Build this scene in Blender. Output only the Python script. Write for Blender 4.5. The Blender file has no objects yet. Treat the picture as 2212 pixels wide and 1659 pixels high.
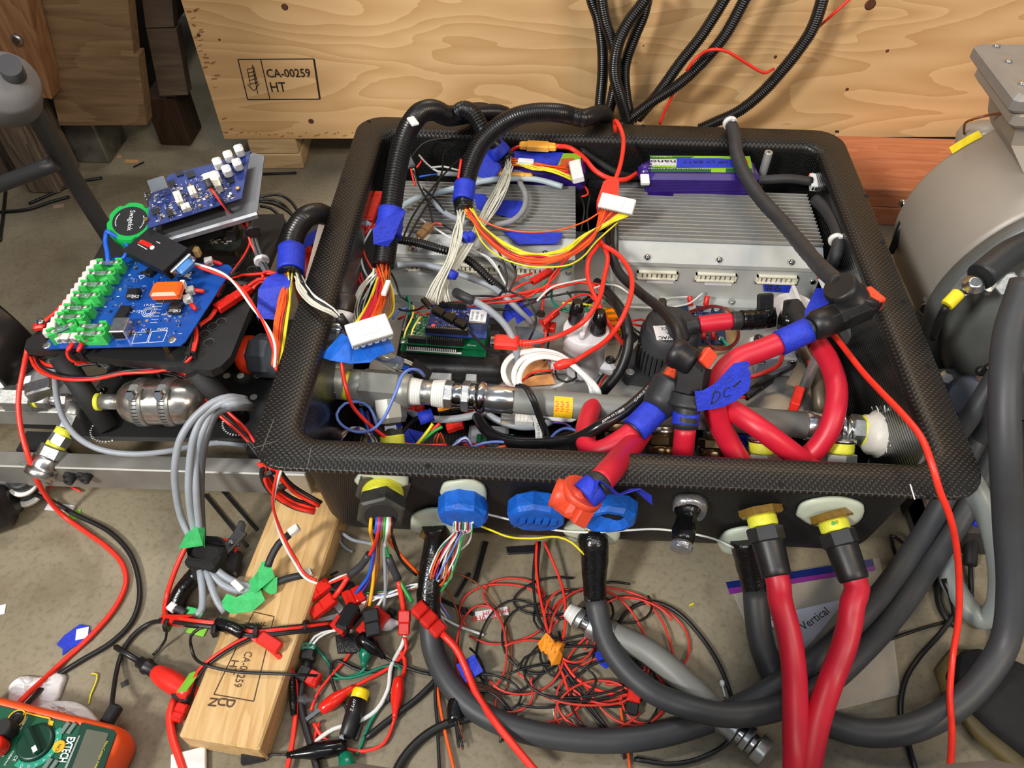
import bpy, bmesh, math, random
from mathutils import Vector as V, Matrix, Quaternion
from math import pi, sin, cos, radians
random.seed(7)
SC = bpy.context.scene
COL = SC.collection
# ---------------- camera, world, lights, exposure
CAM_LOC = V((-0.0793, -0.4013, 0.8404))
CAM_F = 1662.0
CAM_ROT = (Matrix.Rotation(0.0426666, 3, 'Z') @ Matrix.Rotation(pi/2-0.865239, 3, 'X') @ Matrix.Rotation(0.00795708, 3, 'Z'))
cd = bpy.data.cameras.new('camera'); cam = bpy.data.objects.new('camera', cd); COL.objects.link(cam)
cd.sensor_fit = 'HORIZONTAL'; cd.sensor_width = 36.0; cd.lens = CAM_F/2212*36.0; cd.clip_start = 0.02
cam.matrix_world = Matrix.Translation(CAM_LOC) @ CAM_ROT.to_4x4()
SC.camera = cam
SC.view_settings.view_transform = 'Standard'; SC.view_settings.look = 'None'
SC.view_settings.gamma = 1.0; SC.view_settings.use_curve_mapping = False
SC.view_settings.exposure = 0.0
w = bpy.data.worlds.new('world'); SC.world = w; w.use_nodes = True
w.node_tree.nodes['Background'].inputs[0].default_value = (0.80, 0.88, 1.0, 1)
w.node_tree.nodes['Background'].inputs[1].default_value = 0.32
def area(name, loc, target, size, power, col):
    l = bpy.data.lights.new(name, 'AREA'); l.shape = 'RECTANGLE'; l.size, l.size_y = size
    l.energy = power; l.color = col
    o = bpy.data.objects.new(name, l); COL.objects.link(o); o.location = loc
    o.rotation_euler = (V(target)-V(loc)).to_track_quat('-Z', 'Y').to_euler(); return o
area('ceiling_lamp', (-1.8, -1.7, 2.3), (0, 0.5, 0), (0.35, 0.45), 92, (1.0, 0.96, 0.90))
area('ceiling_lamp', (-0.2, -1.5, 3.0), (0, 0.5, 0), (2.2, 0.12), 26, (0.95, 0.98, 1.0))
area('ceiling_lamp', (-0.5, 1.5, 3.4), (0, 0.35, 0), (1.4, 0.25), 30, (1.0, 0.97, 0.92))
area('warm_ceiling_lamp', (1.3, 2.8, 4.0), (0, 0.3, 0), (1.8, 0.3), 30, (1.0, 0.66, 0.36))
area('warm_ceiling_lamp', (1.9, -1.8, 2.8), (0.5, 0.8, 0), (1.2, 0.4), 50, (1.0, 0.80, 0.58))
# ---------------- rays: photograph pixel + real height (or depth plane) -> place in the room
def ray(x, y): return CAM_ROT @ V(((x-1106)/CAM_F, -(y-829.5)/CAM_F, -1))
def P(x, y, z): d = ray(x, y); return CAM_LOC + d*((z-CAM_LOC.z)/d.z)
def PY(x, y, Y): d = ray(x, y); return CAM_LOC + d*((Y-CAM_LOC.y)/d.y)
def PX(x, y, X): d = ray(x, y); return CAM_LOC + d*((X-CAM_LOC.x)/d.x)
# ---------------- materials
def lin(c):
    r = []
    for v in c[:3]:
        v = v/255.0; r.append(v/12.92 if v <= .04045 else ((v+.055)/1.055)**2.4)
    return tuple(r)+(1.0,)
MATS = {}
def nodes(m):
    m.use_nodes = True; nt = m.node_tree
    return nt, nt.nodes['Principled BSDF']
def mat(name, c=(128,128,128), rough=.5, metal=0.0, var=.10, scale=60, bump=0.0, emit=0.0, trans=0.0, coat=0.0, alpha=1.0, c2=None, spec=None, bscale=None):
    if name in MATS: return MATS[name]
    m = bpy.data.materials.new(name); nt, b = nodes(m); N = nt.nodes; L = nt.links
    tc = N.new('ShaderNodeTexCoord'); no = N.new('ShaderNodeTexNoise'); no.inputs['Scale'].default_value = scale; no.inputs['Detail'].default_value = 4
    L.new(tc.outputs['Object'], no.inputs['Vector'])
    rp = N.new('ShaderNodeValToRGB'); rp.color_ramp.elements[0].position = .32; rp.color_ramp.elements[1].position = .68
    l = lin(c)
    rp.color_ramp.elements[0].color = tuple(max(0, v*(1-var)) for v in l[:3])+(1,)
    rp.color_ramp.elements[1].color = lin(c2) if c2 else tuple(min(1, v*(1+var)) for v in l[:3])+(1,)
    L.new(no.outputs['Fac'], rp.inputs['Fac']); L.new(rp.outputs['Color'], b.inputs['Base Color'])
    b.inputs['Roughness'].default_value = rough; b.inputs['Metallic'].default_value = metal
    b.inputs['Transmission Weight'].default_value = trans; b.inputs['Coat Weight'].default_value = coat; b.inputs['Alpha'].default_value = alpha
    if spec is not None: b.inputs['Specular IOR Level'].default_value = spec
    if emit: b.inputs['Emission Color'].default_value = l; b.inputs['Emission Strength'].default_value = emit
    if bump:
        n2 = N.new('ShaderNodeTexNoise'); n2.inputs['Scale'].default_value = bscale or scale*3; L.new(tc.outputs['Object'], n2.inputs['Vector'])
        bp = N.new('ShaderNodeBump'); bp.inputs['Strength'].default_value = bump; bp.inputs['Distance'].default_value = .002
        L.new(n2.outputs['Fac'], bp.inputs['Height']); L.new(bp.outputs['Normal'], b.inputs['Normal'])
    MATS[name] = m; return m
def wood(name, c1, c2, cd=None, axis=0, grain=14, stretch=14, rough=.62, rot=0, dist=2.0, amp=.20, fw=.8):
    """c1 ground, c2 darker grain; grain runs along the given axis of the object"""
    if name in MATS: return MATS[name]
    m = bpy.data.materials.new(name); nt, b = nodes(m); N = nt.nodes; L = nt.links
    tc = N.new('ShaderNodeTexCoord'); mp = N.new('ShaderNodeMapping'); L.new(tc.outputs['Object'], mp.inputs['Vector'])
    s = [stretch, stretch, stretch]; s[axis] = 1.0; mp.inputs['Scale'].default_value = s; mp.inputs['Rotation'].default_value = (0, 0, rot)
    n1 = N.new('ShaderNodeTexNoise'); n1.inputs['Scale'].default_value = grain; n1.inputs['Detail'].default_value = 8; n1.inputs['Distortion'].default_value = .6; L.new(mp.outputs[0], n1.inputs['Vector'])
    m2 = N.new('ShaderNodeMapping'); s2 = [5, 5, 5]; s2[axis] = 1.0; m2.inputs['Scale'].default_value = s2; L.new(tc.outputs['Object'], m2.inputs['Vector'])
    n2 = N.new('ShaderNodeTexNoise'); n2.inputs['Scale'].default_value = 2.2; n2.inputs['Detail'].default_value = 1.5; n2.inputs['Distortion'].default_value = .3; L.new(m2.outputs[0], n2.inputs['Vector'])
    def mth(op, a, b, c=None):
        n = N.new('ShaderNodeMath'); n.operation = op
        for i, v in enumerate((a, b, c)):
            if v is None: continue
            if isinstance(v, (int, float)): n.inputs[i].default_value = v
            else: L.new(v, n.inputs[i])
        return n.outputs[0]
    ring_ = mth('FRACT', mth('MULTIPLY_ADD', n1.outputs['Fac'], .55, mth('MULTIPLY', n2.outputs['Fac'], dist*6)), None)
    fine = mth('MULTIPLY_ADD', n1.outputs['Fac'], fw, .5-.5*fw)
    ad = N.new('ShaderNodeMath'); ad.operation = 'MULTIPLY_ADD'; ad.inputs[1].default_value = -amp; L.new(ring_, ad.inputs[0]); L.new(fine, ad.inputs[2])
    rp = N.new('ShaderNodeValToRGB'); e = rp.color_ramp.elements; e[0].position = .22; e[1].position = .60
    e[0].color = lin(c2); e[1].color = lin(c1); L.new(ad.outputs[0], rp.inputs['Fac'])
    out = rp.outputs['Color']
    if cd:
        vo = N.new('ShaderNodeTexVoronoi'); vo.inputs['Scale'].default_value = 4.6; vo.inputs['Randomness'].default_value = 1.0; L.new(tc.outputs['Object'], vo.inputs['Vector'])
        r2 = N.new('ShaderNodeValToRGB'); r2.color_ramp.elements[0].position = .018; r2.color_ramp.elements[1].position = .05
        r2.color_ramp.elements[0].color = lin(cd); r2.color_ramp.elements[1].color = (1, 1, 1, 1); L.new(vo.outputs['Distance'], r2.inputs['Fac'])
        mx = N.new('ShaderNodeMix'); mx.data_type = 'RGBA'; mx.blend_type = 'MULTIPLY'; mx.inputs[0].default_value = .85
        L.new(out, mx.inputs[6]); L.new(r2.outputs['Color'], mx.inputs[7]); out = mx.outputs[2]
    L.new(out, b.inputs['Base Color']); b.inputs['Roughness'].default_value = rough
    bp = N.new('ShaderNodeBump'); bp.inputs['Strength'].default_value = .25; bp.inputs['Distance'].default_value = .001; L.new(n1.outputs['Fac'], bp.inputs['Height']); L.new(bp.outputs['Normal'], b.inputs['Normal'])
    MATS[name] = m; return m
def carbon(name, dark, light, per=(5.6, 5.6), ax=(0, 1), rough=.32, thr=(.45, .8), rot=0.0, coat=.3, spec=.5):
    if name in MATS: return MATS[name]
    m = bpy.data.materials.new(name); nt, b = nodes(m); N = nt.nodes; L = nt.links
    tc = N.new('ShaderNodeTexCoord'); mp = N.new('ShaderNodeMapping'); mp.inputs['Rotation'].default_value = (0, 0, rot) if ax == (0, 1) else (0, rot, 0)
    L.new(tc.outputs['Object'], mp.inputs['Vector'])
    sp = N.new('ShaderNodeSeparateXYZ'); L.new(mp.outputs[0], sp.inputs[0])
    cs = []
    for i in (0, 1):
        a = N.new('ShaderNodeMath'); a.operation = 'MULTIPLY'; a.inputs[1].default_value = 2*pi/(per[i]*.001); L.new(sp.outputs[ax[i]], a.inputs[0])
        c = N.new('ShaderNodeMath'); c.operation = 'COSINE'; L.new(a.outputs[0], c.inputs[0]); cs.append(c)
    mu = N.new('ShaderNodeMath'); mu.operation = 'MULTIPLY'; L.new(cs[0].outputs[0], mu.inputs[0]); L.new(cs[1].outputs[0], mu.inputs[1])
    rp = N.new('ShaderNodeValToRGB'); rp.color_ramp.elements[0].position = thr[0]; rp.color_ramp.elements[1].position = thr[1]
    rp.color_ramp.elements[0].color = lin(dark); rp.color_ramp.elements[1].color = lin(light); L.new(mu.outputs[0], rp.inputs['Fac'])
    L.new(rp.outputs['Color'], b.inputs['Base Color']); b.inputs['Roughness'].default_value = rough; b.inputs['Specular IOR Level'].default_value = spec; b.inputs['Coat Weight'].default_value = coat; b.inputs['Coat Roughness'].default_value = .18
    bp = N.new('ShaderNodeBump'); bp.inputs['Strength'].default_value = .35; bp.inputs['Distance'].default_value = .0006; L.new(mu.outputs[0], bp.inputs['Height']); L.new(bp.outputs['Normal'], b.inputs['Normal'])
    MATS[name] = m; return m
# ---------------- objects
WL = {}          # world origin of every object
def tag(o, label=None, cat=None, group=None, kind=None):
    if label: o['label'] = label
    if cat: o['category'] = cat
    if group: o['group'] = group
    if kind: o['kind'] = kind
    return o
def thing(name, label, cat, loc, group=None):
    o = bpy.data.objects.new(name, None); COL.objects.link(o); o.empty_display_size = .02
    o.location = loc; WL[o] = V(loc); return tag(o, label, cat, group)
class MB:
    def __init__(s): s.v = []; s.f = []; s.mi = []; s.sm = []
    def add(s, vs, fs, m=0, smooth=False):
        b = len(s.v); s.v += [V(v) for v in vs]
        for f in fs: s.f.append([i+b for i in f]); s.mi.append(m); s.sm.append(smooth)
        return s
    def box(s, c, size, rot=None, m=0, bev=0.0, taper=1.0):
        c = V(c); h = [x/2 for x in size]; R3 = rot or Matrix.Identity(3)
        if bev <= 0:
            vs = [c + R3 @ V((sx*h[0]*(taper if sz > 0 else 1), sy*h[1]*(taper if sz > 0 else 1), sz*h[2])) for sx in (-1, 1) for sy in (-1, 1) for sz in (-1, 1)]
            return s.add(vs, [(0,1,3,2),(4,6,7,5),(0,4,5,1),(2,3,7,6),(0,2,6,4),(1,5,7,3)], m)
        b = min(bev, *[x*.49 for x in h]); rings = []
        prof = [(b, -h[2]), (0, -h[2]+b), (0, h[2]-b), (b, h[2])]
        for ins, z in prof:
            k = taper if z > 0 else 1
            x, y = (h[0]-ins)*k, (h[1]-ins)*k; q = b*.8
            rings.append([c + R3 @ V(t) for t in ((-x+q,-y,z),(x-q,-y,z),(x,-y+q,z),(x,y-q,z),(x-q,y,z),(-x+q,y,z),(-x,y-q,z),(-x,-y+q,z))])
        return s.loft(rings, m, True, True, False)
    def loft(s, rings, m=0, cap0=True, cap1=True, smooth=True, close=True):
        n = len(rings[0]); vs = [p for r in rings for p in r]; fs = []
        for i in range(len(rings)-1):
            for j in range(n if close else n-1):
                k = (j+1) % n; fs.append((i*n+j, i*n+k, (i+1)*n+k, (i+1)*n+j))
        if cap0: fs.append(tuple(range(n-1, -1, -1)))
        if cap1: fs.append(tuple(range((len(rings)-1)*n, len(rings)*n)))
        s.add(vs, fs, m, smooth)
        if cap0: s.sm[-1-(1 if cap1 else 0)] = False
        if cap1: s.sm[-1] = False
        return s
    def lathe(s, o, d, prof, seg=24, m=0, smooth=True, phase=0.0, caps=True):
        o = V(o); d = V(d).normalized(); a = d.orthogonal().normalized(); b = d.cross(a)
        if abs(d.z) < .95:
            a = d.cross(V((0,0,1))).normalized(); b = d.cross(a)
        rings = [[o + d*h + (a*cos(2*pi*j/seg+phase) + b*sin(2*pi*j/seg+phase))*max(r, 1e-5) for j in range(seg)] for r, h in prof]
        return s.loft(rings, m, caps, caps, smooth)
    def hexa(s, o, d, r, h, m=0, seg=6, phase=pi/6, ch=.12):
        c = r*ch
        return s.lathe(o, d, [(r-c, 0), (r, c*.6), (r, h-c*.6), (r-c, h)], seg, m, False, phase)
    def prism(s, poly, ext, m=0):
        n = len(poly); ext = V(ext); vs = [V(p) for p in poly]+[V(p)+ext for p in poly]
        fs = [tuple(range(n)), tuple(range(2*n-1, n-1, -1))]+[(i, i+n, (i+1) % n+n, (i+1) % n) for i in range(n)]
        return s.add(vs, fs, m)
    def tube(s, pts, r, seg=8, m=0, cap=True, flat=None):
        n = len(pts); rr = r if isinstance(r, (list, tuple)) else [r]*n
        t = [(pts[min(i+1, n-1)]-pts[max(i-1, 0)]).normalized() for i in range(n)]
        u = t[0].orthogonal().normalized() if not flat else (flat - t[0]*flat.dot(t[0])).normalized()
        rings = []
        for i in range(n):
            if i:
                q = t[i-1].rotation_difference(t[i]); u = q @ u; u = (u - t[i]*u.dot(t[i])).normalized()
            w_ = t[i].cross(u)
            k = 1.0 if not flat else .32
            rings.append([pts[i] + (u*cos(2*pi*j/seg)*k + w_*sin(2*pi*j/seg))*rr[i] for j in range(seg)])
        return s.loft(rings, m, cap, cap, True)
    def strip(s, pts, width, dirv, th=.0003, m=0):
        """ribbon along pts, width along dirv (vector or list), with thickness"""
        n = len(pts); ds = dirv if isinstance(dirv, list) else [V(dirv)]*n; rings = []
        wd = width if isinstance(width, list) else [width]*n
        for i in range(n):
            t = (pts[min(i+1, n-1)]-pts[max(i-1, 0)]).normalized(); d = (ds[i]-t*ds[i].dot(t)).normalized(); nn = t.cross(d)
            rings.append([pts[i]-d*wd[i]/2-nn*th/2, pts[i]+d*wd[i]/2-nn*th/2, pts[i]+d*wd[i]/2+nn*th/2, pts[i]-d*wd[i]/2+nn*th/2])
        return s.loft(rings, m, True, True, False)
    def build(s, name, mats, parent=None, label=None):
        if not isinstance(mats, (list, tuple)): mats = [mats]
        me = bpy.data.meshes.new(name)
        if parent is not None: o0 = WL[parent]
        else:
            xs = [v.x for v in s.v]; ys = [v.y for v in s.v]; zs = [v.z for v in s.v]
            o0 = V(((min(xs)+max(xs))/2, (min(ys)+max(ys))/2, min(zs)))
        me.from_pydata([tuple(v-o0) for v in s.v], [], s.f)
        for m in mats: me.materials.append(m)
        me.polygons.foreach_set('material_index', s.mi); me.polygons.foreach_set('use_smooth', s.sm)
        bm = bmesh.new(); bm.from_mesh(me); bmesh.ops.recalc_face_normals(bm, faces=bm.faces); bm.to_mesh(me); bm.free()
        o = bpy.data.objects.new(name, me); COL.objects.link(o); WL[o] = o0
        if parent is not None: o.parent = parent
        else: o.location = o0
        if label: o['label'] = label
        return o
def spline(pts, step=.006, closed=False):
    """Catmull-Rom through pts"""
    if len(pts) == 2: pts = [pts[0], (pts[0]+pts[1])/2, pts[1]]
    out = []; n = len(pts)
    for i in range(n-1):
        p0 = pts[i-1] if i else pts[0]*2-pts[1]; p1 = pts[i]; p2 = pts[i+1]; p3 = pts[i+2] if i+2 < n else pts[-1]*2-pts[-2]
        a, b, c = (max((q-p).length, 1e-6)**.5 for p, q in ((p0, p1), (p1, p2), (p2, p3)))
        k = max(2, min(24, int((p2-p1).length/step)))
        for j in range(k):
            t = a + b*j/k
            A1 = p0*((a-t)/a)+p1*(t/a); A2 = p1*((a+b-t)/b)+p2*((t-a)/b); A3 = p2*((a+b+c-t)/c)+p3*((t-a-b)/c)
            B1 = A1*((a+b-t)/(a+b))+A2*(t/(a+b)); B2 = A2*((a+b+c-t)/(b+c))+A3*((t-a)/(b+c))
            out.append(B1*((a+b-t)/b)+B2*((t-a)/b))
    out.append(pts[-1]); return out
def resample(pts, step):
    out = [pts[0]]; acc = 0.0
    for a, b in zip(pts, pts[1:]):
        d = (b-a).length; pos = step-acc
        while pos <= d: out.append(a.lerp(b, pos/d)); pos += step
        acc = (acc+d) % step
    return out
def pw(pts):
    """pixel path [(x,y,z) or (x,y)] -> world points, missing heights interpolated"""
    ks = [i for i, p in enumerate(pts) if len(p) > 2]; out = []
    for i, p in enumerate(pts):
        if isinstance(p, V): out.append(p); continue
        if len(p) > 2: z = p[2]
        else:
            a = max([k for k in ks if k < i] or [ks[0]]); b = min([k for k in ks if k > i] or [ks[-1]])
            z = pts[a][2] if a == b else pts[a][2]+(pts[b][2]-pts[a][2])*(i-a)/(b-a)
        out.append(P(p[0], p[1], z))
    return out
def wire(name, label, cat, pts, r, m, parent=None, group=None, seg=6, step=.006, caps=True):
    w_ = [p if isinstance(p, V) else None for p in pts]
    pp = pw(pts); mb = MB().tube(spline(pp, step), r, seg)
    o = mb.build(name, m, parent)
    if parent is None: tag(o, label, cat, group)
    elif label: o['label'] = label
    return o
def corr(pts, r, pitch=.0034, seg=12, mb=None, m=0, depth=.17):
    pp = resample(spline(pw(pts), .004), pitch/4)
    prof = [1, 1, 1-depth, 1-depth]
    mb = mb or MB(); mb.tube(pp, [r*prof[i % 4] for i in range(len(pp))], seg, m); return mb
FONTC = {}
def text(s, o, xd, yd, h, m, parent, name='lettering', wid=None, center=False, bold=0.0, lift=.0004, label=None):
    """flat lettering whose baseline starts at o, cap height h, reading along xd with its top towards yd"""
    c = bpy.data.curves.new('t', 'FONT'); c.body = s; c.extrude = 0.0; c.offset = bold; c.resolution_u = 2
    t = bpy.data.objects.new('t', c); COL.objects.link(t)
    dg = bpy.context.evaluated_depsgraph_get(); me = bpy.data.meshes.new_from_object(t.evaluated_get(dg))
    bpy.data.objects.remove(t); bpy.data.curves.remove(c)
    xs = [v.co.x for v in me.vertices] or [0]; w0 = max(xs)-min(xs)
    sy = h/.70; sx = wid/w0 if wid else sy
    xd = V(xd).normalized(); yd = V(yd); yd = (yd-xd*yd.dot(xd)).normalized(); n = xd.cross(yd); o0 = WL[parent]; mn = min(xs)
    off = -w0*sx/2 if center else 0
    for v in me.vertices:
        v.co = V(o)+xd*((v.co.x-mn)*sx+off)+yd*(v.co.y*sy)+n*lift-o0
    me.materials.append(m)
    ob = bpy.data.objects.new(name, me); COL.objects.link(ob); ob.parent = parent; WL[ob] = o0
    if label: ob['label'] = label
    return ob
class Plane:
    """flat surface through pixel corners a (origin), b (x axis), c (y side) with heights"""
    def __init__(s, a, b, c):
        s.o = P(*a) if not isinstance(a, V) else a
        b = P(*b) if not isinstance(b, V) else b; c = P(*c) if not isinstance(c, V) else c
        s.ux = (b-s.o).normalized(); y = c-s.o; s.uy = (y-s.ux*y.dot(s.ux)).normalized(); s.n = s.ux.cross(s.uy)
        s.w = (b-s.o).length; s.h = y.dot(s.uy)
        s.R = Matrix((s.ux, s.uy, s.n)).transposed()
    def at(s, u, v, w=0): return s.o+s.ux*u+s.uy*v+s.n*w
    def hit(s, x, y, w=0):
        d = ray(x, y); q = s.o+s.n*w; return CAM_LOC+d*((q-CAM_LOC).dot(s.n)/d.dot(s.n))
    def uv(s, x, y, w=0): q = s.hit(x, y, w)-s.o; return q.dot(s.ux), q.dot(s.uy)
    def comp(s, mb, x, y, sx, sy, h, m=0, bev=0.0, w=0.0, rot=0.0, taper=1.0):
        R3 = s.R @ Matrix.Rotation(rot, 3, 'Z'); return mb.box(s.hit(x, y, w)+s.n*(h/2), (sx, sy, h), R3, m, bev, taper)
    def cyl(s, mb, x, y, r, h, m=0, seg=16, w=0.0): return mb.lathe(s.hit(x, y, w), s.n, [(r, 0), (r, h*.9), (r*.92, h)], seg, m)
def rrect(cx, cy, a, b, r, z, k=6):
    out = []
    for (sx, sy, a0) in ((1,1,0),(-1,1,pi/2),(-1,-1,pi),(1,-1,3*pi/2)):
        for i in range(k+1):
            t = a0+i*pi/2/k; out.append(V((cx+sx*(a-r)+r*cos(t), cy+sy*(b-r)+r*sin(t), z)))
    return out
def rotm(d, up=(0, 0, 1)):
    """3x3 whose x axis is d and z axis nearest up"""
    x = V(d).normalized(); z = V(up); z = (z-x*z.dot(x)).normalized(); return Matrix((x, z.cross(x), z)).transposed()
def tape_wrap(mb, a, b, r, m=0, seg=14, wob=.06):
    a, b = V(a), V(b); n = 5; d = b-a
    return mb.lathe(a, d, [(r*(1+wob*random.uniform(-1, 1)), d.length*i/n) for i in range(n+1)], seg, m, True)
# ---------------- common materials
black = mat('black_plastic', (26,26,28), .42, var=.2)
blackm = mat('matte_black', (30,30,31), .7, var=.2)
btape = mat('black_tape', (14,14,15), .22, var=.3, bump=.3, scale=90)
rubber = mat('black_rubber', (40,42,45), .5, var=.15, scale=40, bump=.1)
red = mat('red_wire', (238,52,36), .38)
redw = mat('red_plastic', (214,34,22), .35)
dred = mat('crimson_rubber', (200,28,52), .42, var=.08, scale=30)
white = mat('white_plastic', (232,232,230), .4, var=.04)
whitew = mat('white_wire', (226,228,224), .42, var=.06)
cream = mat('cream_wire', (206,206,192), .45, var=.08)
orange = mat('orange_wire', (236,92,22), .4)
yellow = mat('yellow_wire', (226,214,40), .4)
ytape = mat('yellow_thread_tape', (222,222,62), .55, var=.1, scale=150, bump=.2)
green = mat('green_wire', (40,160,70), .4)
teal = mat('teal_wire', (10,122,92), .4)
bluew = mat('blue_wire', (30,92,205), .4)
lblue = mat('light_blue_wire', (104,132,214), .4)
purple = mat('purple_wire', (86,52,140), .4)
brown = mat('brown_wire', (128,70,34), .4)
greyw = mat('grey_cable', (150,157,166), .42, var=.06)
dgrey = mat('dark_grey_wire', (78,80,84), .45)
btp = mat('blue_tape', (28,52,190), .6, var=.16, scale=120, bump=.35)
btp2 = mat('bright_blue_tape', (18,96,200), .5, var=.18, scale=90, bump=.35)
gtp = mat('green_tape', (60,186,104), .6, var=.12, scale=120, bump=.3)
otp = mat('orange_tape', (240,150,30), .5, var=.12, bump=.3)
steel = mat('steel', (190,190,188), .28, 1.0, var=.15, scale=200)
zinc = mat('zinc_plated_steel', (176,178,176), .36, .85, var=.15, scale=80, bump=.1)
chrome = mat('chrome', (206,208,210), .14, 1.0)
alu = mat('aluminium', (196,198,198), .40, .75, var=.1, scale=60)
brass = mat('brass', (176,140,84), .28, 1.0)
ink = mat('black_ink', (30,28,28), .7, var=.3)
wink = mat('white_ink', (225,228,232), .6, var=.1)
pin = mat('tinned_pins', (200,200,196), .3, .9)
# ---------------- floor
def floor_mat():
    m = bpy.data.materials.new('stained_concrete'); nt, b = nodes(m); N = nt.nodes; L = nt.links
    tc = N.new('ShaderNodeTexCoord')
    def noise(s, d=6, dist=0.0):
        n = N.new('ShaderNodeTexNoise'); n.inputs['Scale'].default_value = s; n.inputs['Detail'].default_value = d; n.inputs['Distortion'].default_value = dist
        L.new(tc.outputs['Object'], n.inputs['Vector']); return n
    n1 = noise(4.5, 8, .8); r1 = N.new('ShaderNodeValToRGB'); e = r1.color_ramp.elements
    e[0].position = .3; e[0].color = lin((118,108,88)); e[1].position = .7; e[1].color = lin((148,139,118)); x = e.new(.5); x.color = lin((136,127,106)); L.new(n1.outputs['Fac'], r1.inputs['Fac'])
    n2 = noise(11, 10, 1.4); r2 = N.new('ShaderNodeValToRGB'); r2.color_ramp.elements[0].position = .30; r2.color_ramp.elements[1].position = .46
    r2.color_ramp.elements[0].color = (.62, .57, .50, 1); r2.color_ramp.elements[1].color = (1, 1, 1, 1); L.new(n2.outputs['Fac'], r2.inputs['Fac'])
    mx = N.new('ShaderNodeMix'); mx.data_type = 'RGBA'; mx.blend_type = 'MULTIPLY'; mx.inputs[0].default_value = .55; L.new(r1.outputs['Color'], mx.inputs[6]); L.new(r2.outputs['Color'], mx.inputs[7])
    n3 = noise(160, 3); r3 = N.new('ShaderNodeValToRGB'); r3.color_ramp.elements[0].position = .28; r3.color_ramp.elements[1].position = .5
    r3.color_ramp.elements[0].color = (.72, .70, .66, 1); r3.color_ramp.elements[1].color = (1, 1, 1, 1); L.new(n3.outputs['Fac'], r3.inputs['Fac'])
    m2 = N.new('ShaderNodeMix'); m2.data_type = 'RGBA'; m2.blend_type = 'MULTIPLY'; m2.inputs[0].default_value = .8; L.new(mx.outputs[2], m2.inputs[6]); L.new(r3.outputs['Color'], m2.inputs[7])
    L.new(m2.outputs[2], b.inputs['Base Color']); b.inputs['Roughness'].default_value = .55
    bp = N.new('ShaderNodeBump'); bp.inputs['Strength'].default_value = .15; bp.inputs['Distance'].default_value = .002; L.new(n3.outputs['Fac'], bp.inputs['Height']); L.new(bp.outputs['Normal'], b.inputs['Normal'])
    return m
fl = MB().box((0, .6, -.05), (9, 9, .1)).build('floor', floor_mat()); tag(fl, 'bare stained grey-brown concrete floor', None, None, 'structure')
wallm = mat('grey_wall_cladding', (120,120,116), .7, var=.1, scale=3)
tag(MB().box((0,5.15,2),(9,.1,4.2)).build('wall_back', wallm), 'grey warehouse wall far behind', None, None, 'structure')
tag(MB().box((-4.55,.6,2),(.1,9,4.2)).build('wall_left', wallm), 'grey warehouse wall on the left', None, None, 'structure')
# ---------------- plywood shipping crate behind
ply = wood('plywood', (232,194,142), (202,160,108), None, axis=0, grain=6, stretch=7, dist=2.0, amp=.26, fw=.35)
plyedge = wood('plywood_edge', (170,130,86), (120,88,56), None, axis=2, grain=30)
pine = wood('pine', (222,188,134), (196,154,96), None, axis=1, grain=16, stretch=16)
pinex = wood('pine_crosswise', (214,186,140), (180,150,106), None, axis=0, grain=14, stretch=14)
redwood = wood('red_brown_lumber', (206,134,94), (186,110,72), None, axis=0, grain=12, stretch=16)
PL = Plane((485,300,.065), (1900,296,.065), P(485,300,.065)+V((0,0,.5)))
cr = thing('shipping_crate', 'large plywood shipping crate with a black stamp standing behind the open box', 'crate', tuple(PL.at(1.0, 0, -.5)-V((0,0,.065))))
def pbox(mb, u0, u1, v0, v1, w0, w1, bev=0.0):
    return mb.box(PL.at((u0+u1)/2, (v0+v1)/2, (w0+w1)/2), (abs(u1-u0), abs(v1-v0), abs(w1-w0)), PL.R, 0, bev)
pbox(MB(), 0, 2.2, 0, 1.0, 0, -.012).build('plywood_panel', ply, cr)
pbox(MB(), 0, .012, 0, 1.0, -.0125, -1.0).build('side_panel', plyedge, cr)
pbox(MB(), 0, 2.2, 1.0005, 1.012, 0, -1.0).build('lid', ply, cr)
ua = PL.uv(540, 340)[0]; ub = PL.uv(650, 340)[0]
for i in range(2): pbox(MB(), ua+.002*i, ub-.003*i, -.065+.0325*i, -.034+.0325*i, -.002, -.4, .002).build('skid_block', pinex, cr)
xr0 = P(1845, 400, .075)
lumb = thing('lumber_stack', 'red-brown lumber lying under the right end of the plywood crate', 'lumber', (xr0.x+.5, .78, 0))
for k in range(2):
    for j in range(2):
        MB().box((xr0.x+.56-.004*j, .752+.0815*j, .0185+.0375*k), (1.1, .080, .037), bev=.002).build('plank', redwood, lumb)
# stamp on the crate: frame lines, wheat mark and lettering
def Q(x, y): return PL.hit(x, y, .0003)
def line(mb, a, b, w_, n=None, th=.0004):
    n = n or PL.n
    d = (b-a).normalized(); s_ = d.cross(n).normalized()*w_/2
    mb.prism([a-s_, b-s_, b+s_, a+s_], n*th)
st = MB()
corn = [Q(514,128), Q(678,127), Q(691,214), Q(535,215)]
for i, wd in zip(range(4), (.0016, .003, .0016, .0016)): line(st, corn[i], corn[(i+1) % 4], wd)
line(st, Q(563,128), Q(583,214), .0015)
st.build('stamp_frame', ink, cr)['kind'] = 'stuff'
st = MB()
line(st, Q(545,140), Q(557,203), .0013); line(st, Q(535,182), Q(548,196), .0012); line(st, Q(560,180), Q(550,196), .0012)
for k in range(5):
    y = 146+k*8; line(st, Q(534+k*1.3, y+4), Q(548+k*1.5, y), .0011)
line(st, Q(534,148), Q(541,184), .001); line(st, Q(548,144), Q(556,180), .001)
st.build('wheat_mark', ink, cr)['kind'] = 'stuff'
VZ = V((0,0,1))
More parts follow.
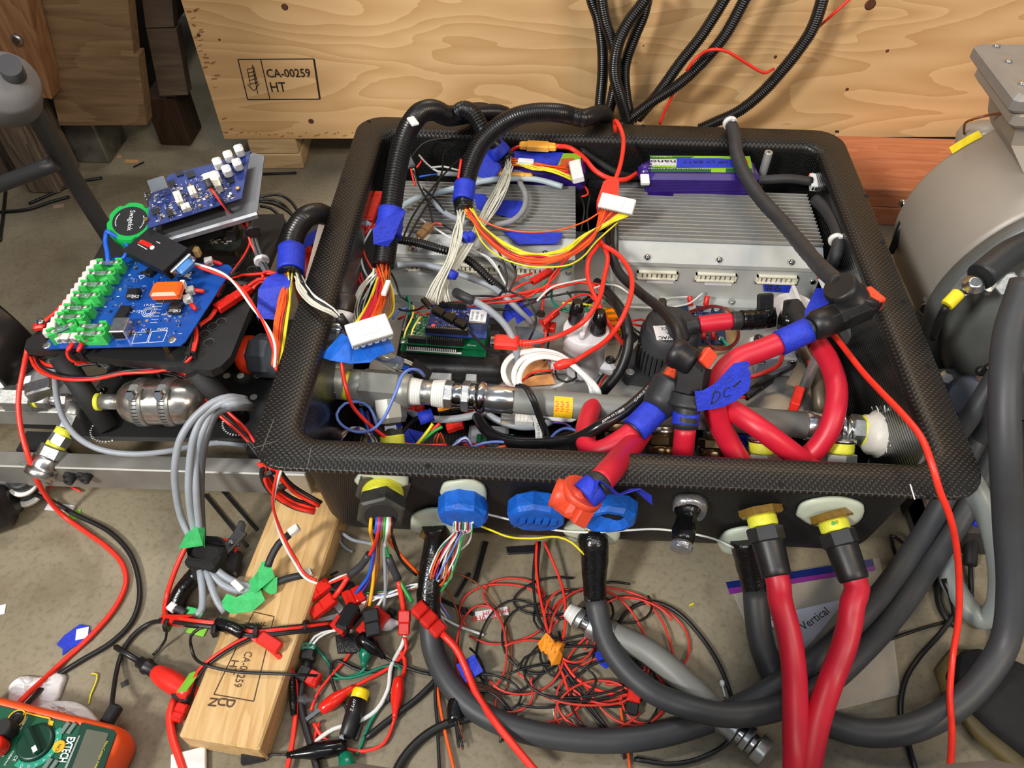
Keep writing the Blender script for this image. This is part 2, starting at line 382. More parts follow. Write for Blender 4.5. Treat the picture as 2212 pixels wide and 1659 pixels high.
text('CA-00259', Q(578,167), Q(670,166)-Q(578,167), VZ, (Q(580,149)-Q(580,167)).z, ink, cr, 'stamp_lettering', (Q(672,166)-Q(578,167)).length, bold=.012)
text('HT', Q(587,198), Q(620,198)-Q(587,198), VZ, (Q(587,177)-Q(587,198)).z, ink, cr, 'stamp_lettering', (Q(620,198)-Q(587,198)).length, bold=.008)
for i, ch in enumerate('IPPC'): text(ch, Q(548+i*2, 152+i*8+6), PL.ux, VZ, .006, ink, cr, 'stamp_lettering')
sp = MB()
for i in range(26):
    y = random.uniform(5, 292); x = 396+(y/300)*92+random.uniform(2, 26); sp.box(Q(x, y), (random.uniform(.004,.010), random.uniform(.001,.003), .0006), PL.R @ Matrix.Rotation(random.uniform(-.2,.7), 3, 'Z'))
for i in range(22):
    x = 495+i*14+random.uniform(-4,4); sp.box(Q(x, 291+random.uniform(-6, 4)), (random.uniform(.003,.008), random.uniform(.001,.002), .0006), PL.R @ Matrix.Rotation(random.uniform(-.2,.7), 3, 'Z'))
o = sp.build('splinters', wood('splinter_wood', (176,130,84), (140,96,60)), cr); o['kind'] = 'stuff'
kn = mat('knot', (92,52,32), .7, var=.4, scale=300)
for (x, y, r) in ((615,15,.0055),(672,262,.005),(429,76,.003),(474,86,.002),(1880,10,.009),(1917,110,.003),(1830,193,.003),(1675,123,.003),(1390,99,.0015),(1745,375,.002)):
    if y < 300: MB().lathe(Q(x, y), PL.n, [(r,0),(r*.8,.0003)], 10).build('knot', kn, cr)
# ---------------- the carbon-fibre enclosure
cf_top = carbon('carbon_weave_rim', (26,25,24), (78,73,66), (6.0, 6.0), (0, 1), .36, (.55,.95), coat=.08, spec=.35)
cf_in = carbon('carbon_weave_inside', (16,17,17), (62,64,62), (4.2, 4.2), (0, 2), .22, (.5,.95), coat=.6)
cf_out = carbon('carbon_weave_outside', (19,19,19), (52,52,50), (3.0, 3.0), (0, 2), .5, (.3,.95), rot=.6, coat=0)
D = .6243; CY = D/2; RZ = .232
A0, B0 = .35, D/2
en = thing('equipment_box', 'open black carbon-fibre equipment box with a wide woven rim, full of wiring', 'box', (0, CY, .038))
def rr(ins, z, r): return rrect(0, CY, A0-ins, B0-ins, r, z)
mb = MB(); mb.loft([rr(.034,RZ-.0055,.03), rr(.001,RZ-.0055,.036), rr(0,RZ-.0045,.037), rr(0,RZ-.001,.037), rr(.0015,RZ,.036), rr(.028,RZ,.03), rr(.032,RZ-.0006,.028), rr(.0355,RZ-.0022,.026), rr(.0385,RZ-.005,.024), rr(.040,RZ-.0085,.022), rr(.0405,RZ-.013,.022)], 0, False, False)
mb.build('rim', cf_top, en)
mb = MB(); mb.loft([rr(.0405,RZ-.013,.022), rr(.044,.075,.022), rr(.046,.062,.022), rr(.054,.051,.024), rr(.068,.048,.02), rr(.25,.048,.01)], 0, False, True)
mb.build('tub_lining', cf_in, en)
mb = MB(); mb.loft([rr(.030,RZ-.0058,.03), rr(.0295,RZ-.02,.03), rr(.036,.072,.036), rr(.039,.058,.036), rr(.048,.045,.036), rr(.064,.041,.03), rr(.25,.041,.01)], 0, False, True)
mb.build('tub_outside', cf_out, en)
hole = mat('hole_dark', (6,6,6), .9)
for (x, y) in ((568,985),(925,1008),(1687,1048),(2092,1058),(797,263),(1046,262),(742,393),(711,490),(1808,285),(1872,424),(1906,524),(1952,652),(2006,792),(655,600),(1390,272)):
    MB().lathe(P(x, y, RZ-.0008), (0,0,1), [(.0030,0),(.0030,.001)], 12).build('screw_hole', hole, en)
# seams and scratches scribed on the rim
sm = MB()
for a, b in (((546,968),(600,952)),((665,1006),(672,968)),((565,975),(592,905))):
    line(sm, P(*a, RZ+.0001), P(*b, RZ+.0001), .0008, V((0,0,1)), .0002)
sm.build('rim_seam', mat('seam_grey', (92,86,78), .5), en)['kind'] = 'stuff'
sm = MB(); line(sm, P(1966,1046,RZ+.0001), P(1976,1079,RZ+.0001), .0012, V((0,0,1)), .0002); sm.build('scratch', wink, en)
# lumber under the box
lp = thing('lumber_board', 'pale stamped two-by-four lying on the floor under the left front of the box', 'lumber', tuple(P(540,1400,0)))
LP = Plane((385,1590,.038), (560,1620,.038), (652,1088,.038))
ln = LP.h+.42
MB().box(LP.at(LP.w/2, ln/2, -.019), (LP.w, ln, .038), LP.R, bev=.002).build('board', pine, lp)
b2 = thing('lumber_board', 'second two-by-four hidden under the right end of the equipment box', 'lumber', (.25, .32, 0))
MB().box((.23, .34, .019), (.089, .5, .038), bev=.002).build('board', pine, b2)
LPt = LP
def Ls(x, y): return LP.hit(x, y, .0002)
st = MB()
for a, b in (((548,1322),(592,1332)),((592,1332),(548,1515)),((548,1515),(462,1500)),((462,1500),(548,1322)),((520,1378),(588,1390))):
    line(st, Ls(*a), Ls(*b), .001, LP.n, .0003)
for k in range(5): line(st, Ls(548+k*6, 1344), Ls(540+k*6, 1356), .0008, LP.n, .0003)
line(st, Ls(530,1345), Ls(575,1352), .0008, LP.n, .0003)
st.build('stamp_frame', mat('brown_ink', (84,62,44), .8), lp)['kind'] = 'stuff'
bi = MATS['brown_ink']
dx = Ls(515,1482)-Ls(541,1405); dy = Ls(560,1410)-Ls(536,1404)
text('CA-00259', Ls(530,1407), dx, dy, (Ls(553,1412)-Ls(533,1408)).length*.8, bi, lp, 'stamp_lettering', (Ls(512,1484)-Ls(534,1407)).length)
text('HT', Ls(500,1426), dx, dy, (Ls(553,1412)-Ls(533,1408)).length*.8, bi, lp, 'stamp_lettering')
for s_, q in (('D',(492,1510)),('U',(474,1507)),('N',(455,1507))):
    text(s_, Ls(*q), dx, dy, .0085, bi, lp, 'stamp_lettering', bold=.02)
# ---------------- motor controllers and base plate
anod = mat('brushed_aluminium', (176,178,177), .38, .55, var=.06, scale=120)
anodl = mat('pale_aluminium', (196,199,196), .42, .35, var=.04, scale=50)
PZ = .100
pl = thing('base_plate', 'flat aluminium mounting plate carrying the controllers inside the box', 'plate', (0, .37, PZ-.006))
MB().box((-.005, .372, PZ-.003), (.574, .336, .006), bev=.001).build('plate', mat('plate_aluminium', (168,168,164), .38, .6, var=.12, scale=14), pl)
for x, y in ((.262,.222),(-.27,.222),(.262,.52),(-.27,.52)):
    MB().lathe((x, y, .0492), (0,0,1), [(.006,0),(.006,.0448)], 14).build('standoff', steel, pl)
ivory = mat('ivory_plastic', (226,224,206), .5, var=.05)
label_w = mat('paper_label', (224,224,226), .55, var=.03)
def controller(x0, x1, label, pix, tape):
    t = thing('motor_controller', label, 'controller', ((x0+x1)/2, .46, PZ), 'finned motor controllers')
    zt, yb, yf, y1 = .188, .522, .412, .385
    prof = [(yb,PZ+.014),(yb,zt-.004),(yf,zt-.004),(y1,zt-.015),(y1,PZ+.014)]
    MB().prism([V((x0,y,z)) for y, z in prof], (x1-x0,0,0)).build('housing', anodl, t)
    MB().prism([V((x0-.003,y,z)) for y, z in ((yb+.004,PZ),(yb+.004,PZ+.014),(y1-.002,PZ+.014),(y1-.013,PZ+.012),(y1-.013,PZ))], (x1-x0+.006,0,0)).build('base_flange', anodl, t)
    n = 15
    for k in range(n):
        y = yf+.001+(yb-yf-.003)*k/(n-1)
        fb = MB().box(((x0+x1)/2, y, zt), (x1-x0, .0018, .011)).build('cooling_fin', anod, t)
    MB().prism([V((x0,y,z)) for y, z in ((yf-.001,zt+.0005),(y1-.0025,zt-.012),(y1-.0025,zt-.018),(yf-.001,zt-.008))], (x1-x0,0,0)).build('front_cover', anodl, t)
    for k in (.14, .49, .84):
        q = V((x0+(x1-x0)*k, y1+.004, zt-.009)); MB().lathe(q, (0,-.55,.83), [(.0045,0),(.0045,.002),(.0036,.004),(.0012,.0052)], 14).build('screw', chrome, t)
    for k in (.02, .97):
        MB().lathe((x0+(x1-x0)*k, y1, PZ+.052), (0,-1,0), [(.004,0),(.004,.002),(.003,.003)], 12).build('screw', chrome, t)
    for k in (.22, .60):
        MB().lathe((x0+(x1-x0)*k, y1-.006, PZ+.0135), (0,0,1), [(.0045,0),(.0045,.003),(.003,.0042)], 12).build('screw', steel, t)
    for k, px in enumerate((.20, .49, .79)):
        cx = x0+(x1-x0)*px; cz = PZ+.054; w_, h_ = .054, .013
        s = MB()
        for dx_, dz_, sx_, sz_ in ((0,h_/2-.001,w_,.002),(0,-h_/2+.001,w_,.002),(-w_/2+.001,0,.002,h_),(w_/2-.001,0,.002,h_)): s.box((cx+dx_, y1-.002, cz+dz_), (sx_, .004, sz_))
        sk = s.build('socket', ivory, t)
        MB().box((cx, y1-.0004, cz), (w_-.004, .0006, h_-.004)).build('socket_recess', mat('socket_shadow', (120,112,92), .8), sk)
        s = MB()
        for j in range(8): s.box((cx-w_*.42+j*w_*.12, y1-.0015, cz-.0015), (.0038 if j % 3 else .005, .002, .006))
        s.build('socket_keys', ivory, sk)
        MB().box((cx+.006, y1-.0006, cz-.0115), (.036, .0006, .0065)).build('paper_label', label_w, t)
    return t
c1 = controller(.026, .294, 'finned aluminium motor controller on the right side, beside the purple battery', None, 1)
c2 = controller(-.279, -.031, 'finned aluminium motor controller on the left, half covered by wiring', None, 0)
# ---------------- shared builders for small things
def bundle(parent, pts, mats, r, spread, name='wire', step=.008, jit=.35, flare=None, seg=6):
    pp = pw(pts); n = len(mats)
    for i, m in enumerate(mats):
        a = 2*pi*random.random(); q = spread*math.sqrt((i+.5)/n); q2 = []
        for k, p in enumerate(pp):
            t = (pp[min(k+1, len(pp)-1)]-pp[max(k-1, 0)]).normalized(); u = t.cross(V((0,0,1)));
            u = u.normalized() if u.length > .05 else V((1,0,0)); w_ = u.cross(t); aa = a+random.uniform(-jit, jit)
            f = 1.0 if flare is None else flare[min(k, len(flare)-1)]
            q2.append(p+(u*cos(aa)*1.0+w_*sin(aa)*.7)*q*f)
        MB().tube(spline(q2, step), r, seg).build(name, m, parent)
def ztie(parent, a, d, r, m, w_=.003, head=True, name='cable_tie'):
    """cable tie round a bundle at a, bundle direction d"""
    d = V(d).normalized(); mb = MB(); mb.lathe(V(a)-d*w_/2, d, [(r,0),(r+.0008,.0004),(r+.0008,w_-.0004),(r,w_)], 14)
    if head: mb.box(V(a)+V((.15,-.5,.85)).normalized()*(r+.0018), (.0045,.0045,.004), rotm(d))
    return mb.build(name, m, parent)
def spade(parent, p, d, m=None, L=.011, name='crimp_terminal'):
    """red crimp sleeve pointing along d from p"""
    d = V(d).normalized(); o = MB().lathe(p, d, [(.0022,0),(.0026,.001),(.0026,L*.7),(.0021,L*.8),(.0021,L)], 10).build(name, m or redw, parent)
    return o
def powerpole(a, b, w_, h, m1, name, label, parent=None, cat='connector', group=None, m2=None, up=(0,0,1), notch=True):
    """mated pair of flat power connectors between points a and b"""
    a, b = V(a), V(b); R3 = rotm(b-a, up); L = (b-a).length; mid = (a+b)/2
    if parent is None:
        t = thing(name, label, cat, tuple((a+b)/2-V((0,0,h/2))), group)
    else: t = parent
    MB().box(a.lerp(b, .25), (L*.5, w_, h), R3, 0, .0012).build('connector_half', m1, t)
    o2 = MB().box(a.lerp(b, .74), (L*.5, w_*.94, h*.94), R3, 0, .0012).build('connector_half', m2 or m1, t)
    if notch:
        for k in (.12, .88): MB().box(a.lerp(b, k)+R3 @ V((0,0,h/2)), (L*.12, w_*.5, .001), R3).build('latch', m2 if (m2 and k > .5) else m1, t)
    return t
def plug(a, b, w_, h, m, parent, name='connector', pins=0, pm=None, up=(0,0,1)):
    a, b = V(a), V(b); R3 = rotm(b-a, up); o = MB().box((a+b)/2, ((b-a).length, w_, h), R3, 0, .0008).build(name, m, parent)
    if pins:
        mb = MB()
        for j in range(pins): mb.box(b+R3 @ V((-.0005, w_*(-.42+.84*(j+.5)/pins), 0)), (.0016, w_*.5/pins, h*.55), R3)
        mb.build('pin_slots', pm or black, o)['kind'] = 'stuff'
    return o
def smd(pl, us, vs, n, parent, seedm=None, name='small_components', avoid=()):
    mats_ = [black, pin, mat('smd_tan', (176,140,104), .5), wink]
    mb = MB()
    for i in range(n):
        u = random.uniform(*us); v = random.uniform(*vs)
        if any(abs(u-a) < c and abs(v-b) < d for a, b, c, d in avoid): continue
        k = random.choice((0,0,1,1,2,3)); sx, sy = random.choice(((.0016,.0008),(.0008,.0016),(.002,.0012),(.003,.003),(.004,.0005),(.0005,.004)))
        if k == 3: sx, sy = random.choice(((.004,.0004),(.0004,.004),(.003,.0012)))
        h = .0002 if k == 3 else .0008
        mb.box(pl.at(u, v, h/2), (sx, sy, h), pl.R, k)
    o = mb.build(name, mats_, parent); o['kind'] = 'stuff'; return o
def pcb(parent, pl, poly, m, th=.0016, name='circuit_board'):
    """board outline given as pixels on the plane"""
    pts = [pl.hit(x, y) for x, y in poly]; return MB().prism(pts, -pl.n*th).build(name, m, parent)
pcbblue = mat('blue_circuit_board', (14,72,160), .35, var=.12, scale=70)
pcbnavy = mat('navy_circuit_board', (34,52,120), .4, var=.22, scale=180)
pcbgreen = mat('green_circuit_board', (10,92,56), .38, var=.2, scale=120)
# ---------------- weathered wooden crate, back left
oldw = wood('weathered_board', (150,122,88), (116,90,62), None, axis=0, grain=9, stretch=12, dist=1.5)
oldp = wood('weathered_post', (176,132,94), (128,84,50), None, axis=2, grain=10, stretch=12, dist=1.5)
oldg = wood('grey_old_board', (118,100,84), (90,76,64), None, axis=0, grain=9, stretch=10, dist=1.0)
YB = P(200,352,0).y-.04
wc = thing('wooden_crate', 'weathered wooden crate of wide boards on wrapped feet, back left', 'crate', (-1.1, YB+.2, 0))
def vboard(c, y, th, m, name='board'):
    ps = [PY(x_, y_, y) for x_, y_ in c]; return MB().prism(ps, (0, th, 0)).build(name, m, wc)
vboard(((96,124),(298,121),(317,270),(128,271)), YB-.004, .028, oldw)
vboard(((60,-70),(268,-74),(289,119),(96,121)), YB, .028, oldw)
vboard(((300,-60),(366,-62),(376,58),(315,60)), YB+.09, .022, oldg)
vboard(((316,63),(381,62),(406,205),(345,207)), YB+.09, .022, oldg)
vboard(((-60,-80),(36,-80),(112,214),(-20,190)), YB-.045, .04, oldp, 'post')
MB().lathe(PY(38,85,YB-.046), (0,-1,0), [(.009,0),(.009,.003),(.006,.006)], 14).build('bolt', steel, wc)
foil = mat('foil_wrap', (120,118,112), .3, .55, var=.5, scale=22, bump=.5)
footw = wood('foot_wood', (140,122,104), (70,60,52), None, axis=2, grain=14)
def foot(x0, x1, yb_, ztop, m):
    a = P(x0, yb_, 0); b = P(x1, yb_, 0); MB().box(((a.x+b.x)/2, a.y+.045, ztop/2), (b.x-a.x, .09, ztop), bev=.004).build('foot', m, wc)
foot(158, 240, 352, .17, foil); foot(62, 132, 418, .24, footw); foot(-120, 10, 410, .26, footw)
MB().box((PY(300,150,YB+.16).x-.42, YB+.42, .50), (.80, .48, .8)).build('shade_box', mat('shade_dark', (34,26,20), .8), wc)  # near-black box paints in the shade inside and behind the crate
b0 = PY(368, 225, YB+.14); MB().box((b0.x, YB+.14, .05), (.06,.07,.10), bev=.003).build('foot', wood('dark_foot', (70,46,32), (44,28,20), None, axis=2), wc)
w2c = thing('shade_crate', 'added plank crate out of view to the left, shading the back floor', 'crate', (-1.24, .175, 0))  # unseen crate, added to throw shade on the floor at the back left
for k in range(6): MB().box((-1.24+.001*(k % 2), .175, .10+.2*k), (.62, .45, .192), bev=.004).build('plank', oldg if k % 2 else oldw, w2c)
# ---------------- grey tubular stand in front of it
gs = mat('grey_painted_steel', (74,74,76), .42, .3, var=.08, scale=20)
ps_ = P(258, 540, .10)
sd = thing('tubular_stand', 'dark grey tubular steel stand slanting down behind the circuit boards', 'stand', (ps_.x, ps_.y, 0))
hubp = P(10, 205, .62)
tp = [P(300,610,.02), P(185,430,.16), P(110,305,.27), P(48,195,.37), P(20,140,.42)]
MB().tube(spline(tp, .03), .0125, 16).build('leg', gs, sd)
MB().tube(spline([P(122,352,.24), P(60,376,.23), P(-60,420,.21)], .03), .0105, 14).build('brace', gs, sd)
a = P(18,215,.36); b = P(-2,100,.46)
MB().lathe(a+(a-b).normalized()*.004, b-a, [(.020,0),(.034,.005),(.036,.012),(.036,.05),(.034,.058),(.012,.062)], 28).build('hub', mat('hub_grey', (112,110,110), .5, var=.06), sd)
# dark cords on the floor behind
for i, pts in enumerate((((0,458,.003),(60,452),(110,436),(150,425,.003)),((62,440,.003),(120,415),(165,395),(220,384,.003)),((12,412,.003),(6,470),(0,520,.003)))):
    wire('floor_lead', ['black cord on the floor under the weathered crate', 'black cord on the floor running towards the wrapped feet', 'short black cord on the floor at the left picture edge'][i], 'cord', pts, .0028, black)
dz = .0012
tr = [((140,346),(295,346),.015,.006,'splinter of pale wood on the floor near the wrapped foot'),]
def scrap(label, x, y, sx, sy, rot, m, cat='scrap', th=.0008, name='scrap', z=0.0):
    p = P(x, y, z); return tag(MB().box(p+V((0,0,th/2+.0002)), (sx, sy, th), Matrix.Rotation(rot, 3, 'Z')).build(name, m), label, cat)
tanp = mat('tan_wood_chip', (196,150,96), .7)
scrap('tan wood chip on the floor near the wrapped foot', 285, 349, .026, .010, .05, tanp)
scrap('small dark stub of wire on the floor near the tan chip', 300, 357, .022, .0025, .9, black, th=.002)
scrap('pale paper scrap on the dark floor by the stand', 127, 446, .018, .010, .3, mat('pale_scrap', (180,150,130), .7))
scrap('tiny pale chip on the floor beside the wrapped foot', 258, 339, .008, .006, .6, tanp)
scrap('tiny pale chip on the floor under the grey old boards', 395, 269, .009, .003, .6, tanp)
rod = P(606,376,.002)
tag(MB().tube([P(568,376,.003), P(640,373,.003)], .0024, 8).build('thin_rod', blackm), 'thin dark rod on the floor in front of the skid block', 'rod')
# ================= instrument frame at the left
hd = mat('black_hdpe', (30,31,32), .5, var=.12, scale=30)
fr = thing('instrument_frame', 'black plate-and-leg frame left of the box that carries the blue circuit boards', 'frame', tuple(P(330,900,.0)))
UPZ = .205
def poly3(pts, z): return [P(x, y, z) for x, y in pts]
MB().prism(poly3(((52,752),(58,733),(70,725),(160,640),(250,470),(612,462),(615,480),(498,770),(478,790),(455,800)), UPZ), (0,0,-.011)).build('top_plate', hd, fr)
LPZ = .118
MB().prism(poly3(((150,942),(205,840),(300,700),(640,690),(628,905),(560,948)), LPZ), (0,0,-.008)).build('lower_plate', hd, fr)
for (x, y) in ((553,505),(530,555),(508,578),(545,582),(525,600),(478,695),(460,705),(443,722),(452,740),(402,742),(570,670)):
    MB().lathe(P(x, y, UPZ+.0002), (0,0,1), [(.0062,0),(.0062,.0008)], 18).build('plate_hole', mat('hole_rim', (74,76,76), .5), fr)
    MB().lathe(P(x, y, UPZ+.0009), (0,0,1), [(.0052,0),(.0052,.0003)], 18).build('plate_hole', hole, fr)
for a, b in (((128,768,UPZ-.012),(236,925,LPZ)),((420,800,UPZ-.012),(520,905,LPZ)),((330,720,UPZ-.012),(340,800,LPZ)),((560,600,UPZ-.012),(590,730,LPZ))):
    MB().lathe(P(*b), P(*a)-P(*b), [(.012,0),(.012,(P(*a)-P(*b)).length)], 18).build('leg', blackm, fr)
w_ = MB()
for x, y in ((236,926),(520,912)):
    c = P(x, y, LPZ+.0006)
    for k in range(15):
        a = pi*.9+k*.17; w_.box(c+V((cos(a)*.021, sin(a)*.019, 0)), (.0022*random.uniform(.5,1.3), .0014, .0006), Matrix.Rotation(a, 3, 'Z'))
w_.build('weld_spatter', wink, fr)['kind'] = 'stuff'
for x, y in ((195,855),(216,848),(505,915)):
    MB().lathe(P(x, y, LPZ), (0,0,1), [(.006,0),(.006,.004),(.003,.005)], 14).build('screw', chrome, fr)
for x, y in ((490,812),(520,812),(556,812),(548,858),(545,775)):
    MB().lathe(P(x, y, LPZ+.0003), (0,0,1), [(.0045,0),(.0045,.0006)], 14).build('plate_hole', mat('hole_rim_light', (150,150,146), .5), fr)
for (x, y, z) in ((106,735,.206),(363,760,.206)): MB().lathe(P(x, y, z), (0,0,1), [(.003,0),(.003,.014)], 6, smooth=False).build('brass_standoff', brass, fr)
# wiring harness tied round the frame
hn = thing('power_harness', 'red and black wires tied along the front of the black instrument frame', 'wire harness', tuple(P(250,820,.16)))
R_, K_ = red, black
def hb(pts, mats_, r=.0019, sp=.0032): bundle(hn, pts, mats_, r, sp)
hb(((72,770,.185),(85,795),(130,815),(200,818),(270,805),(330,800),(385,790,.196),(410,772,.208),(420,735,.2135),(420,700,.2135),(432,660,.2135)), [R_,K_,R_])
hb(((78,775,.182),(100,790),(145,790),(200,782),(260,785),(330,795),(390,790),(415,770,.19)), [R_,R_,K_,K_])
hb(((205,775,.186),(260,776),(320,786),(350,797),(380,796,.192),(406,776,.207),(413,745,.2135),(416,715,.2135),(418,690,.2135),(430,655,.214),(470,610,.216),(520,592,.214)), [R_,R_,K_,K_])
hb(((330,800,.18),(380,806),(420,830),(450,860),(490,895),(525,930),(560,975),(600,1015,.11)), [R_,R_,K_,R_,K_,K_], .002, .006)
hb(((412,780,.19),(425,810),(440,850),(470,890),(520,935),(555,970,.12)), [R_,K_,R_])
for (x, y, z), d in (((145,787,.184),(1,0,0)),((215,780,.184),(1,.1,0)),((265,806,.18),(1,.1,0)),((345,806,.178),(0.9,.3,0)),((428,668,.2135),(.2,1,0)),((419,705,.2135),(0,1,0)),((412,768,.210),(0,1,0)),((432,822,.17),(.5,-.7,0)),((322,786,.184),(1,0,0))):
    ztie(hn, P(x, y, z), d, .0065, black)
MB().box(P(346,812,.170), (.006,.003,.024), bev=.0006).build('cable_tie_tail', black, hn)
MB().box(P(222,786,.188), (.022,.006,.005), Matrix.Rotation(-.6, 3, 'Z'), bev=.001).build('cable_tie_tail', mat('dark_grey_plastic', (62,64,66), .5), hn)
powerpole(P(440,730,.212), P(408,748,.212), .0, .0, redw, '', '', hn) if False else None
bx = powerpole(P(468,668,.214), P(540,622,.212), .013, .009, redw, 'power_connector', 'red power connector pair beside the blue fuse board', up=(0,0,1))
bundle(hn, ((540,622,.212),(560,608),(590,605),(620,600,.212)), [R_,R_,R_,R_], .0019, .006)
bundle(hn, ((520,592,.212),(550,590),(590,588),(625,598,.21)), [R_,R_], .002, .004)
wire('red_loop', None, None, ((570,600,.214),(566,592),(580,586),(605,596,.212)), .002, R_, hn)
tube1 = MB().tube([P(462,605,.215), P(535,615,.213)], .0033, 12).build('heat_shrink', mat('grey_heat_shrink', (52,54,58), .5), hn)
bundle(hn, ((468,670,.213),(455,690),(436,702),(425,720,.206)), [R_,R_], .0019, .003)
# grey data cable looping in front of the frame
gc = wire('grey_cable', 'grey cable looping from the frame down over the aluminium beam to the box', 'cable', ((118,790,.15),(120,835),(126,875),(143,915),(172,948),(220,972),(290,981),(360,975),(420,963),(480,956),(530,962,.105)), .0034, greyw, seg=10)
ztie(gc, P(468,955,.107), (1,0,0), .0036, mat('natural_nylon', (206,214,218), .4), .003)
# stainless pressure bottle with hose clamps
ss = mat('brushed_stainless', (172,166,158), .26, .9, var=.18, scale=160)
b0, b1 = P(258,868,.155), P(446,868,.155)
bt = thing('pressure_bottle', 'small stainless pressure bottle held by two hose clamps on the frame', 'bottle', tuple((b0+b1)/2-V((0,0,.03))))
L = (b1-b0).length; R0 = .0265
MB().lathe(b0, b1-b0, [(.009,0),(.016,.003),(.022,.009),(.0255,.018),(R0,.030),(R0,L-.03),(.0255,L-.016),(.019,L-.006),(.008,L)], 40).build('body', ss, bt)
MB().lathe(b0-(b1-b0).normalized()*.022, b1-b0, [(.009,0),(.009,.024)], 20).build('neck', zinc, bt)
MB().lathe(b0-(b1-b0).normalized()*.026, b1-b0, [(.010,0),(.010,.005)], 20).build('thread_tape', ytape, bt)
for k in (.235, .545):
    c = b0.lerp(b1, k); d = (b1-b0).normalized()
    cl = MB().lathe(c, d, [(R0+.0002,0),(R0+.0014,.0005),(R0+.0014,.0125),(R0+.0002,.013)], 40).build('hose_clamp', zinc, bt)
    sl = MB()
    for j in range(16):
        a = -1.5+j*.16; nrm = V((0,-cos(a),sin(a))); sl.box(c+d*.0065+nrm*(R0+.0016), (.006,.0014,.0006), rotm(d, nrm))
    sl.build('clamp_slots', mat('slot_dark', (40,38,36), .6), cl)['kind'] = 'stuff'
    q = c+d*.008+V((0,-.012,R0+.006)); MB().box(q+V((0,.004,-.002)), (.013,.014,.008), bev=.002).build('screw_housing', zinc, cl)
    MB().lathe(q+V((0,-.004,-.001)), (.1,-.75,.6), [(.0062,0),(.0062,.004),(.005,.006)], 6, smooth=False).build('clamp_screw', chrome, cl)
# beams
beamm = mat('scuffed_aluminium', (150,148,142), .42, .55, var=.25, scale=9, c2=(176,175,170))
def beam(label, x0, x1, yt, yb, z0, z1, dep):
    a = P(x0, yt, z1); b = P(x1, yt+ (x1-x0)*.030, z1)
    t = MB().box(((a.x+b.x)/2, (a.y+b.y)/2+dep/2, (z0+z1)/2), (abs(b.x-a.x), dep, z1-z0), rotm((b-a).xy.to_3d()) , 0, .0015).build('aluminium_rail', beamm)
    return tag(t, label, 'beam')
bm1 = beam('long scuffed aluminium beam across the floor left of the box', -60, 660, 1005, 1045, .050, .092, .022)
for (x, y) in ((155,1018),(157,1028),(183,1017),(192,1025)):
    MB().lathe(P(x, y, .078), (-.1,-1,.1), [(.0056,0),(.0056,.010),(.0052,.0105),(.0028,.0105),(.0028,.007)], 18).build('socket_bolt', blackm, bm1)
ring_ = MB(); c = PY(300,1025, P(300,1030,.07).y-.001)
bm2 = beam('aluminium beam behind the hydraulic fittings at the left edge', -60, 140, 885, 912, .07, .098, .05)
# beam supports, keep it off the floor
for x in (60, 560):
    p = P(x, 1000, .045); tag(MB().box((p.x, p.y+.03, .025), (.04,.03,.0495)).build('support_block', blackm), ['black block under the left end of the long beam', 'black block under the long beam beside the box'][x > 100], 'block')
p2_ = P(40,890,.05); tag(MB().box((p2_.x, p2_.y+.03, .035), (.05,.04,.069)).build('support_block', blackm), 'black block under the beam behind the fittings', 'block')
# thruster housing at the left edge
dk = mat('dark_anodised', (44,40,38), .30, .6, var=.2, scale=14)
th_ = thing('drive_motor', 'cylindrical dark motor pod with a machined aluminium collar at the left edge', 'motor', tuple(P(30,700,.0)))
c0, c1 = P(30,745,.13), P(-70,640,.13)
ax = (c1-c0).normalized()
A_ = P(45,690,.15); axv = V((-.55,-.35,-.25)).normalized()
pc = P(-62,775,.13); pd = V((-.50,-.86,-.06)).normalized()
MB().lathe(pc-pd*.06, pd, [(.02,0),(.058,.0),(.060,.003),(.060,.058),(.058,.062),(.054,.062),(.054,.02),(.03,.02)], 56).build('housing', dk, th_)
MB().lathe(pc-pd*.02, pd, [(.030,0),(.046,.004),(.030,.05),(.022,.052),(.02,.08)], 40).build('cone', chrome, th_)
MB().box(P(40,800,.095), (.10,.07,.03), Matrix.Rotation(.3,3,'Z'), bev=.006).build('clamp_block', alu, th_)
MB().box(P(120,850,.10), (.07,.05,.02), Matrix.Rotation(.2,3,'Z'), bev=.006).build('clamp_block', alu, th_)
MB().lathe(P(112,828,.105), (0,0,1), [(.018,0),(.018,.016),(.012,.018)], 30).build('boss', alu, th_)
# hydraulic fittings chain
hf = thing('hydraulic_fittings', 'chain of hydraulic fittings with yellow thread tape ending in a knurled coupler', 'fitting', tuple(P(110,950,.06)))
def seg_(a, b, r, m, name, kind='c', seg=24, parent=None):
    a, b = (P(*a) if not isinstance(a, V) else a), (P(*b) if not isinstance(b, V) else b); L = (b-a).length
    if kind == 'h': return MB().hexa(a, b-a, r, L).build(name, m, parent or hf)
    if kind == 'd': return MB().lathe(a, b-a, [(r*.7,0),(r,L*.25),(r,L*.75),(r*.7,L)], seg).build(name, m, parent or hf)
    return MB().lathe(a, b-a, [(r*.94,0),(r,min(.001,L*.1)),(r,L-min(.001,L*.1)),(r*.94,L)], seg).build(name, m, parent or hf)
z0 = .118
seg_((-20,862,z0),(18,862,z0), .008, zinc, 'pipe'); seg_((14,860,z0),(78,862,z0), .016, zinc, 'valve_body', 'h')
MB().box(P(88,842,z0+.014), (.030,.020,.018), Matrix.Rotation(.45,3,'Z'), bev=.002).build('valve_block', steel, hf)
seg_((72,862,z0),(86,863,z0), .0105, ytape, 'thread_tape'); seg_((84,863,z0),(114,865,z0), .0105, zinc, 'nut', 'h'); seg_((112,865,z0),(132,866,z0), .0075, steel, 'pipe')
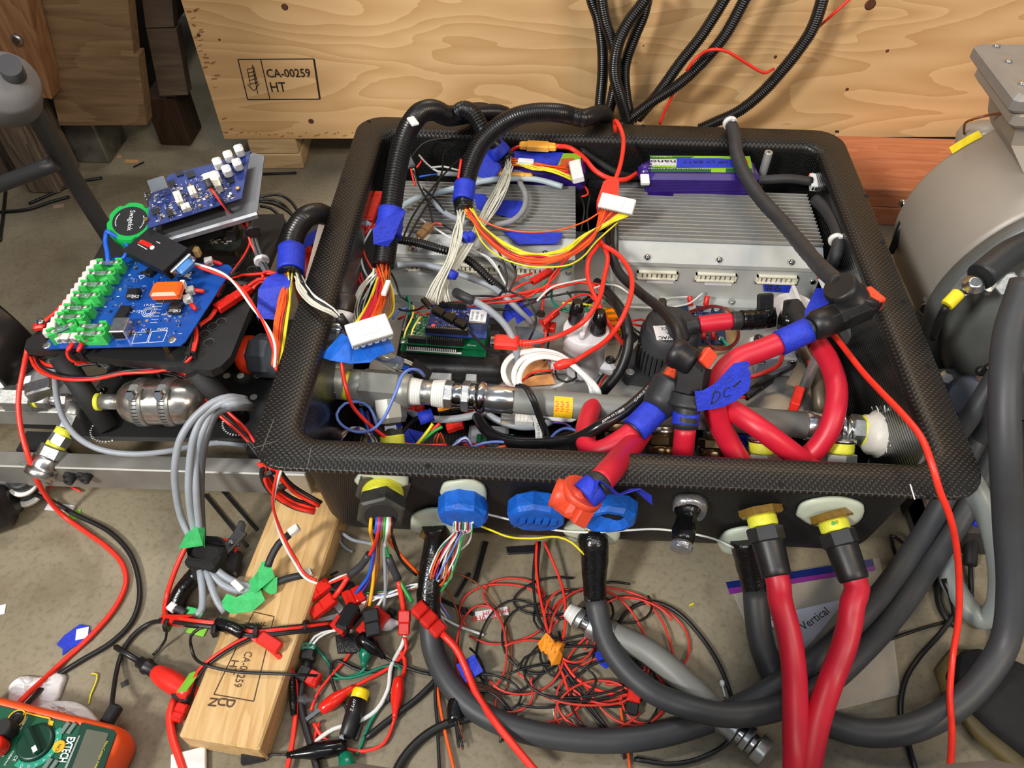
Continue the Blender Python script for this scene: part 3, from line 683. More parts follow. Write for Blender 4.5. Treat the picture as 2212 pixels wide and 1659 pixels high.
seg_((130,866,z0),(150,867,z0), .0095, zinc, 'nut', 'h'); seg_((148,867,z0),(178,868,z0), .0085, steel, 'pipe'); seg_((165,868,z0),(230,872,z0), .010, zinc, 'pipe')
e0 = (166,872,z0); seg_(e0,(155,900,.113), .0105, zinc, 'elbow'); seg_((157,893,.114),(142,927,.106), .0115, zinc, 'nut', 'h')
seg_((144,928,.106),(136,942,.103), .0115, ytape, 'thread_tape'); seg_((137,940,.103),(122,962,.098), .0122, zinc, 'nut', 'h'); seg_((124,958,.098),(117,970,.096), .0115, ytape, 'thread_tape')
seg_((120,966,.097),(104,996,.089), .0165, zinc, 'coupler_body', 'h')
a, b = P(108,988,.091), P(82,1032,.080); d = b-a; L = d.length
cp = MB().lathe(a, d, [(.0165,0),(.0172,.002),(.0172,.012),(.0162,.014),(.0175,.016),(.0178,L-.004),(.0165,L-.001),(.013,L),(.011,L-.004),(.004,L-.008)], 40).build('knurled_sleeve', steel, hf)
kn_ = MB(); dn = d.normalized(); u = dn.orthogonal(); v_ = dn.cross(u)
for j in range(44):
    for k in range(7):
        t = 2*pi*j/44+k*.05; n_ = u*cos(t)+v_*sin(t); kn_.box(a+dn*(.018+k*(L-.026)/7)+n_*.0178, ((L-.026)/8, .0013, .0007), rotm(dn, n_))
kn_.build('knurling', steel, cp)['kind'] = 'stuff'
# black tool body with a white-collared knob, lower left
tb = thing('camera_housing', 'black housing with a knob and white washers lying by the beam at the left edge', 'housing', tuple(P(30,1080,0)))
MB().lathe(P(-25,1090,.03), V((.85,.45,.05)), [(.035,-.06),(.035,.015),(.030,.02),(.024,.022),(.022,.03)], 30).build('body', black, tb)
MB().lathe(P(60,1062,.015), (0,-.15,1), [(.022,0),(.022,.006)], 26).build('washer', white, tb)
MB().lathe(P(58,1058,.021), (0,-.15,1), [(.016,0),(.016,.02)], 26).build('spacer', black, tb)
MB().lathe(P(54,1046,.041), (0,-.15,1), [(.0175,0),(.0175,.004)], 26).build('washer', white, tb)
MB().lathe(P(53,1042,.045), (0,-.15,1), [(.0135,0),(.014,.001),(.014,.010),(.012,.012),(.005,.012),(.005,.009)], 26).build('knob', rubber, tb)
MB().box(P(-5,1020,.05), (.05,.04,.02), bev=.003).build('flange', dgrey, tb)
# red/blue/orange items between frame and box
og = thing('thruster_cap', 'orange and grey cable gland cap beside the rim at the frame', 'cap', tuple(P(575,765,.11)))
a, b = P(520,765,.150), P(610,770,.160); d = b-a; L = d.length
MB().lathe(a, d, [(.012,0),(.019,.003),(.0235,.008),(.0235,.016),(.0215,.018),(.0215,.022)], 30).build('cap', mat('orange_red_plastic', (236,60,24), .35), og)
MB().lathe(a+d.normalized()*.0215, d, [(.024,0),(.0265,.004),(.0265,.024),(.024,.03)], 8, smooth=False).build('grip', mat('slate_plastic', (62,66,72), .5), og)
MB().lathe(a+d.normalized()*.05, d, [(.026,0),(.026,.03)], 24).build('sleeve', mat('slate_plastic', (62,66,72), .5), og)
cy = thing('black_canister', 'black canister standing on the lower plate of the frame', 'cylinder', tuple(P(495,760,LPZ)))
MB().lathe(P(497,778,LPZ+.0005), (0,0,1), [(.016,0),(.016,.03),(.013,.03),(.013,.024)], 28).build('body', black, cy)
MB().lathe(P(543,715,LPZ+.0005), (0,0,1), [(.013,0),(.013,.035),(.010,.035),(.010,.03)], 28).build('body', black, cy)
# ---------------- blue fuse board on the frame
BP = Plane((92,751,.217), (402,742,.224), (244,556,.226))
fb = thing('fuse_board', 'blue circuit board with a row of green fuse holders on the instrument frame', 'circuit board', tuple(P(280,680,.207)))
pcb(fb, BP, ((92,749),(96,744),(240,560),(248,554),(494,572),(502,580),(400,738),(390,746),(100,753)), pcbblue)
gfh = mat('green_fuse_holder', (64,196,92), .42, var=.05)
glass = mat('clear_plastic', (225,232,235), .08, trans=.9, var=.0)
def fuse(x, y, ang=0.0):
    """green open fuse holder, centre at pixel"""
    c = BP.hit(x, y, 0); R3 = BP.R @ Matrix.Rotation(ang, 3, 'Z')
    h = MB()
    h.box(c+BP.n*.0022, (.031,.0105,.0044), R3)
    for s_ in (-1, 1):
        h.box(c+R3 @ V((s_*.0115,.0,.0085)), (.008,.0105,.009), R3); h.box(c+R3 @ V((s_*.0115,.0041,.0145)), (.008,.0022,.004), R3); h.box(c+R3 @ V((s_*.0115,-.0041,.0138)), (.008,.0022,.003), R3)
    o = h.build('fuse_holder', gfh, fb); o['kind'] = 'stuff'
    MB().tube([c+R3 @ V((-.010,0,.0135)), c+R3 @ V((.010,0,.0135))], .0026, 12).build('fuse', glass, o)
    for s_ in (-1, 1): MB().lathe(c+R3 @ V((s_*.0095-.003,0,.0135)), R3 @ V((1,0,0)), [(.0029,0),(.0029,.006)], 12).build('fuse_cap', pin, o)
for (x, y) in ((246,582),(231,604),(214,628),(198,652),(179,679),(165,698)): fuse(x, y+4)
fuse(212,722); fuse(208,738); fuse(147,727,.55)
ofr = mat('orange_fuse', (244,96,20), .3, var=.05)
c = BP.hit(370, 640, 0)
o = BP.comp(MB(), 366, 636, .034, .022, .012, 0, .003, w=.012).build('relay', ofr, fb)
BP.comp(MB(), 372, 640, .030, .020, .012).build('relay_base', black, fb)
for x, y in ((398,620),(388,642)): BP.comp(MB(), x, y, .005, .007, .008, w=.013).build('relay_clip', ivory, fb)
lt = mat('light_grey_terminal', (214,214,210), .4, var=.04)
def term(x, y, rot=0.0):
    o = BP.comp(MB(), x, y, .0095, .0085, .009, 0, .0008, rot=rot).build('screw_terminal', lt, fb)
    q = BP.hit(x, y, .009); MB().lathe(q, BP.n, [(.0024,0),(.0024,.0006)], 12).build('terminal_screw', steel, o)
n = 13
for k in range(n):
    t = k/(n-1); term(210+(110-210)*t, 577+(724-577)*t, .25)
for x, y in ((129,737),(148,736),(169,735),(186,735)): term(x, y)
for x, y in ((414,634),(409,652),(454,571)): term(x, y, .3)
def jack(x, y, sx, sy, h, m, rot=0.0): 
    o = BP.comp(MB(), x, y, sx, sy, h, 0, .0006, rot=rot).build('network_jack', m, fb)
    q = BP.hit(x, y, 0)+BP.R @ V((0,-sy/2-.0003,h*.48)); MB().box(q, (sx*.72,.0008,h*.66), BP.R).build('jack_opening', hole, o)
jack(268,718,.017,.021,.0135, steel, 0)
BP.comp(MB(), 231,733,.008,.008,.005,0,.0006).build('usb_port', brass, fb)
for (x, y, a_, b_, h) in ((287,672,.012,.014,.006),(325,602,.011,.016,.006)):
    BP.comp(MB(), x+10, y-18, a_, b_*1.6, h, 0, .001, rot=-.45).build('chip', black, fb) if y < 610 else BP.comp(MB(), x-20, y+10, a_, b_*1.6, h, 0, .001, rot=-.15).build('chip', black, fb)
for x, y in ((292,641),(382,672)):
    o = BP.comp(MB(), x, y, .0145, .0145, .009, 0, .0028).build('inductor', black, fb)
    q = BP.hit(x, y, .0094); text('2R2', q-BP.ux*.004-BP.uy*.002, BP.ux, BP.uy, .004, wink, o, 'marking')
smd(BP, (.045,.150), (.01,.135), 210, fb)
mk = MB()
def bl(a, b, w_=.0006): line(mk, BP.hit(*a, .0001), BP.hit(*b, .0001), w_, BP.n, .0002)
for r_ in (((285,742),(293,718),(325,717),(317,740)),((320,740),(328,716),(362,714),(352,738))):
    for i in range(4): bl(r_[i], r_[(i+1) % 4])
for i, (a, b) in enumerate((((300,596),(316,594)),((316,594),(304,603)),((304,603),(300,596)))): bl(a, b, .0008)
for k in range(7): bl((325+k*2,697-k*7),(340+k*2,697-k*7), .0005)
mk.build('silkscreen', wink, fb)['kind'] = 'stuff'
cc = BP.hit(321,674,.0001)
for k in range(3): MB().lathe(cc, BP.n, [(.0078-.002*k,0),(.0078-.002*k,.0002*(k+1)),(.0072-.002*k,.0002*(k+1))], 20, caps=False).build('printed_logo', wink, fb)
MB().prism([BP.hit(x, y, .0001) for x, y in ((384,597),(402,592),(414,591),(408,600))], BP.n*.0002).build('printed_logo', wink, fb)
for s_, x, y in (('LP-12V',281,676),('LP-5V',311,662),('POE1',305,716),('POE2',340,714),('HP-5V',349,682)): text(s_, BP.hit(x, y), BP.ux, BP.uy, .0036, wink, fb, 'marking')
for x, y in ((101,746),(372,734)): MB().lathe(BP.hit(x, y), BP.n, [(.0048,0),(.0048,.0004),(.0022,.0005)], 18).build('mounting_hole', pin, fb)
for (x, y, dd) in ((162,744,(-.4,-1,-.3)),(182,744,(-.3,-1,-.4)),(425,630,(1,0,-.1)),(417,660,(.6,-.6,-.1)),(464,568,(.8,0,-.3)),(445,578,(.8,-.3,-.1))): spade(fb, BP.hit(x-4, y-3, .005), dd)
for m_, pts in ((red, ((148,748,.218),(145,762),(150,775),(165,783),(185,780,.188))),(black, ((172,750,.218),(176,765),(188,778),(210,783,.187))),(red, ((428,630,.224),(441,634),(442,655),(436,676,.212))),(black, ((420,662,.222),(428,676),(427,690,.212))),(black, ((466,570,.222),(466,590),(462,610,.214))),(red, ((464,590,.22),(468,600),(466,608,.214)))):
    wire('lead', None, None, pts, .0018, m_, fb)
g2 = thing('green_circuit_board', 'green circuit board slung under the black top plate', 'circuit board', tuple(P(240,780,.17)))
gp = Plane((100,771,.176), (376,797,.176), (170,690,.176)); MB().box(gp.at(gp.w/2, .05, -.001), (gp.w, .10, .006), gp.R).build('board', mat('bare_green_board', (10,110,72), .4), g2)
MB().box(gp.at(gp.w*.55, .055, -.009), (gp.w*.8, .08, .006), gp.R).build('components', black, g2)
# ---------------- second blue board on a tilted grey tray
T = Plane((365,516,.262), (556,457,.268), (470,340,.300))
tb2 = thing('sensor_board', 'dark blue circuit board on a tilted grey metal tray at the top of the frame', 'circuit board', tuple(P(450,470,.21)))
tray = mat('grey_painted_tray', (106,108,112), .38, .4, var=.06, scale=20)
MB().prism([T.hit(x, y) for x, y in ((330,508),(364,514),(556,458),(571,336),(548,330),(330,420))], -T.n*.0025).build('tray', tray, tb2)
a, b = T.hit(330,512), T.hit(557,457)
MB().box((T.hit(364,514)+T.hit(556,458))/2+V((0,-.002,-.003)), ((T.hit(364,514)-T.hit(556,458)).length, .004, .008), rotm(T.hit(556,458)-T.hit(364,514), T.n)).build('tray_lip', mat('bright_edge', (196,200,206), .35, .5), tb2)
MB().box(T.hit(410,462,-.02), (.08,.06,.04), T.R).build('tray_support', blackm, tb2)
Bp = Plane(T.hit(318,494,.016), T.hit(522,428,.016), T.hit(545,325,.016))
pcb(tb2, Bp, ((318,494),(522,428),(541,325),(470,350),(365,378),(330,415),(322,440)), pcbnavy)
for x, y in ((326,490),(520,424)): MB().lathe(Bp.hit(x, y, -.015), Bp.n, [(.0024,0),(.0024,.018)], 6, smooth=False).build('brass_standoff', brass, tb2)
jm = MB(); o = Bp.comp(jm, 347,412,.020,.018,.014,0,.0008).build('network_jack', chrome, tb2)
ivw = mat('translucent_white', (228,230,230), .35, var=.04)
for (x, y) in ((474,362),(497,347),(520,334),(470,392),(494,378),(516,364)): 
    o = Bp.comp(MB(), x, y, .0105, .0105, .016, 0, .003).build('white_plug_socket', ivw, tb2)
for (x, y, a_, b_, h) in ((463,402,.016,.022,.014),(388,432,.008,.016,.008),(418,418,.008,.012,.008),(404,452,.010,.008,.008)):
    o = Bp.comp(MB(), x, y, a_, b_, h, 0, .0006).build('pin_socket', ivory, tb2)
    pn = MB()
    for k in range(5): pn.box(Bp.hit(x, y, h+.001)+Bp.uy*(k-2)*b_*.18, (.0007,.0007,.004), Bp.R)
    pn.build('pins', pin, o)['kind'] = 'stuff'
smd(Bp, (.01, Bp.w*.95), (.003,Bp.h*.80), 330, tb2)
for x, y, s_ in ((388,375,.008),(412,378,.009),(372,398,.007),(336,458,.008),(368,462,.007),(500,392,.006)): Bp.comp(MB(), x, y, s_, s_, .002, 0).build('chip', black, tb2)
# lead plugged into it
wl = thing('power_lead', 'red and black twin lead plugged into the tilted blue board', 'cable', tuple(P(500,470,.25)))
MB().tube(spline([Bp.hit(446,388,.022), Bp.hit(455,405,.018)], .004), .0042, 12).build('heat_shrink', mat('grey_heat_shrink', (52,54,58), .5), wl)
for dx_, m_ in ((0, red), (4, black)):
    wire('wire', None, None, (Bp.hit(455+dx_,405,.017), Bp.hit(480+dx_,440,.006), P(505+dx_,468,.26), P(530+dx_,492,.24), P(541+dx_,520,.225), P(528+dx_,552,.218), P(500+dx_,590,.214), P(470+dx_,640,.212)), .0018, m_, wl)
gb = thing('cable_bundle', 'grey cables bundled with black and white ties beside the tilted board', 'cable', tuple(P(565,540,.2)))
bundle(gb, ((540,470,.25),(548,505),(560,545),(580,585),(600,612,.195)), [dgrey]*5, .0024, .005)
wire('wire', None, None, ((532,478,.25),(540,520),(560,560),(576,590,.2)), .0018, red, gb)
ztie(gb, P(546,500,.247), (.3,-.9,-.2), .0085, black, .005); ztie(gb, P(565,563,.217), (.4,-.9,-.2), .0085, mat('natural_nylon', (206,214,218), .4), .005)
# black camera computer board below the tray
cb = thing('small_computer_board', 'small black circuit board with a metal port under the grey tray', 'circuit board', tuple(P(470,520,.205)))
CP = Plane((424,530,.226), (520,528,.226), (440,495,.226))
MB().prism([CP.hit(x, y) for x, y in ((423,528),(432,537),(505,541),(520,530),(525,495),(430,500))], -CP.n*.0016).build('board', mat('black_circuit_board', (30,36,32), .4, var=.4, scale=160), cb)
CP.comp(MB(), 448,518,.013,.011,.010,0,.0008).build('usb_port', steel, cb); CP.comp(MB(), 505,510,.012,.02,.016,0,.001).build('connector', black, cb)
smd(CP, (.012,.045), (.002,.03), 70, cb)
for x, y in ((430,540),(508,545)): MB().lathe(P(x, y, UPZ), (0,0,1), [(.0025,0),(.0025,.019)], 6, smooth=False).build('brass_standoff', brass, cb)
ob = BP.comp(MB(), 430, 553, .007, .009, .013, 0, .002, w=.001).build('capacitor', mat('tan_plastic', (206,170,110), .5), fb)
# green valve knob
kg = thing('valve_knob', 'green scalloped valve knob with a black label and white script', 'knob', tuple(P(285,520,.17)))
ctr = P(281,478,.262); nn = V((.06,-.30,.95)).normalized(); e1 = nn.cross(V((0,1,0))).normalized(); e1 = -e1 if e1.x < 0 else e1; e2 = nn.cross(e1)
gk = mat('green_knob', (16,168,72), .35, var=.05)
pr = []
for hgt, sc in ((-.040,.82),(-.038,.9),(-.012,1.0),(-.004,1.0),(0,.94)):
    ring = []
    for j in range(72):
        t = 2*pi*j/72; r_ = .0285*sc*(1-.10*max(0, cos(6*t))**3); ring.append(ctr+nn*hgt+(e1*cos(t)+e2*sin(t))*r_)
    pr.append(ring)
MB().loft(pr, 0, True, True, False).build('knob_body', gk, kg)
lb = MB().lathe(ctr+nn*.0001, nn, [(.0205,0),(.0205,.0006)], 40).build('knob_label', black, kg)
td = P(264,456,.262)-P(296,506,.262)
text('Swagelok', P(297,500,.2625), P(283,454,.2625)-P(297,500,.2625), -(P(320,478,.2625)-P(281,478,.2625)), .0062, wink, lb, 'script_lettering', .030, lift=.0012) if False else text('Swagelok', ctr+e1*(-.003)+e2*.0145+nn*.0008, -e2*1.0+e1*.12, e1, .0062, wink, lb, 'script_lettering', .029)
for sg in (-1, 1):
    dots = MB()
    for k in range(9):
        t = (pi if sg < 0 else 0)+(k-4)*.13; dots.box(ctr+nn*.0008+(e1*cos(t)+e2*sin(t))*.0165, (.0012,.0012,.0002), rotm(e1, nn))
    dots.build('label_dots', wink, lb)['kind'] = 'stuff'
MB().lathe(ctr-nn*.07, nn, [(.010,0),(.010,.032)], 20).build('stem', steel, kg)
# black serial adapter
AD = Plane((272,548,.262), (352,590,.258), (322,505,.272))
ad = thing('serial_adapter', 'black plastic serial adapter with a blue nine-pin plug above the fuse board', 'adapter', tuple(P(340,560,.225)))
pa = [AD.hit(x, y) for x, y in ((265,540),(322,492),(405,535),(352,585))]
MB().prism(pa, -AD.n*.020).build('adapter_body', mat('adapter_black', (24,24,26), .5, var=.15), ad)
MB().prism([AD.hit(x, y, .0002) for x, y in ((297,524),(308,518),(330,528),(322,535))], AD.n*.0004).build('red_marking', redw, ad)
MB().lathe(AD.hit(329,535), AD.n, [(.0028,0),(.0028,.0004),(.0018,.0004)], 16).build('white_marking', wink, ad)
for a, b in (((304,519),(326,530)),((338,522),(346,526)),((298,528),(318,539))):
    mk = MB(); line(mk, AD.hit(*a, .0002), AD.hit(*b, .0002), .0008, AD.n, .0003); mk.build('white_marking', wink, ad)
fx = (AD.hit(405,535)-AD.hit(352,585)).normalized(); out = AD.ux
mid = (AD.hit(405,535)+AD.hit(352,585))/2-AD.n*.010
RR = rotm(fx, AD.n)
fwd = (AD.hit(405,535)-AD.hit(322,492)).normalized()
MB().box(mid+fwd*.004, (.031,.004,.013), RR, bev=.002).build('plug_flange', chrome, ad)
MB().box(mid+fwd*.010, (.020,.010,.010), RR, bev=.003).build('plug_face', mat('plug_blue', (70,130,200), .4), ad)
for s_ in (-1, 1): MB().lathe(mid+fwd*.006+fx*s_*.0125, fwd, [(.003,0),(.003,.004)], 6, smooth=False).build('hex_post', chrome, ad)
tw = thing('twisted_lead', 'twisted white and red lead from the blue plug down past the box corner', 'cable', tuple(P(520,620,.2)))
base = pw(((402,566,.25),(440,578),(490,598),(520,625),(545,660),(575,705),(592,750),(595,800,.235)))
for k, m_ in enumerate((whitew, red)):
    sp_ = resample(spline(base, .004), .004); pts = [q+V((cos(i*.16+k*pi), sin(i*.16+k*pi), .5*sin(i*.16+k*pi)))*.0016 for i, q in enumerate(sp_)]
    MB().tube(pts, .0016, 6).build('wire', m_, tw)
# blue leads beside the knob
wire('blue_wire', 'blue wire hanging from the green knob down to the fuse board', 'wire', ((231,500,.255),(228,520),(232,545),(235,572,.235)), .003, bluew, seg=8)
wire('blue_wire', 'blue wire crossing the green knob towards the adapter', 'wire', ((228,498,.262),(246,508),(262,518),(278,534),(268,556),(258,566,.235)), .0024, bluew, seg=8)
wire('red_wire', 'short straight red wire ending in a crimp behind the fuse board', 'wire', ((152,640,.20),(125,672),(94,697,.20)), .003, red, seg=8)
cr2 = thing('crimp_lug', 'red crimped lug on the corner of the black top plate', 'lug', tuple(P(88,700,.2055)))
MB().box(P(86,705,.21), (.013,.010,.008), Matrix.Rotation(.3,3,'Z'), bev=.002).build('sleeve', redw, cr2); MB().lathe(P(89,696,.214), (.1,-.1,1), [(.004,0),(.004,.002),(.002,.003)], 12).build('screw', steel, cr2)
MB().prism([P(75,690,.214), P(81,698,.214), P(80,702,.214), P(74,696,.214)], (0,0,.001)).build('tongue', chrome, cr2)
# black leads behind the frame to the box
blk = thing('cable_bundle', 'black leads behind the grey tray running towards the box', 'cable', tuple(P(600,450,.1)))
for pts in (((562,425,.2),(600,420),(625,432),(645,458,.19)),((560,435,.2),(590,440),(620,455),(640,475,.19)),((562,445,.2),(585,450),(605,468),(625,490,.18)),((560,430,.19),(600,435),(635,470),(640,500,.17))):
    wire('lead', None, None, pts, .0022, black, blk)
# ================= fittings through the front wall of the box
FY = .0305
epoxy = mat('milky_epoxy', (196,206,188), .35, var=.08, scale=25, coat=.3)
amber = mat('amber_epoxy', (128,98,40), .25, var=.3, scale=60, coat=.5)
hexblack = mat('black_hex', (44,44,46), .35, var=.15)
gasket = mat('steel_dark', (84,84,80), .38, .6, var=.2, scale=80)
foil2 = mat('silver_foil', (176,178,180), .3, .8, var=.2, scale=60, bump=.6)
def W(x, y, d=0.0): return PY(x, y, FY-d)
def blob(poly, d, m, parent, name):
    """epoxy patch on the front wall: outline in pixels, domed"""
    c = V((0,0,0)); pts = [W(x, y) for x, y in spline2(poly)]
    for p in pts: c += p
    c /= len(pts); rings = []
    for k, o in ((1.0, 0), (.97, d*.7), (.82, d), (.4, d*1.15)): rings.append([c+(p-c)*k-V((0,o,0)) for p in pts])
    return MB().loft(rings, 0, True, True, True).build(name, m, parent)
def spline2(poly):
    pp = [V((x, y, 0)) for x, y in poly]; pp = pp+pp[:1]; return [(p.x, p.y) for p in spline(pp, 8)[:-1]]
def axis(p0, p1, L=None, droop=-.12):
    """direction from the wall point seen at p0 to the place seen at p1 that lies a little lower"""
    a = W(*p0); lo, hi = .0, .3
    for _ in range(50):
        m_ = (lo+hi)/2; b = W(*p1, m_)
        if b.z-a.z < droop*m_: lo = m_
        else: hi = m_
    return a, (W(*p1, lo)-a).normalized()
# 1 big yellow fitting
g1 = thing('cable_gland', 'large yellow-threaded cable gland with a dark hex nut and coloured wires', 'cable gland', tuple(W(828,1080)))
blob(((765,1035),(785,1012),(850,1010),(880,1020),(880,1050),(840,1065),(790,1060)), .004, epoxy, g1, 'sealant')
a, d = axis((828,1050), (824,1100), droop=.22)
MB().hexa(a, d, .030, .008, seg=6, phase=.2).build('flange_nut', gasket, g1)
MB().lathe(a+d*.008, d, [(.0205,0)]+[(.0205+(.0010 if k % 2 else -.0003), .001+k*.0016) for k in range(9)]+[(.019,.016)], 40).build('thread_tape', ytape, g1)
MB().hexa(a+d*.023, d, .0255, .019, phase=.25).build('hex_nut', gasket, g1)
MB().lathe(a+d*.036, d, [(.0165,0),(.0165,.0065)], 30).build('rubber_seal', blackm, g1)
G1 = a+d*.042
# 2, 3, 4 blue taped caps
def bluecap(pix, end, r, L, label, hole_=False, n=10):
    t = thing('sealed_port', label, 'port', tuple(W(*pix)))
    a, d = axis(pix, end, L); rings = []; u = V((1,0,0)); v = u.cross(d).normalized(); random.seed(int(pix[0]))
    for h, s in ((0,.92),(.002,1.0),(L*.75,1.02),(L*.95,.94),(L,.80)):
        rings.append([a+d*(h+random.uniform(-.0007,.0007))+(u*cos(2*pi*j/n+.2)+v*sin(2*pi*j/n+.2))*r*s*random.uniform(.97,1.03) for j in range(n)])
    mb = MB(); mb.loft(rings, 0, True, not hole_, False)
    if hole_:
        mb.loft([rings[-1], [a+d*(L*.55)+(u*cos(2*pi*j/n+.2)*.42+v*sin(2*pi*j/n+.2)*.30)*r+u*.003 for j in range(n)]], 0, False, False, False)
    mb.build('blue_tape', btp2, t)
    if hole_: MB().lathe(a+d*(L*.5), d, [(r*.45,0),(r*.45,.001)], 14).build('opening', hole, t)
    return t, a, d
g2_, a2, d2 = bluecap((1000,1078), (1000,1100), .0265, .024, 'blue-taped cap with a spray of thin coloured wires coming out')
blob(((950,1060),(958,1042),(985,1036),(1020,1034),(1046,1046),(1052,1065),(1046,1090),(1000,1085),(962,1085)), .004, epoxy, g2_, 'sealant')
g3_, _, _ = bluecap((1158,1085), (1158,1100), .030, .022, 'closed blue-taped cap on the front wall beside the orange connector')
for k in range(5): MB().strip([g3_.location+V((-.02+.009*k,-.0235,-.012+.002*(k % 3))), g3_.location+V((-.014+.008*k,-.025,-.002)), g3_.location+V((-.012+.008*k,-.023,.008))], .007, (1,.3,.2), .0005).build('tape_fold', btp2, g3_)
g4_, _, _ = bluecap((1322,1090), (1318,1108), .029, .022, 'open blue-taped cap with a dark opening on the front wall', True)
# epoxy + taped strain reliefs with thick grey cables
thick = mat('thick_grey_cable', (58,60,63), .5, var=.1, scale=20, bump=.06)
def relief(name, label, blobp, am, steps, rads):
    t = thing(name, label, 'cable', tuple(W(*blobp[0]))); blob(blobp, .0045, epoxy, t, 'sealant')
    if am: blob(am, .0075, amber, t, 'amber_sealant')
    pp = spline(pw(steps), .006); n = len(pp); rr = [rads[0]+(rads[1]-rads[0])*i/(n-1)+random.uniform(-.0005,.0005) for i in range(n)]
    MB().tube(pp, rr, 18).build('taped_sleeve', btape, t); return t
r5 = relief('thick_cable', 'thick dark cable leaving the lower left epoxy patch and curving along the floor', ((886,1140),(890,1112),(920,1098),(960,1097),(985,1105),(1010,1140),(1000,1152),(930,1158),(905,1150)), ((905,1150),(915,1132),(945,1128),(955,1150),(930,1160)),
    (W(938,1128), P(945,1150,.076), P(940,1185,.062), (930,1240,.05), (925,1300,.035), (930,1345,.022)), (.0150,.0125))
MB().tube(spline(pw(((928,1335,.026),(935,1400,.014),(960,1460,.012),(1010,1520,.011),(1090,1565,.011),(1200,1592,.011),(1330,1600,.012),(1440,1585,.013),(1560,1545,.015),(1620,1515,.028),(1690,1475,.043),(1790,1400,.045),(1880,1310,.05),(1950,1220,.05),(2010,1130,.07),(2060,1040,.10),(2110,950,.12),(2150,850,.17),(2190,740,.21),(2230,640,.25))), .01), .0122, 18).build('cable', thick, r5)
r6 = relief('thick_cable', 'thick dark cable leaving the middle epoxy patch and looping round to the right edge', ((1215,1145),(1225,1125),(1260,1115),(1300,1117),(1335,1130),(1340,1155),(1330,1170),(1280,1168),(1235,1165)), ((1245,1162),(1255,1140),(1290,1135),(1300,1160)),
    (W(1280,1152), P(1282,1172,.082), P(1285,1200,.07), (1284,1240,.055), (1286,1295,.035)), (.0170,.0125))
MB().tube(spline(pw(((1285,1285,.038),(1295,1340,.026),(1315,1395,.020),(1355,1450,.018),(1410,1495,.022),(1480,1525,.036),(1570,1545,.041),(1680,1530,.043),(1780,1480,.044),(1870,1400,.046),(1940,1320,.04),(2010,1220,.05),(2070,1130,.07),(2120,1040,.1),(2170,900,.13),(2220,800,.15))), .01), .0122, 18).build('cable', thick, r6)
MB().lathe(W(1280,1150), (0,-.9,-.4), [(.0115,.004),(.0118,.012)], 24).build('thread_tape', ytape, r6)
r9 = relief('thick_cable', 'thick dark cable leaving the epoxy patch behind the left red hose and sweeping right', ((1548,1170),(1565,1148),(1610,1136),(1640,1138),(1680,1140),(1694,1165),(1685,1182),(1640,1180),(1600,1195),(1562,1190)), ((1580,1172),(1610,1160),(1640,1165),(1630,1180),(1590,1182)),
    (W(1610,1160), P(1614,1185,.078), P(1622,1225,.06), (1634,1285,.04)), (.0175,.0140))
MB().tube(spline(pw(((1632,1275,.044),(1637,1340,.030),(1648,1400,.022),(1690,1485,.0145),(1760,1545,.0145),(1850,1580,.018),(1950,1578,.026),(2050,1535,.036),(2120,1470,.05),(2170,1390,.07),(2185,1280,.11),(2178,1130,.17),(2172,980,.24),(2170,850,.28),(2180,720,.31),(2215,610,.34))), .01), .0140, 18).build('cable', thick, r9)
# 7 foil-wrapped stub
g7 = thing('taped_stub', 'black-taped stub capped with crinkled silver foil on the front wall', 'stub', tuple(W(1488,1085)))
a, d = axis((1487,1085), (1480,1130), .04)
blob(((1450,1090),(1458,1072),(1480,1066),(1515,1070),(1528,1082),(1518,1110),(1508,1112),(1505,1095),(1480,1092)), .010, foil2, g7, 'foil')
MB().lathe(a, d, [(.016,0),(.013,.012),(.0095,.018),(.0105,.026),(.012,.032),(.012,.042),(.0095,.046)], 22).build('taped_body', btape, g7)
MB().lathe(a+d*.046, d, [(.0105,0),(.0115,.003),(.0105,.008),(.004,.009)], 12, smooth=False).build('foil_cap', foil2, g7)
# 8 and 10: red hoses
def hose(label, base, end, blobp, cpts, dark):
    t = thing('red_hose', label, 'hose', tuple(W(*base)))
    if blobp: blob(blobp, .004, epoxy, t, 'sealant')
    a, d = axis(base, end, droop=-.38)
    MB().lathe(a, d, [(.023,0),(.023,.006),(.021,.008)], 7, smooth=False).build('amber_collar', amber, t)
    MB().lathe(a+d*.008, d, [(.0142,0),(.0150,.002),(.0150,.009),(.0142,.012)], 28).build('thread_tape', ytape, t)
    MB().hexa(a+d*.019, d, .0185, .016, phase=.3).build('hex_nut', hexblack, t)
    MB().lathe(a+d*.034, d, [(.0168,0),(.0162,.002),(.0150,.028),(.0148,.034),(.0135,.036)], 28).build('sleeve', black, t)
    e = a+d*.064
    MB().tube(spline([e-d*.004, e+d*.014]+pw(cpts), .008), .0122, 18).build('hose', dred, t)
    return t
hose('left of two red hoses, running from the front wall to the bottom edge', (1640,1098), (1663,1188), None, ((1684,1290,.114),(1704,1370,.096),(1715,1450,.084),(1718,1540,.08),(1720,1640,.08),(1722,1760,.10)), 1)
hose('right of two red hoses, with a green dot on its black nut', (1792,1108), (1822,1190), ((1718,1110),(1728,1088),(1770,1074),(1830,1074),(1866,1090),(1864,1112),(1845,1130),(1800,1136),(1750,1130)), ((1842,1302,.117),(1836,1345,.106),(1822,1400,.096),(1795,1470,.08),(1768,1550,.076),(1748,1640,.08),(1735,1760,.10)), 1)
tag(MB().lathe(W(1800,1130,.022), (0,-.6,.8), [(.0022,0),(.0022,.0004)], 10).build('green_dot', green), 'green paint dot on the right hose nut', 'paint mark')
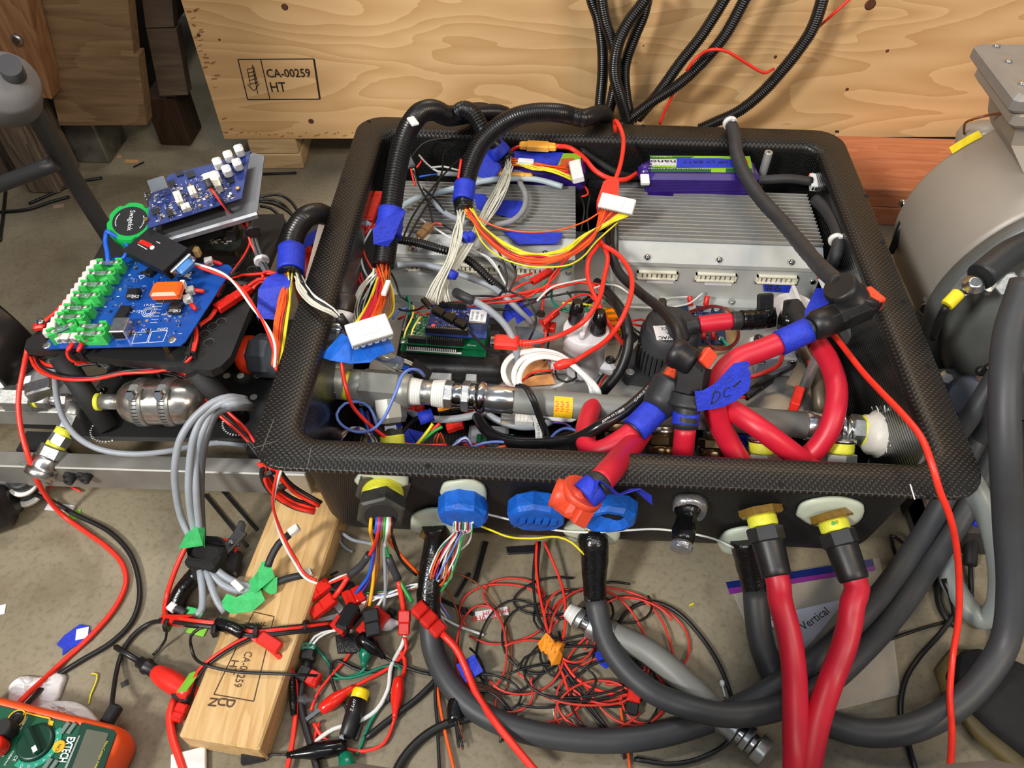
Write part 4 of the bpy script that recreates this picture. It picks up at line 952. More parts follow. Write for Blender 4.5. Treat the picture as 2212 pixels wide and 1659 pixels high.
# ================= pipe along the front of the box interior
PZc = .150
pa_, pb_ = P(736,832,PZc), P(1868,930,PZc)
pdv = (pb_-pa_).normalized()
def pp_at(x):   # point on the pipe axis at pixel column x
    lo, hi = 0.0, 1.0
    for _ in range(40):
        m_ = (lo+hi)/2; q = pa_.lerp(pb_, m_); v = CAM_ROT.transposed() @ (q-CAM_LOC); xx = 1106+CAM_F*v.x/-v.z
        if xx < x: lo = m_
        else: hi = m_
    return pa_.lerp(pb_, lo)
cast = mat('cast_zinc', (150,152,146), .42, .5, var=.1, scale=40)
pipe = thing('hydraulic_pipe', 'grey hydraulic pipe with chrome ends and steel tee across the front of the box', 'pipe', tuple(pp_at(1300)-V((0,0,.014))))
def ps(x0, x1, r, m, name, kind='c', seg=32):
    return seg_(pp_at(x0), pp_at(x1), r, m, name, kind, seg, pipe)
ps(722,745,.0165,chrome,'nipple'); ps(744,762,.0175,ytape,'thread_tape'); ps(760,792,.0205,cast,'tee_end'); 
MB().hexa(pp_at(782), pdv, .0235, (pp_at(864)-pp_at(782)).length, phase=.35, ch=.08).build('tee_body', cast, pipe)
ps(860,888,.0205,cast,'tee_end')
for k in range(5): ps(886+k*5,892+k*5,.0163-.0003*k,whitew,'white_thread')
ps(910,937,.0145,zinc,'nipple')
for k in range(6): ps(935+k*4.4,940+k*4.4,.0155+.0003*k,whitew,'white_thread')
ps(957,980,.0165,zinc,'hex_nut','h'); ps(978,1000,.0145,chrome,'collar'); ps(998,1016,.0185,zinc,'hex_nut','h'); ps(1014,1030,.0155,chrome,'collar')
q0, q1 = pp_at(1022), pp_at(1056); L = (q1-q0).length
MB().lathe(q0, pdv, [(.013+.0065*sin(pi*k/10), L*k/10) for k in range(11)], 32).build('chrome_bulge', chrome, pipe)
ps(1050,1112,.0168,mat('polished_ferrule', (210,212,214), .18, .95),'ferrule')
hosem = mat('grey_hose', (124,126,122), .48, var=.06, scale=25)
ps(1110,1742,.0155,hosem,'hose'); ps(1738,1800,.0168,MATS['polished_ferrule'],'ferrule')
q0, q1 = pp_at(1796), pp_at(1832); L = (q1-q0).length
MB().lathe(q0, pdv, [(.013+.0065*sin(pi*k/10), L*k/10) for k in range(11)], 32).build('chrome_bulge', chrome, pipe)
ps(1826,1840,.0140,chrome,'collar'); ps(1836,1862,.0178,zinc,'hex_nut','h'); ps(1860,1876,.0170,ytape,'thread_tape')
# tee branch down to the front wall
tb_ = pp_at(836); bd = (P(846,935,.118)-tb_).normalized()
MB().lathe(tb_, bd, [(.0200,.012),(.0200,.034),(.017,.040)], 8, smooth=False).build('tee_branch', cast, pipe)
MB().lathe(tb_+bd*.040, bd, [(.0120,0),(.0132,.003),(.0132,.008)], 6, smooth=False).build('hex_nut', chrome, pipe)
MB().hexa(tb_+bd*.046, bd, .0145, .009).build('hex_nut', hexblack, pipe)
MB().lathe(tb_+bd*.054, bd, [(.0138+(.0008 if k % 2 else 0), k*.0018) for k in range(8)], 28).build('thread_tape', ytape, pipe)
MB().lathe(tb_+bd*.066, bd, [(.017,0),(.017,.004)], 28).build('washer', steel, pipe)
# elbow at the left end
E_ = P(716,822,.152); el = MB()
el.lathe(E_+V((0,0,-.004)), P(724,748,.178)-E_, [(.015,-.018),(.0205,-.012),(.0225,-.002),(.0225,.030),(.021,.034),(.021,.038)], 10, phase=.3)
el.lathe(E_-pdv*.006, pdv, [(.012,-.016),(.0205,-.008),(.0225,.004),(.0225,.024),(.020,.026)], 10, phase=.3)
el.build('elbow', cast, pipe)['kind'] = 'stuff'
MB().box(E_+V((.004,-.0225,.002)), (.012,.001,.008), bev=.0004).build('cast_mark', zinc, pipe)
MB().lathe(P(728,742,.178), P(735,700,.19)-P(728,742,.178), [(.0155,0),(.0155,.006)], 24).build('thread_tape', ytape, pipe)
snn = thing('pressure_sensor', 'chrome pressure sensor with a white label standing on the pipe elbow', 'sensor', tuple(P(730,740,.182)))
a = P(728,738,.184); d = P(742,672,.205)-a
MB().hexa(a, d, .0155, .010).build('hex_base', chrome, snn); MB().lathe(a+d.normalized()*.010, d, [(.012,0),(.0125,.002),(.0125,.012)], 26).build('body', chrome, snn)
lb = MB().lathe(a+d.normalized()*.022, d, [(.0128,0),(.0128,.014)], 26).build('paper_label', label_w, snn)
MB().lathe(a+d.normalized()*.036, d, [(.0115,0),(.012,.002),(.012,.018),(.010,.022)], 22).build('plug', mat('brown_black_plastic', (46,36,32), .4), snn)
# yellow sticker on the hose
q = pp_at(1197); st_ = MB(); rings = []
for k in range(9):
    x_ = -.45+k*.22; dirn = V((0,-cos(x_+.15),sin(x_+.15)))
    rings.append([pp_at(1196)+dirn*.0158, pp_at(1236)+dirn*.0158, pp_at(1236)+dirn*.0162, pp_at(1196)+dirn*.0162])
sk_ = MB().loft(rings, 0, True, True, False).build('yellow_sticker', mat('yellow_sticker', (240,190,30), .5, var=.04), pipe)
tx = MB()
for i in range(3):
    for j in range(5):
        x_ = .25+j*.16; dirn = V((0,-cos(x_+.15),sin(x_+.15))); tx.box(pp_at(1202+i*11+(j % 2)*2)+dirn*.0163, (.0032,.0015,.0002), rotm(pdv, dirn))
tx.build('faded_print', mat('faded_red_ink', (226,110,40), .6), sk_)['kind'] = 'stuff'
# white putty lump with fibres at the right end
pu = thing('putty_seal', 'lump of white putty with frayed fibres where the pipe meets the right wall', 'seal', tuple(P(1893,940,.12)))
c = pp_at(1892); c = P(1893,938,.150); random.seed(5)
put = mat('white_putty', (218,214,204), .45, var=.05, bump=.2, scale=60)
rings = []
for k in range(9):
    h = -.016+k*.0042; rr_ = .0265*math.sqrt(max(.05, 1-((k-4.4)/5.4)**2))
    rings.append([c+pdv*h+(V((0,-1,0))*cos(2*pi*j/14)+V((0,0,1))*sin(2*pi*j/14))*rr_*random.uniform(.90,1.08)+pdv*random.uniform(-.001,.001) for j in range(14)])
MB().loft(rings, 0, True, True, True).build('putty', put, pu)
fr_ = MB()
for k in range(260):
    t = random.uniform(0, 2*pi); o_ = V((0,-cos(t),sin(t))); b_ = c+pdv*random.uniform(.004,.014)+o_*.019
    e_ = b_+o_*random.uniform(.008,.020)+pdv*random.uniform(-.008,.008); 
    if -pi*.75 < t-pi/2 < pi*.75: fr_.tube([b_, (b_+e_)/2+V((random.uniform(-.002,.002),0,random.uniform(-.002,.002))), e_], .0006, 3)
for k in range(30):
    b_ = P(1900+random.uniform(-10,12),970,.13); fr_.tube([b_, b_+V((random.uniform(-.004,.004),-.006,-.008)), b_+V((random.uniform(-.008,.008),-.010,-.022))], .0004, 3)
fr_.build('frayed_fibres', whitew, pu)['kind'] = 'stuff'
# zinc elbows and brass glands inside the front wall
zt = thing('steel_elbows', 'pair of joined steel elbow fittings with yellow tape inside the front right wall', 'fitting', tuple(P(1735,990,.11)))
for x in (1648,1815):
    a = P(x, 953, .155); d = V((0,-.62,-.62))
    MB().lathe(a, d, [(.0150+(.0006 if k % 2 else 0), k*.0018) for k in range(8)], 26).build('thread_tape', ytape, zt)
    MB().hexa(a+d.normalized()*.013, d, .0185, .030, phase=.5, ch=.08).build('elbow_body', cast, zt)
    MB().lathe(a-d.normalized()*.003, d, [(.017,0),(.017,.004)], 24).build('collar', steel, zt)
a, b = P(1665,1000,.118), P(1800,1004,.118)
MB().hexa(a, b-a, .0125, (b-a).length).build('union', cast, zt); MB().hexa(a.lerp(b,.55), b-a, .0150, .016).build('hex_nut', cast, zt)
bgm = mat('bronze_gland', (122,100,70), .25, .9, var=.2, scale=50)
for (x, y, lab, inner) in ((1340,930,'bronze cable gland at the left, half behind the black cable',black),(1430,958,'middle bronze cable gland with a red core',red),(1545,965,'right bronze cable gland with a black core',blackm)):
    t = thing('bronze_gland', lab+' inside the front wall', 'cable gland', tuple(P(x,y,.09)))
    a = P(x, y-18, .135); d = V((.02,-.72,-.62)).normalized()
    MB().hexa(a, d, .0195, .011, phase=.3).build('hex_nut', bgm, t)
    MB().lathe(a+d*.011, d, [(.0175,0),(.0188,.003),(.0188,.010),(.0165,.015),(.0125,.016),(.0115,.010)], 30).build('dome_nut', bgm, t)
    MB().lathe(a-d*.010, d, [(.0135,0),(.0135,.011)], 24).build('threaded_stem', steel, t)
    MB().tube(spline([a+d*.012, a+d*.026, a+d*.04+V((0,.0,-.012))], .004), .0072, 14).build('cable_core', inner, t)
# aluminium posts
for (x, y, x1, y1, zt_, lab, r) in ((1740,868,1778,747,.205,'aluminium post standing at the front right of the plate',.0063),(1640,420,1661,328,.245,'aluminium post standing behind the right controller',.0058)):
    t_ = P(x1, y1, zt_) if y > 500 else PY(x1, y1, .556); b_ = V((t_.x, t_.y, .101 if y > 500 else .049))
    o = MB().lathe(b_, (t_-b_), [(r,0),(r,(t_-b_).length-.001),(r*.9,(t_-b_).length)], 20).build('threaded_post', alu); tag(o, lab, 'post')
    MB().lathe(t_+V((0,0,.0002)), (0,0,1), [(r*.35,0),(r*.35,.0004)], 10).build('tapped_hole', mat('hole_rim', (74,76,76), .5), o)
nut = thing('lock_nut', 'large steel nut and washer under the plate by the front right post', 'nut', tuple(P(1738,893,.06)))
MB().lathe(P(1738,893,.070), (0,0,1), [(.0155,0),(.0155,.003)], 26).build('washer', steel, nut); MB().hexa(P(1738,890,.073), (0,0,1), .011, .02).build('nut', steel, nut)
tag(MB().tube(spline([P(1700,700,.16),P(1728,740,.15),P(1760,800,.13),P(1772,880,.11),P(1775,905,.09)], .01), .0088, 14).build('brown_hose', mat('brown_grey_hose', (104,92,76), .4, .3, var=.15)), 'dull brown metal hose behind the right red cable loop', 'hose')
# ================= contactors
def post(t, x, y, z, r, h, taped=True):
    p = P(x, y, z); mb = MB(); mb.lathe(p, (0,0,1), [(r,0),(r*1.05,h*.2),(r*.92,h*.45),(r*.95,h*.7),(r*.6,h)], 18); return mb.build('taped_terminal', btape, t)
cw = mat('contactor_white', (214,212,214), .38, var=.03)
k1 = thing('white_contactor', 'round white contactor with two black-taped terminals, left of the black one', 'contactor', tuple(P(1262,800,PZ)))
kb = P(1258,790,PZ+.001)
rz = .068
MB().lathe(kb, (0,0,1), [(.026,0),(.0265,.002),(.0265,rz*.72),(.0285,rz*.74),(.0285,rz*.97),(.027,rz)], 48).build('body', cw, k1)
for s_ in (-1, 1):
    MB().box(kb+V((s_*.030,-.008,.010)), (.022,.022,.020), bev=.005).build('mounting_lug', cw, k1)
    MB().lathe(kb+V((s_*.033,-.008,.020)), (0,0,1), [(.0055,0),(.0055,.004),(.0035,.004),(.0035,.002)], 14).build('lug_bolt', black, k1)
MB().box(kb+V((.002,.004,rz+.007)), (.005,.044,.014), Matrix.Rotation(-.35,3,'Z'), bev=.001).build('barrier', cw, k1)
for dx_, dy_ in ((-.013,.012),(.014,-.004)):
    MB().lathe(kb+V((dx_,dy_,rz)), (0,0,1), [(.0095,0),(.010,.004),(.0085,.009),(.0098,.013),(.009,.02),(.0055,.034)], 16).build('taped_terminal', btape, k1)
MB().lathe(kb+V((-.006,-.017,rz)), (0,0,1), [(.0032,0),(.0032,.010)], 14).build('peg', cw, k1)
text('TE', kb+V((-.0125,-.0255,.030)), (.96,-.28,0), (0,0,1), .006, ink, k1, 'maker_mark', .009, lift=.0020)
text('=', kb+V((-.0195,-.0215,.031)), (.80,-.6,0), (0,0,1), .005, ink, k1, 'maker_mark', .005, bold=.03, lift=.0022)
k2 = thing('white_contactor', 'white contactor with a bluish junction box behind the blue DC tape', 'contactor', tuple(P(1690,740,PZ)))
kb = P(1685,745,PZ+.001)
MB().lathe(kb, (0,0,1), [(.026,0),(.0265,.002),(.0265,rz*.72),(.0285,rz*.74),(.0285,rz*.97),(.027,rz)], 48).build('body', cw, k2)
bb = MB().box(P(1677,795,PZ+.018)+V((0,.012,0)), (.046,.022,.034), bev=.002).build('junction_box', mat('pale_blue_plastic', (188,200,216), .4, var=.04), k2)
for x in (1647,1709): MB().lathe(PY(x,782,bb.parent.location.y if False else (P(1677,795,PZ+.018).y+.001)), (0,-1,.0), [(.0036,0),(.0036,.0015),(.0015,.0022)], 12).build('screw', chrome, bb)
MB().box(kb+V((.002,.004,rz+.007)), (.005,.046,.014), Matrix.Rotation(.1,3,'Z'), bev=.001).build('barrier', cw, k2)
for s_ in (-1, 1):
    MB().box(kb+V((s_*.034,-.012,.010)), (.020,.022,.018), bev=.005).build('mounting_lug', cw, k2)
    MB().lathe(kb+V((s_*.036,-.012,.019)), (0,0,1), [(.0055,0),(.0055,.006),(.0035,.006),(.0035,.002)], 14).build('lug_bolt', mat('brown_black_plastic', (46,36,32), .4), k2)
for (x, y, x1, y1) in ((1655,705,1652,640),(1700,712,1712,655)):
    a = P(x, y, .165); b = P(x1, y1, .195); u_ = (b-a)
    MB().tube([a, a+u_*.35, a+u_*.6], [.012,.0135,.0125], 14).build('taped_terminal', btape, k2)
    MB().box(a+u_*.72, (.0195,.007,.028), rotm((1,.15,0), u_), bev=.002).build('tape_flag', mat('black_cloth_tape', (22,22,23), .5, bump=.3), k2)
k3 = thing('black_contactor', 'round black contactor with cooling ribs and an upside-down printed label', 'contactor', tuple(P(1430,810,PZ)))
kb = P(1432,790,PZ+.001); kr = .0375; kh = .074
kp = mat('contactor_black', (44,46,49), .52, var=.1)
MB().lathe(kb, (0,0,1), [(kr*1.08,0),(kr*1.08,.006),(kr,.010),(kr*.98,kh*.82),(kr*.90,kh*.86),(kr*.88,kh),(kr*.8,kh+.001)], 52).build('body', kp, k3)
MB().prism([kb+V((-.058,-.020,0)),kb+V((-.050,-.034,0)),kb+V((-.014,-.040,0)),kb+V((.05,-.02,0)),kb+V((.05,.02,0)),kb+V((-.03,.03,0))], (0,0,.014)).build('mounting_flange', kp, k3)
MB().lathe(kb+V((-.045,-.026,.014)), (0,0,1), [(.0055,0),(.0055,.001),(.003,.001),(.003,.0003)], 16).build('flange_eye', alu, k3)
for k in range(9):
    a = pi*(1.08+k*.052); n_ = V((cos(a),sin(a),0)); MB().box(kb+n_*(kr+.001)+V((0,0,.030)), (.003,.0035,.040), rotm(n_)).build('cooling_rib', kp, k3)
MB().lathe(kb+V((-.012,.026,kh-.006)), (0,0,1), [(.010,0),(.010,.008),(.006,.010),(.005,.022)], 18).build('terminal', black, k3)
c_ = kb+V((-.002,-.016,kh+.0012)); ca = V((-.985,.02,0)).normalized(); cb = V((0,-1,0))
LBp = [kb+V((-.024,-.004,kh+.0012)), kb+V((.018,.000,kh+.0012)), kb+V((.016,-.024,kh+.0012)), kb+V((-.021,-.028,kh+.0012))]
lbl = MB().prism(LBp, (0,0,.0004)).build('printed_label', label_w, k3)
ux_ = (LBp[0]-LBp[1]).normalized()
text('GIGAVAC', kb+V((.014,-.019,kh+.0017)), ux_, V((0,-1,0)), .0052, ink, lbl, 'label_lettering', .033, bold=.02)
text('HBD41AA', kb+V((.013,-.0125,kh+.0017)), ux_, V((0,-1,0)), .0036, ink, lbl, 'label_lettering', .022)
text('400A', kb+V((.006,-.0075,kh+.0017)), ux_, V((0,-1,0)), .0036, ink, lbl, 'label_lettering', .012)
text('CE', kb+V((-.008,-.006,kh+.0017)), ux_, V((0,-1,0)), .004, ink, lbl, 'label_lettering', .007)
# jumper cable between black and white contactor
jc = thing('jumper_cable', 'short crimson jumper cable between the black and right white contactor', 'cable', tuple(P(1550,700,.17)))
pj = [P(1470,712,.178), P(1510,702,.184), P(1552,696,.187), P(1600,692,.187), P(1650,690,.184)]
js = spline(pj, .003); n = len(js)
for i0, i1, r, m_, nm in ((0,.26,.0098,rubber,'end_sleeve'),(.22,.60,.0105,dred,'cable'),(.56,.72,.0112,rubber,'sleeve'),(.68,1.0,.0122,btape,'tape_wrap')):
    seg__ = js[int(n*i0):max(int(n*i1), int(n*i0)+2)]; MB().tube(seg__, [r*(1+(random.uniform(-.05,.05) if m_ is btape else 0)) for _ in seg__], 18).build(nm, m_, jc)
MB().tube(spline([P(1470,735,.17), P(1462,705,.185), P(1455,690,.19)], .004), .012, 14).build('boot', rubber, jc)
# small blue relay board on tan cardboard
cbd = thing('cardboard_sheet', 'tan cardboard sheet under the small blue board', 'cardboard', tuple(P(1500,720,PZ)))
CBp = Plane((1445,765,PZ+.001),(1590,775,PZ+.001),(1450,650,PZ+.001))
MB().prism([CBp.hit(x, y) for x, y in ((1440,735),(1448,655),(1490,650),(1560,652),(1590,690),(1592,735),(1570,760),(1520,772),(1450,770))], (0,0,.003)).build('sheet', mat('cardboard', (196,158,106), .7, var=.06), cbd)
SB = Plane((1505,742,.112),(1572,742,.112),(1455,660,.112))
sb = thing('relay_board', 'small dark blue circuit board on tan cardboard between the contactors', 'circuit board', tuple(P(1510,700,.104)))
pcb(sb, SB, ((1452,662),(1558,658),(1570,742),(1480,745)), mat('deep_blue_circuit_board', (18,54,104), .4, var=.15, scale=90))
u0, v0 = SB.uv(1460,668); u1, v1 = SB.uv(1560,735)
smd(SB, (min(u0,u1)+.02, max(u0,u1)-.004), (min(v0,v1), max(v0,v1)), 80, sb)
for s_, x, y in (('T1',1500,683),('T2',1510,683),('+V',1524,683),('R3',1537,684)): text(s_, SB.hit(x, y), SB.ux, SB.uy, .003, wink, sb, 'marking')
for x, y in ((1548,668),(1558,732)): MB().lathe(SB.hit(x, y), SB.n, [(.0042,0),(.0042,.0005),(.0022,.0006)], 16).build('mounting_hole', pin, sb)
for x, y in ((1494,672),(1526,670),(1520,712),(1540,716)): SB.comp(MB(), x, y, .010,.009,.007,0,.0006).build('screw_terminal', lt, sb)
for x0, y0, x1, y1 in ((1492,660,1490,640),(1524,660,1528,640)):
    a = P(x0,y0,.120); b = P(x1,y1,.130); MB().lathe(a, b-a, [(.0032,0),(.0036,.001),(.0036,.012),(.003,.013)], 14).build('crimp_terminal', redw, sb)
for x0, y0, x1, y1 in ((1520,716,1521,735),(1540,716,1541,730)):
    a = P(x0,y0,.120); b = P(x1,y1,.118); MB().lathe(a, b-a, [(.0032,0),(.0036,.001),(.0036,.011),(.003,.012)], 14).build('crimp_terminal', redw, sb)
for lab, m_, pts in (('red',mat('dark_red_wire', (120,26,20), .4),((1462,690,.125),(1485,675,.125),(1515,664,.127),(1545,660,.125),(1570,668,.12),(1590,700,.115),(1592,730,.112),(1575,748,.110),(1545,752,.112),(1525,738,.115))),('red',red,((1450,700,.13),(1470,678,.13),(1482,674,.128),(1475,690,.125),(1460,705,.12))),):
    for k in (0, 1): wire('wire', None, None, [(x+k*3, y+k*3) if i else (x+k*3, y+k*3, z[0]) for i, (x, y, *z) in enumerate([(p[0],p[1],p[2]) for p in pts])][:-1]+[pts[-1]], .0013, m_, sb)
wire('wire', None, None, ((1558,732,.114),(1568,742,.116),(1580,756,.112)), .002, mat('teal_plastic_wire', (20,170,140), .4), sb)
scrap('bright green sliver of plastic on the plate beside the relay board', 1604, 668, .004, .012, -.5, mat('green_sliver', (60,200,90), .4), z=PZ+.0005, th=.003)
# ================= big DC connectors and crimson cables
cable_m = dred
btpc = btp
def cable(t, pts, r, m, name='cable', step=.006, seg=18): return MB().tube(spline(pw(pts), step), r, seg).build(name, m, t)
orp = mat('orange_connector', (214,72,44), .42, var=.06)
oru = mat('orange_cloth', (222,76,34), .6, var=.14, bump=.4, scale=50)
# right connector above the rim
dc1 = thing('power_connector', 'black right-angle power connector with an orange tab beside the right rim', 'connector', tuple(P(1830,690,.22)))
a, b = P(1752,708,.262), P(1880,655,.262); R3 = rotm(b-a); u = R3 @ V((0,0,1)); L = (b-a).length
MB().box(a.lerp(b,.52), (L*.92,.029,.030), R3, 0, .008).build('body', black, dc1)
MB().lathe(a.lerp(b,-.02), b-a, [(.012,0),(.0165,.010),(.0165,.030)], 24).build('neck', black, dc1)
MB().lathe(P(1840,655,.262), P(1800,600,.30)-P(1840,655,.262), [(.0205,0),(.0205,.012),(.0185,.013),(.0185,.030),(.016,.036)], 28).build('receptacle', black, dc1)
MB().lathe(P(1855,650,.262), (.3,.3,1), [(.023,0),(.023,.010),(.021,.013)], 28).build('collar', black, dc1)
MB().box(a.lerp(b,.97)+u*.006, (.016,.024,.018), R3, 0, .0015).build('orange_tab', mat('orange_tab', (232,70,40), .4), dc1)
rb = [MB().box(a.lerp(b,.45+.035*k)+R3 @ V((0,-.0135,.002)), (.0022,.002,.018), R3).build('grip_rib', blackm, dc1) for k in range(11)]
cable(dc1, ((1776,700,.262),(1735,716,.256),(1700,735,.250)), .0128, rubber, 'boot')
cable(dc1, ((1748,712,.258),(1715,727,.252),(1683,742,.247)), .0140, btpc, 'blue_tape')
cable(dc1, ((1690,738,.248),(1640,758,.240),(1590,778,.232),(1556,815,.222),(1543,860,.21),(1548,900,.19),(1572,950,.165),(1600,1000,.145),(1620,1030,.13)), .0122, dred)
wire('blue_tape_tail', None, None, (P(1770,700,.25),P(1772,670,.25)), .001, btp, dc1)
MB().strip([P(1752,705,.245), P(1764,680,.248), P(1776,650,.250), P(1782,625,.250)], [.016,.026,.024,.018], (1,.3,.1), .0006).build('blue_tape_flag', btp, dc1)
# middle upright connector
dc2 = thing('power_connector', 'black upright power connector with an orange tab, labelled with blue DC tape', 'connector', tuple(P(1480,830,.19)))
bt_, tp_ = P(1484,875,.222), P(1502,768,.262); ax_ = (tp_-bt_).normalized(); L = (tp_-bt_).length
R3 = rotm(ax_, (.75,-.6,.2))
MB().box(bt_.lerp(tp_,.56), (L*.80,.030,.030), R3, 0, .008).build('body', black, dc2)
a = P(1498,785,.262); b = P(1452,758,.266)
MB().lathe(a, b-a, [(.0135,0),(.0145,.004),(.0145,.014),(.0155,.015),(.0155,(b-a).length),(.013,(b-a).length+.002)], 26).build('receptacle', black, dc2)
MB().lathe(bt_-ax_*.001, ax_, [(.0165,0),(.0205,.001),(.0205,.004),(.0185,.006),(.018,.014)], 28).build('rubber_ring', rubber, dc2)
MB().box(tp_+(R3 @ V((0,0,.013))), (.018,.014,.008), rotm((.55,.75,.3), (.5,-.45,.75)), 0, .001).build('orange_tab', MATS['orange_tab'], dc2)
for k in range(9): MB().box(bt_.lerp(tp_,.36+.05*k)+R3 @ V((0,.0,.0155)), (.0022,.016,.002), R3).build('grip_rib', blackm, dc2)
cable(dc2, ((1484,872,.222),(1482,900,.212),(1481,925,.203)), .0130, rubber, 'boot')
cable(dc2, ((1483,888,.216),(1481,905,.209),(1480,918,.205)), .0140, btpc, 'blue_tape')
cable(dc2, ((1481,920,.204),(1478,950,.19),(1474,985,.165),(1470,1030,.13)), .0112, dred)
# DC- tape flag
fl_ = thing('tape_flag', 'blue tape flag with DC written on it hanging from the middle connector', 'tape', tuple(P(1560,830,.2)))
fp = Plane((1505,880,.236),(1612,840,.250),(1515,800,.268))
MB().prism([fp.hit(x, y) for x, y in ((1500,845),(1520,842),(1545,828),(1570,800),(1585,785),(1612,779),(1620,785),(1615,795),(1622,805),(1618,842),(1590,865),(1560,880),(1506,888))], fp.n*.0007).build('blue_tape', btp, fl_)
hw = MB()
def stroke(mb, plane, pts, r=.0006):
    q = [plane.hit(x, y, .0009) for x, y in pts]; mb.tube(spline(q, .002), r, 5)
stroke(hw, fp, ((1546,842),(1540,856),(1537,873))); stroke(hw, fp, ((1540,850),(1552,846),(1556,852),(1550,864),(1537,873))); stroke(hw, fp, ((1577,838),(1570,838),(1563,848),(1566,857),(1578,854)))
stroke(hw, fp, ((1584,836),(1600,822)), .0009)
hw.build('handwriting', ink, fl_)['kind'] = 'stuff'
# orange cloth connector and its crimson cables
dc3 = thing('power_connector', 'connector wrapped in orange cloth with a black rubber cup and blue tape', 'connector', tuple(P(1440,850,.18)))
a, b = P(1415,886,.208), P(1462,820,.222); d = b-a
MB().lathe(a, d, [(.0155,0),(.0195,.010),(.021,.026),(.0225,.028),(.0225,.032),(.019,.032),(.018,.028)], 28).build('rubber_cup', rubber, dc3)
rr2 = []
for k in range(7):
    h = .024+k*.0075; rr_ = .0178*(1-.035*k); rr2.append([a+d.normalized()*h+((d.orthogonal().normalized())*cos(2*pi*j/12)+(d.normalized().cross(d.orthogonal().normalized()))*sin(2*pi*j/12))*rr_*random.uniform(.86,1.1) for j in range(12)])
MB().loft(rr2, 0, True, True, False).build('orange_cloth', oru, dc3)
cable(dc3, ((1420,880,.208),(1400,900,.204),(1370,930,.198)), .0150, btpc, 'blue_tape')
cable(dc3, ((1384,915,.201),(1368,932,.197)), .0125, rubber, 'boot')
cable(dc3, ((1372,928,.198),(1345,948,.192),(1312,968,.186),(1285,975,.18),(1268,962,.175),(1265,930,.170),(1272,900,.165),(1285,870,.15)), .0112, dred)
dc4 = thing('power_connector', 'red-orange angled power connector hanging over the front rim', 'connector', tuple(P(1240,1090,.2)))
cable(dc4, ((1385,935,.17),(1368,958,.19),(1340,990,.22),(1315,1020,.252),(1292,1046,.262)), .0120, dred)
cable(dc4, ((1296,1042,.261),(1282,1056,.262)), .0125, rubber, 'boot'); cable(dc4, ((1288,1050,.262),(1262,1072,.258)), .0138, btpc, 'blue_tape')
a, b = P(1270,1066,.256), P(1222,1078,.250)
MB().lathe(P(1262,1060,.258), P(1250,1075,.25)-P(1262,1060,.258), [(.019,0),(.020,.002),(.020,.006),(.017,.008)], 24).build('collar', orp, dc4)
a, b = P(1258,1058,.256), P(1226,1112,.242); R3 = rotm(b-a, (.7,.2,.7)); MB().box(a.lerp(b,.55), ((b-a).length*1.05,.026,.026), R3, 0, .004).build('body', orp, dc4)
MB().box(a.lerp(b,.75)+R3 @ V((0,.004,.0135)), (.018,.016,.006), R3, 0, .001).build('latch', orp, dc4)
a = P(1245,1082,.25); b = P(1196,1062,.252); MB().lathe(a, b-a, [(.0125,0),(.0125,.010),(.0135,.012),(.0135,(b-a).length),(.011,(b-a).length)], 22).build('receptacle', orp, dc4)
MB().strip([P(1270,1068,.262), P(1282,1040,.272), P(1300,1052,.262), P(1325,1068,.25), P(1345,1066,.248), P(1372,1056,.248), P(1390,1064,.240), P(1392,1076,.228)], [.022,.026,.024,.020,.016,.016,.018,.020], [V((.3,-.4,.8))]*3+[V((.2,-.5,.8))]*5, .0006).build('blue_tape_tail', btp, dc4)
# right loop and crossing cable
dc5 = thing('crimson_cable', 'crimson cable looping round the front right post of the plate', 'cable', tuple(P(1790,850,.13)))
cable(dc5, ((1715,665,.19),(1730,690,.20),(1750,720,.205),(1768,745,.21)), .0112, rubber, 'boot')
cable(dc5, ((1764,740,.208),(1790,780,.21),(1806,830,.205),(1805,880,.20),(1790,930,.185),(1758,975,.165),(1715,1005,.15),(1680,1025,.14)), .0115, dred)
dc6 = thing('crimson_cable', 'crimson cable crossing over the grey pipe towards the front right wall', 'cable', tuple(P(1640,930,.15)))
cable(dc6, ((1530,850,.16),(1548,868,.175),(1580,885,.19),(1640,925,.195),(1700,970,.18),(1750,1010,.155),(1775,1040,.135)), .0118, dred)
# black jacketed cables
bc = wire('black_cable', 'glossy black cable with white print running over the grey pipe to the front wall', 'cable', ((1475,755,.20),(1462,780,.205),(1440,800,.21),(1400,845,.205),(1350,888,.20),(1300,918,.195),(1250,945,.175),(1180,958,.14),(1100,955,.12),(1050,930,.11),(1030,900,.10)), .0065, mat('glossy_black_cable', (22,22,24), .25, var=.2), seg=14)
cp_ = spline(pw(((1440,800,.21),(1400,845,.205),(1350,888,.20),(1300,918,.195))), .004)
for s_, i0, fl in (('CABLE E54470/3A', 2, 0),('AWM 10 2.0000', 16, 0)):
    i0 = min(i0, len(cp_)-4); o_ = cp_[i0]+V((0,-.0025,.0063)); text(s_, cp_[min(i0+11,len(cp_)-1)]+V((0,-.0025,.0063)), cp_[i0]-cp_[min(i0+11,len(cp_)-1)], V((-.3,.6,.7)), .0030, wink, bc, 'cable_print', (cp_[i0]-cp_[min(i0+11,len(cp_)-1)]).length*.95)
wire('black_cable', 'thick black cable rising beside the left white contactor and over to the black one', 'cable', ((1300,850,.11),(1340,800,.14),(1358,740,.165),(1352,690,.18),(1320,640,.17),(1290,610,.13)), .0062, black, seg=12)
wire('black_cable', 'black cable curving from the right controller edge down over the black contactor', 'cable', ((1322,470,.195),(1318,530,.20),(1335,585,.19),(1380,630,.19),(1430,670,.21),(1460,710,.225),(1470,745,.22),(1476,765,.215)), .0062, black, seg=12)
br = thing('braided_cable', 'black wrapped cable hanging over the back rim to the right connector', 'cable', tuple(P(1690,480,.24)))
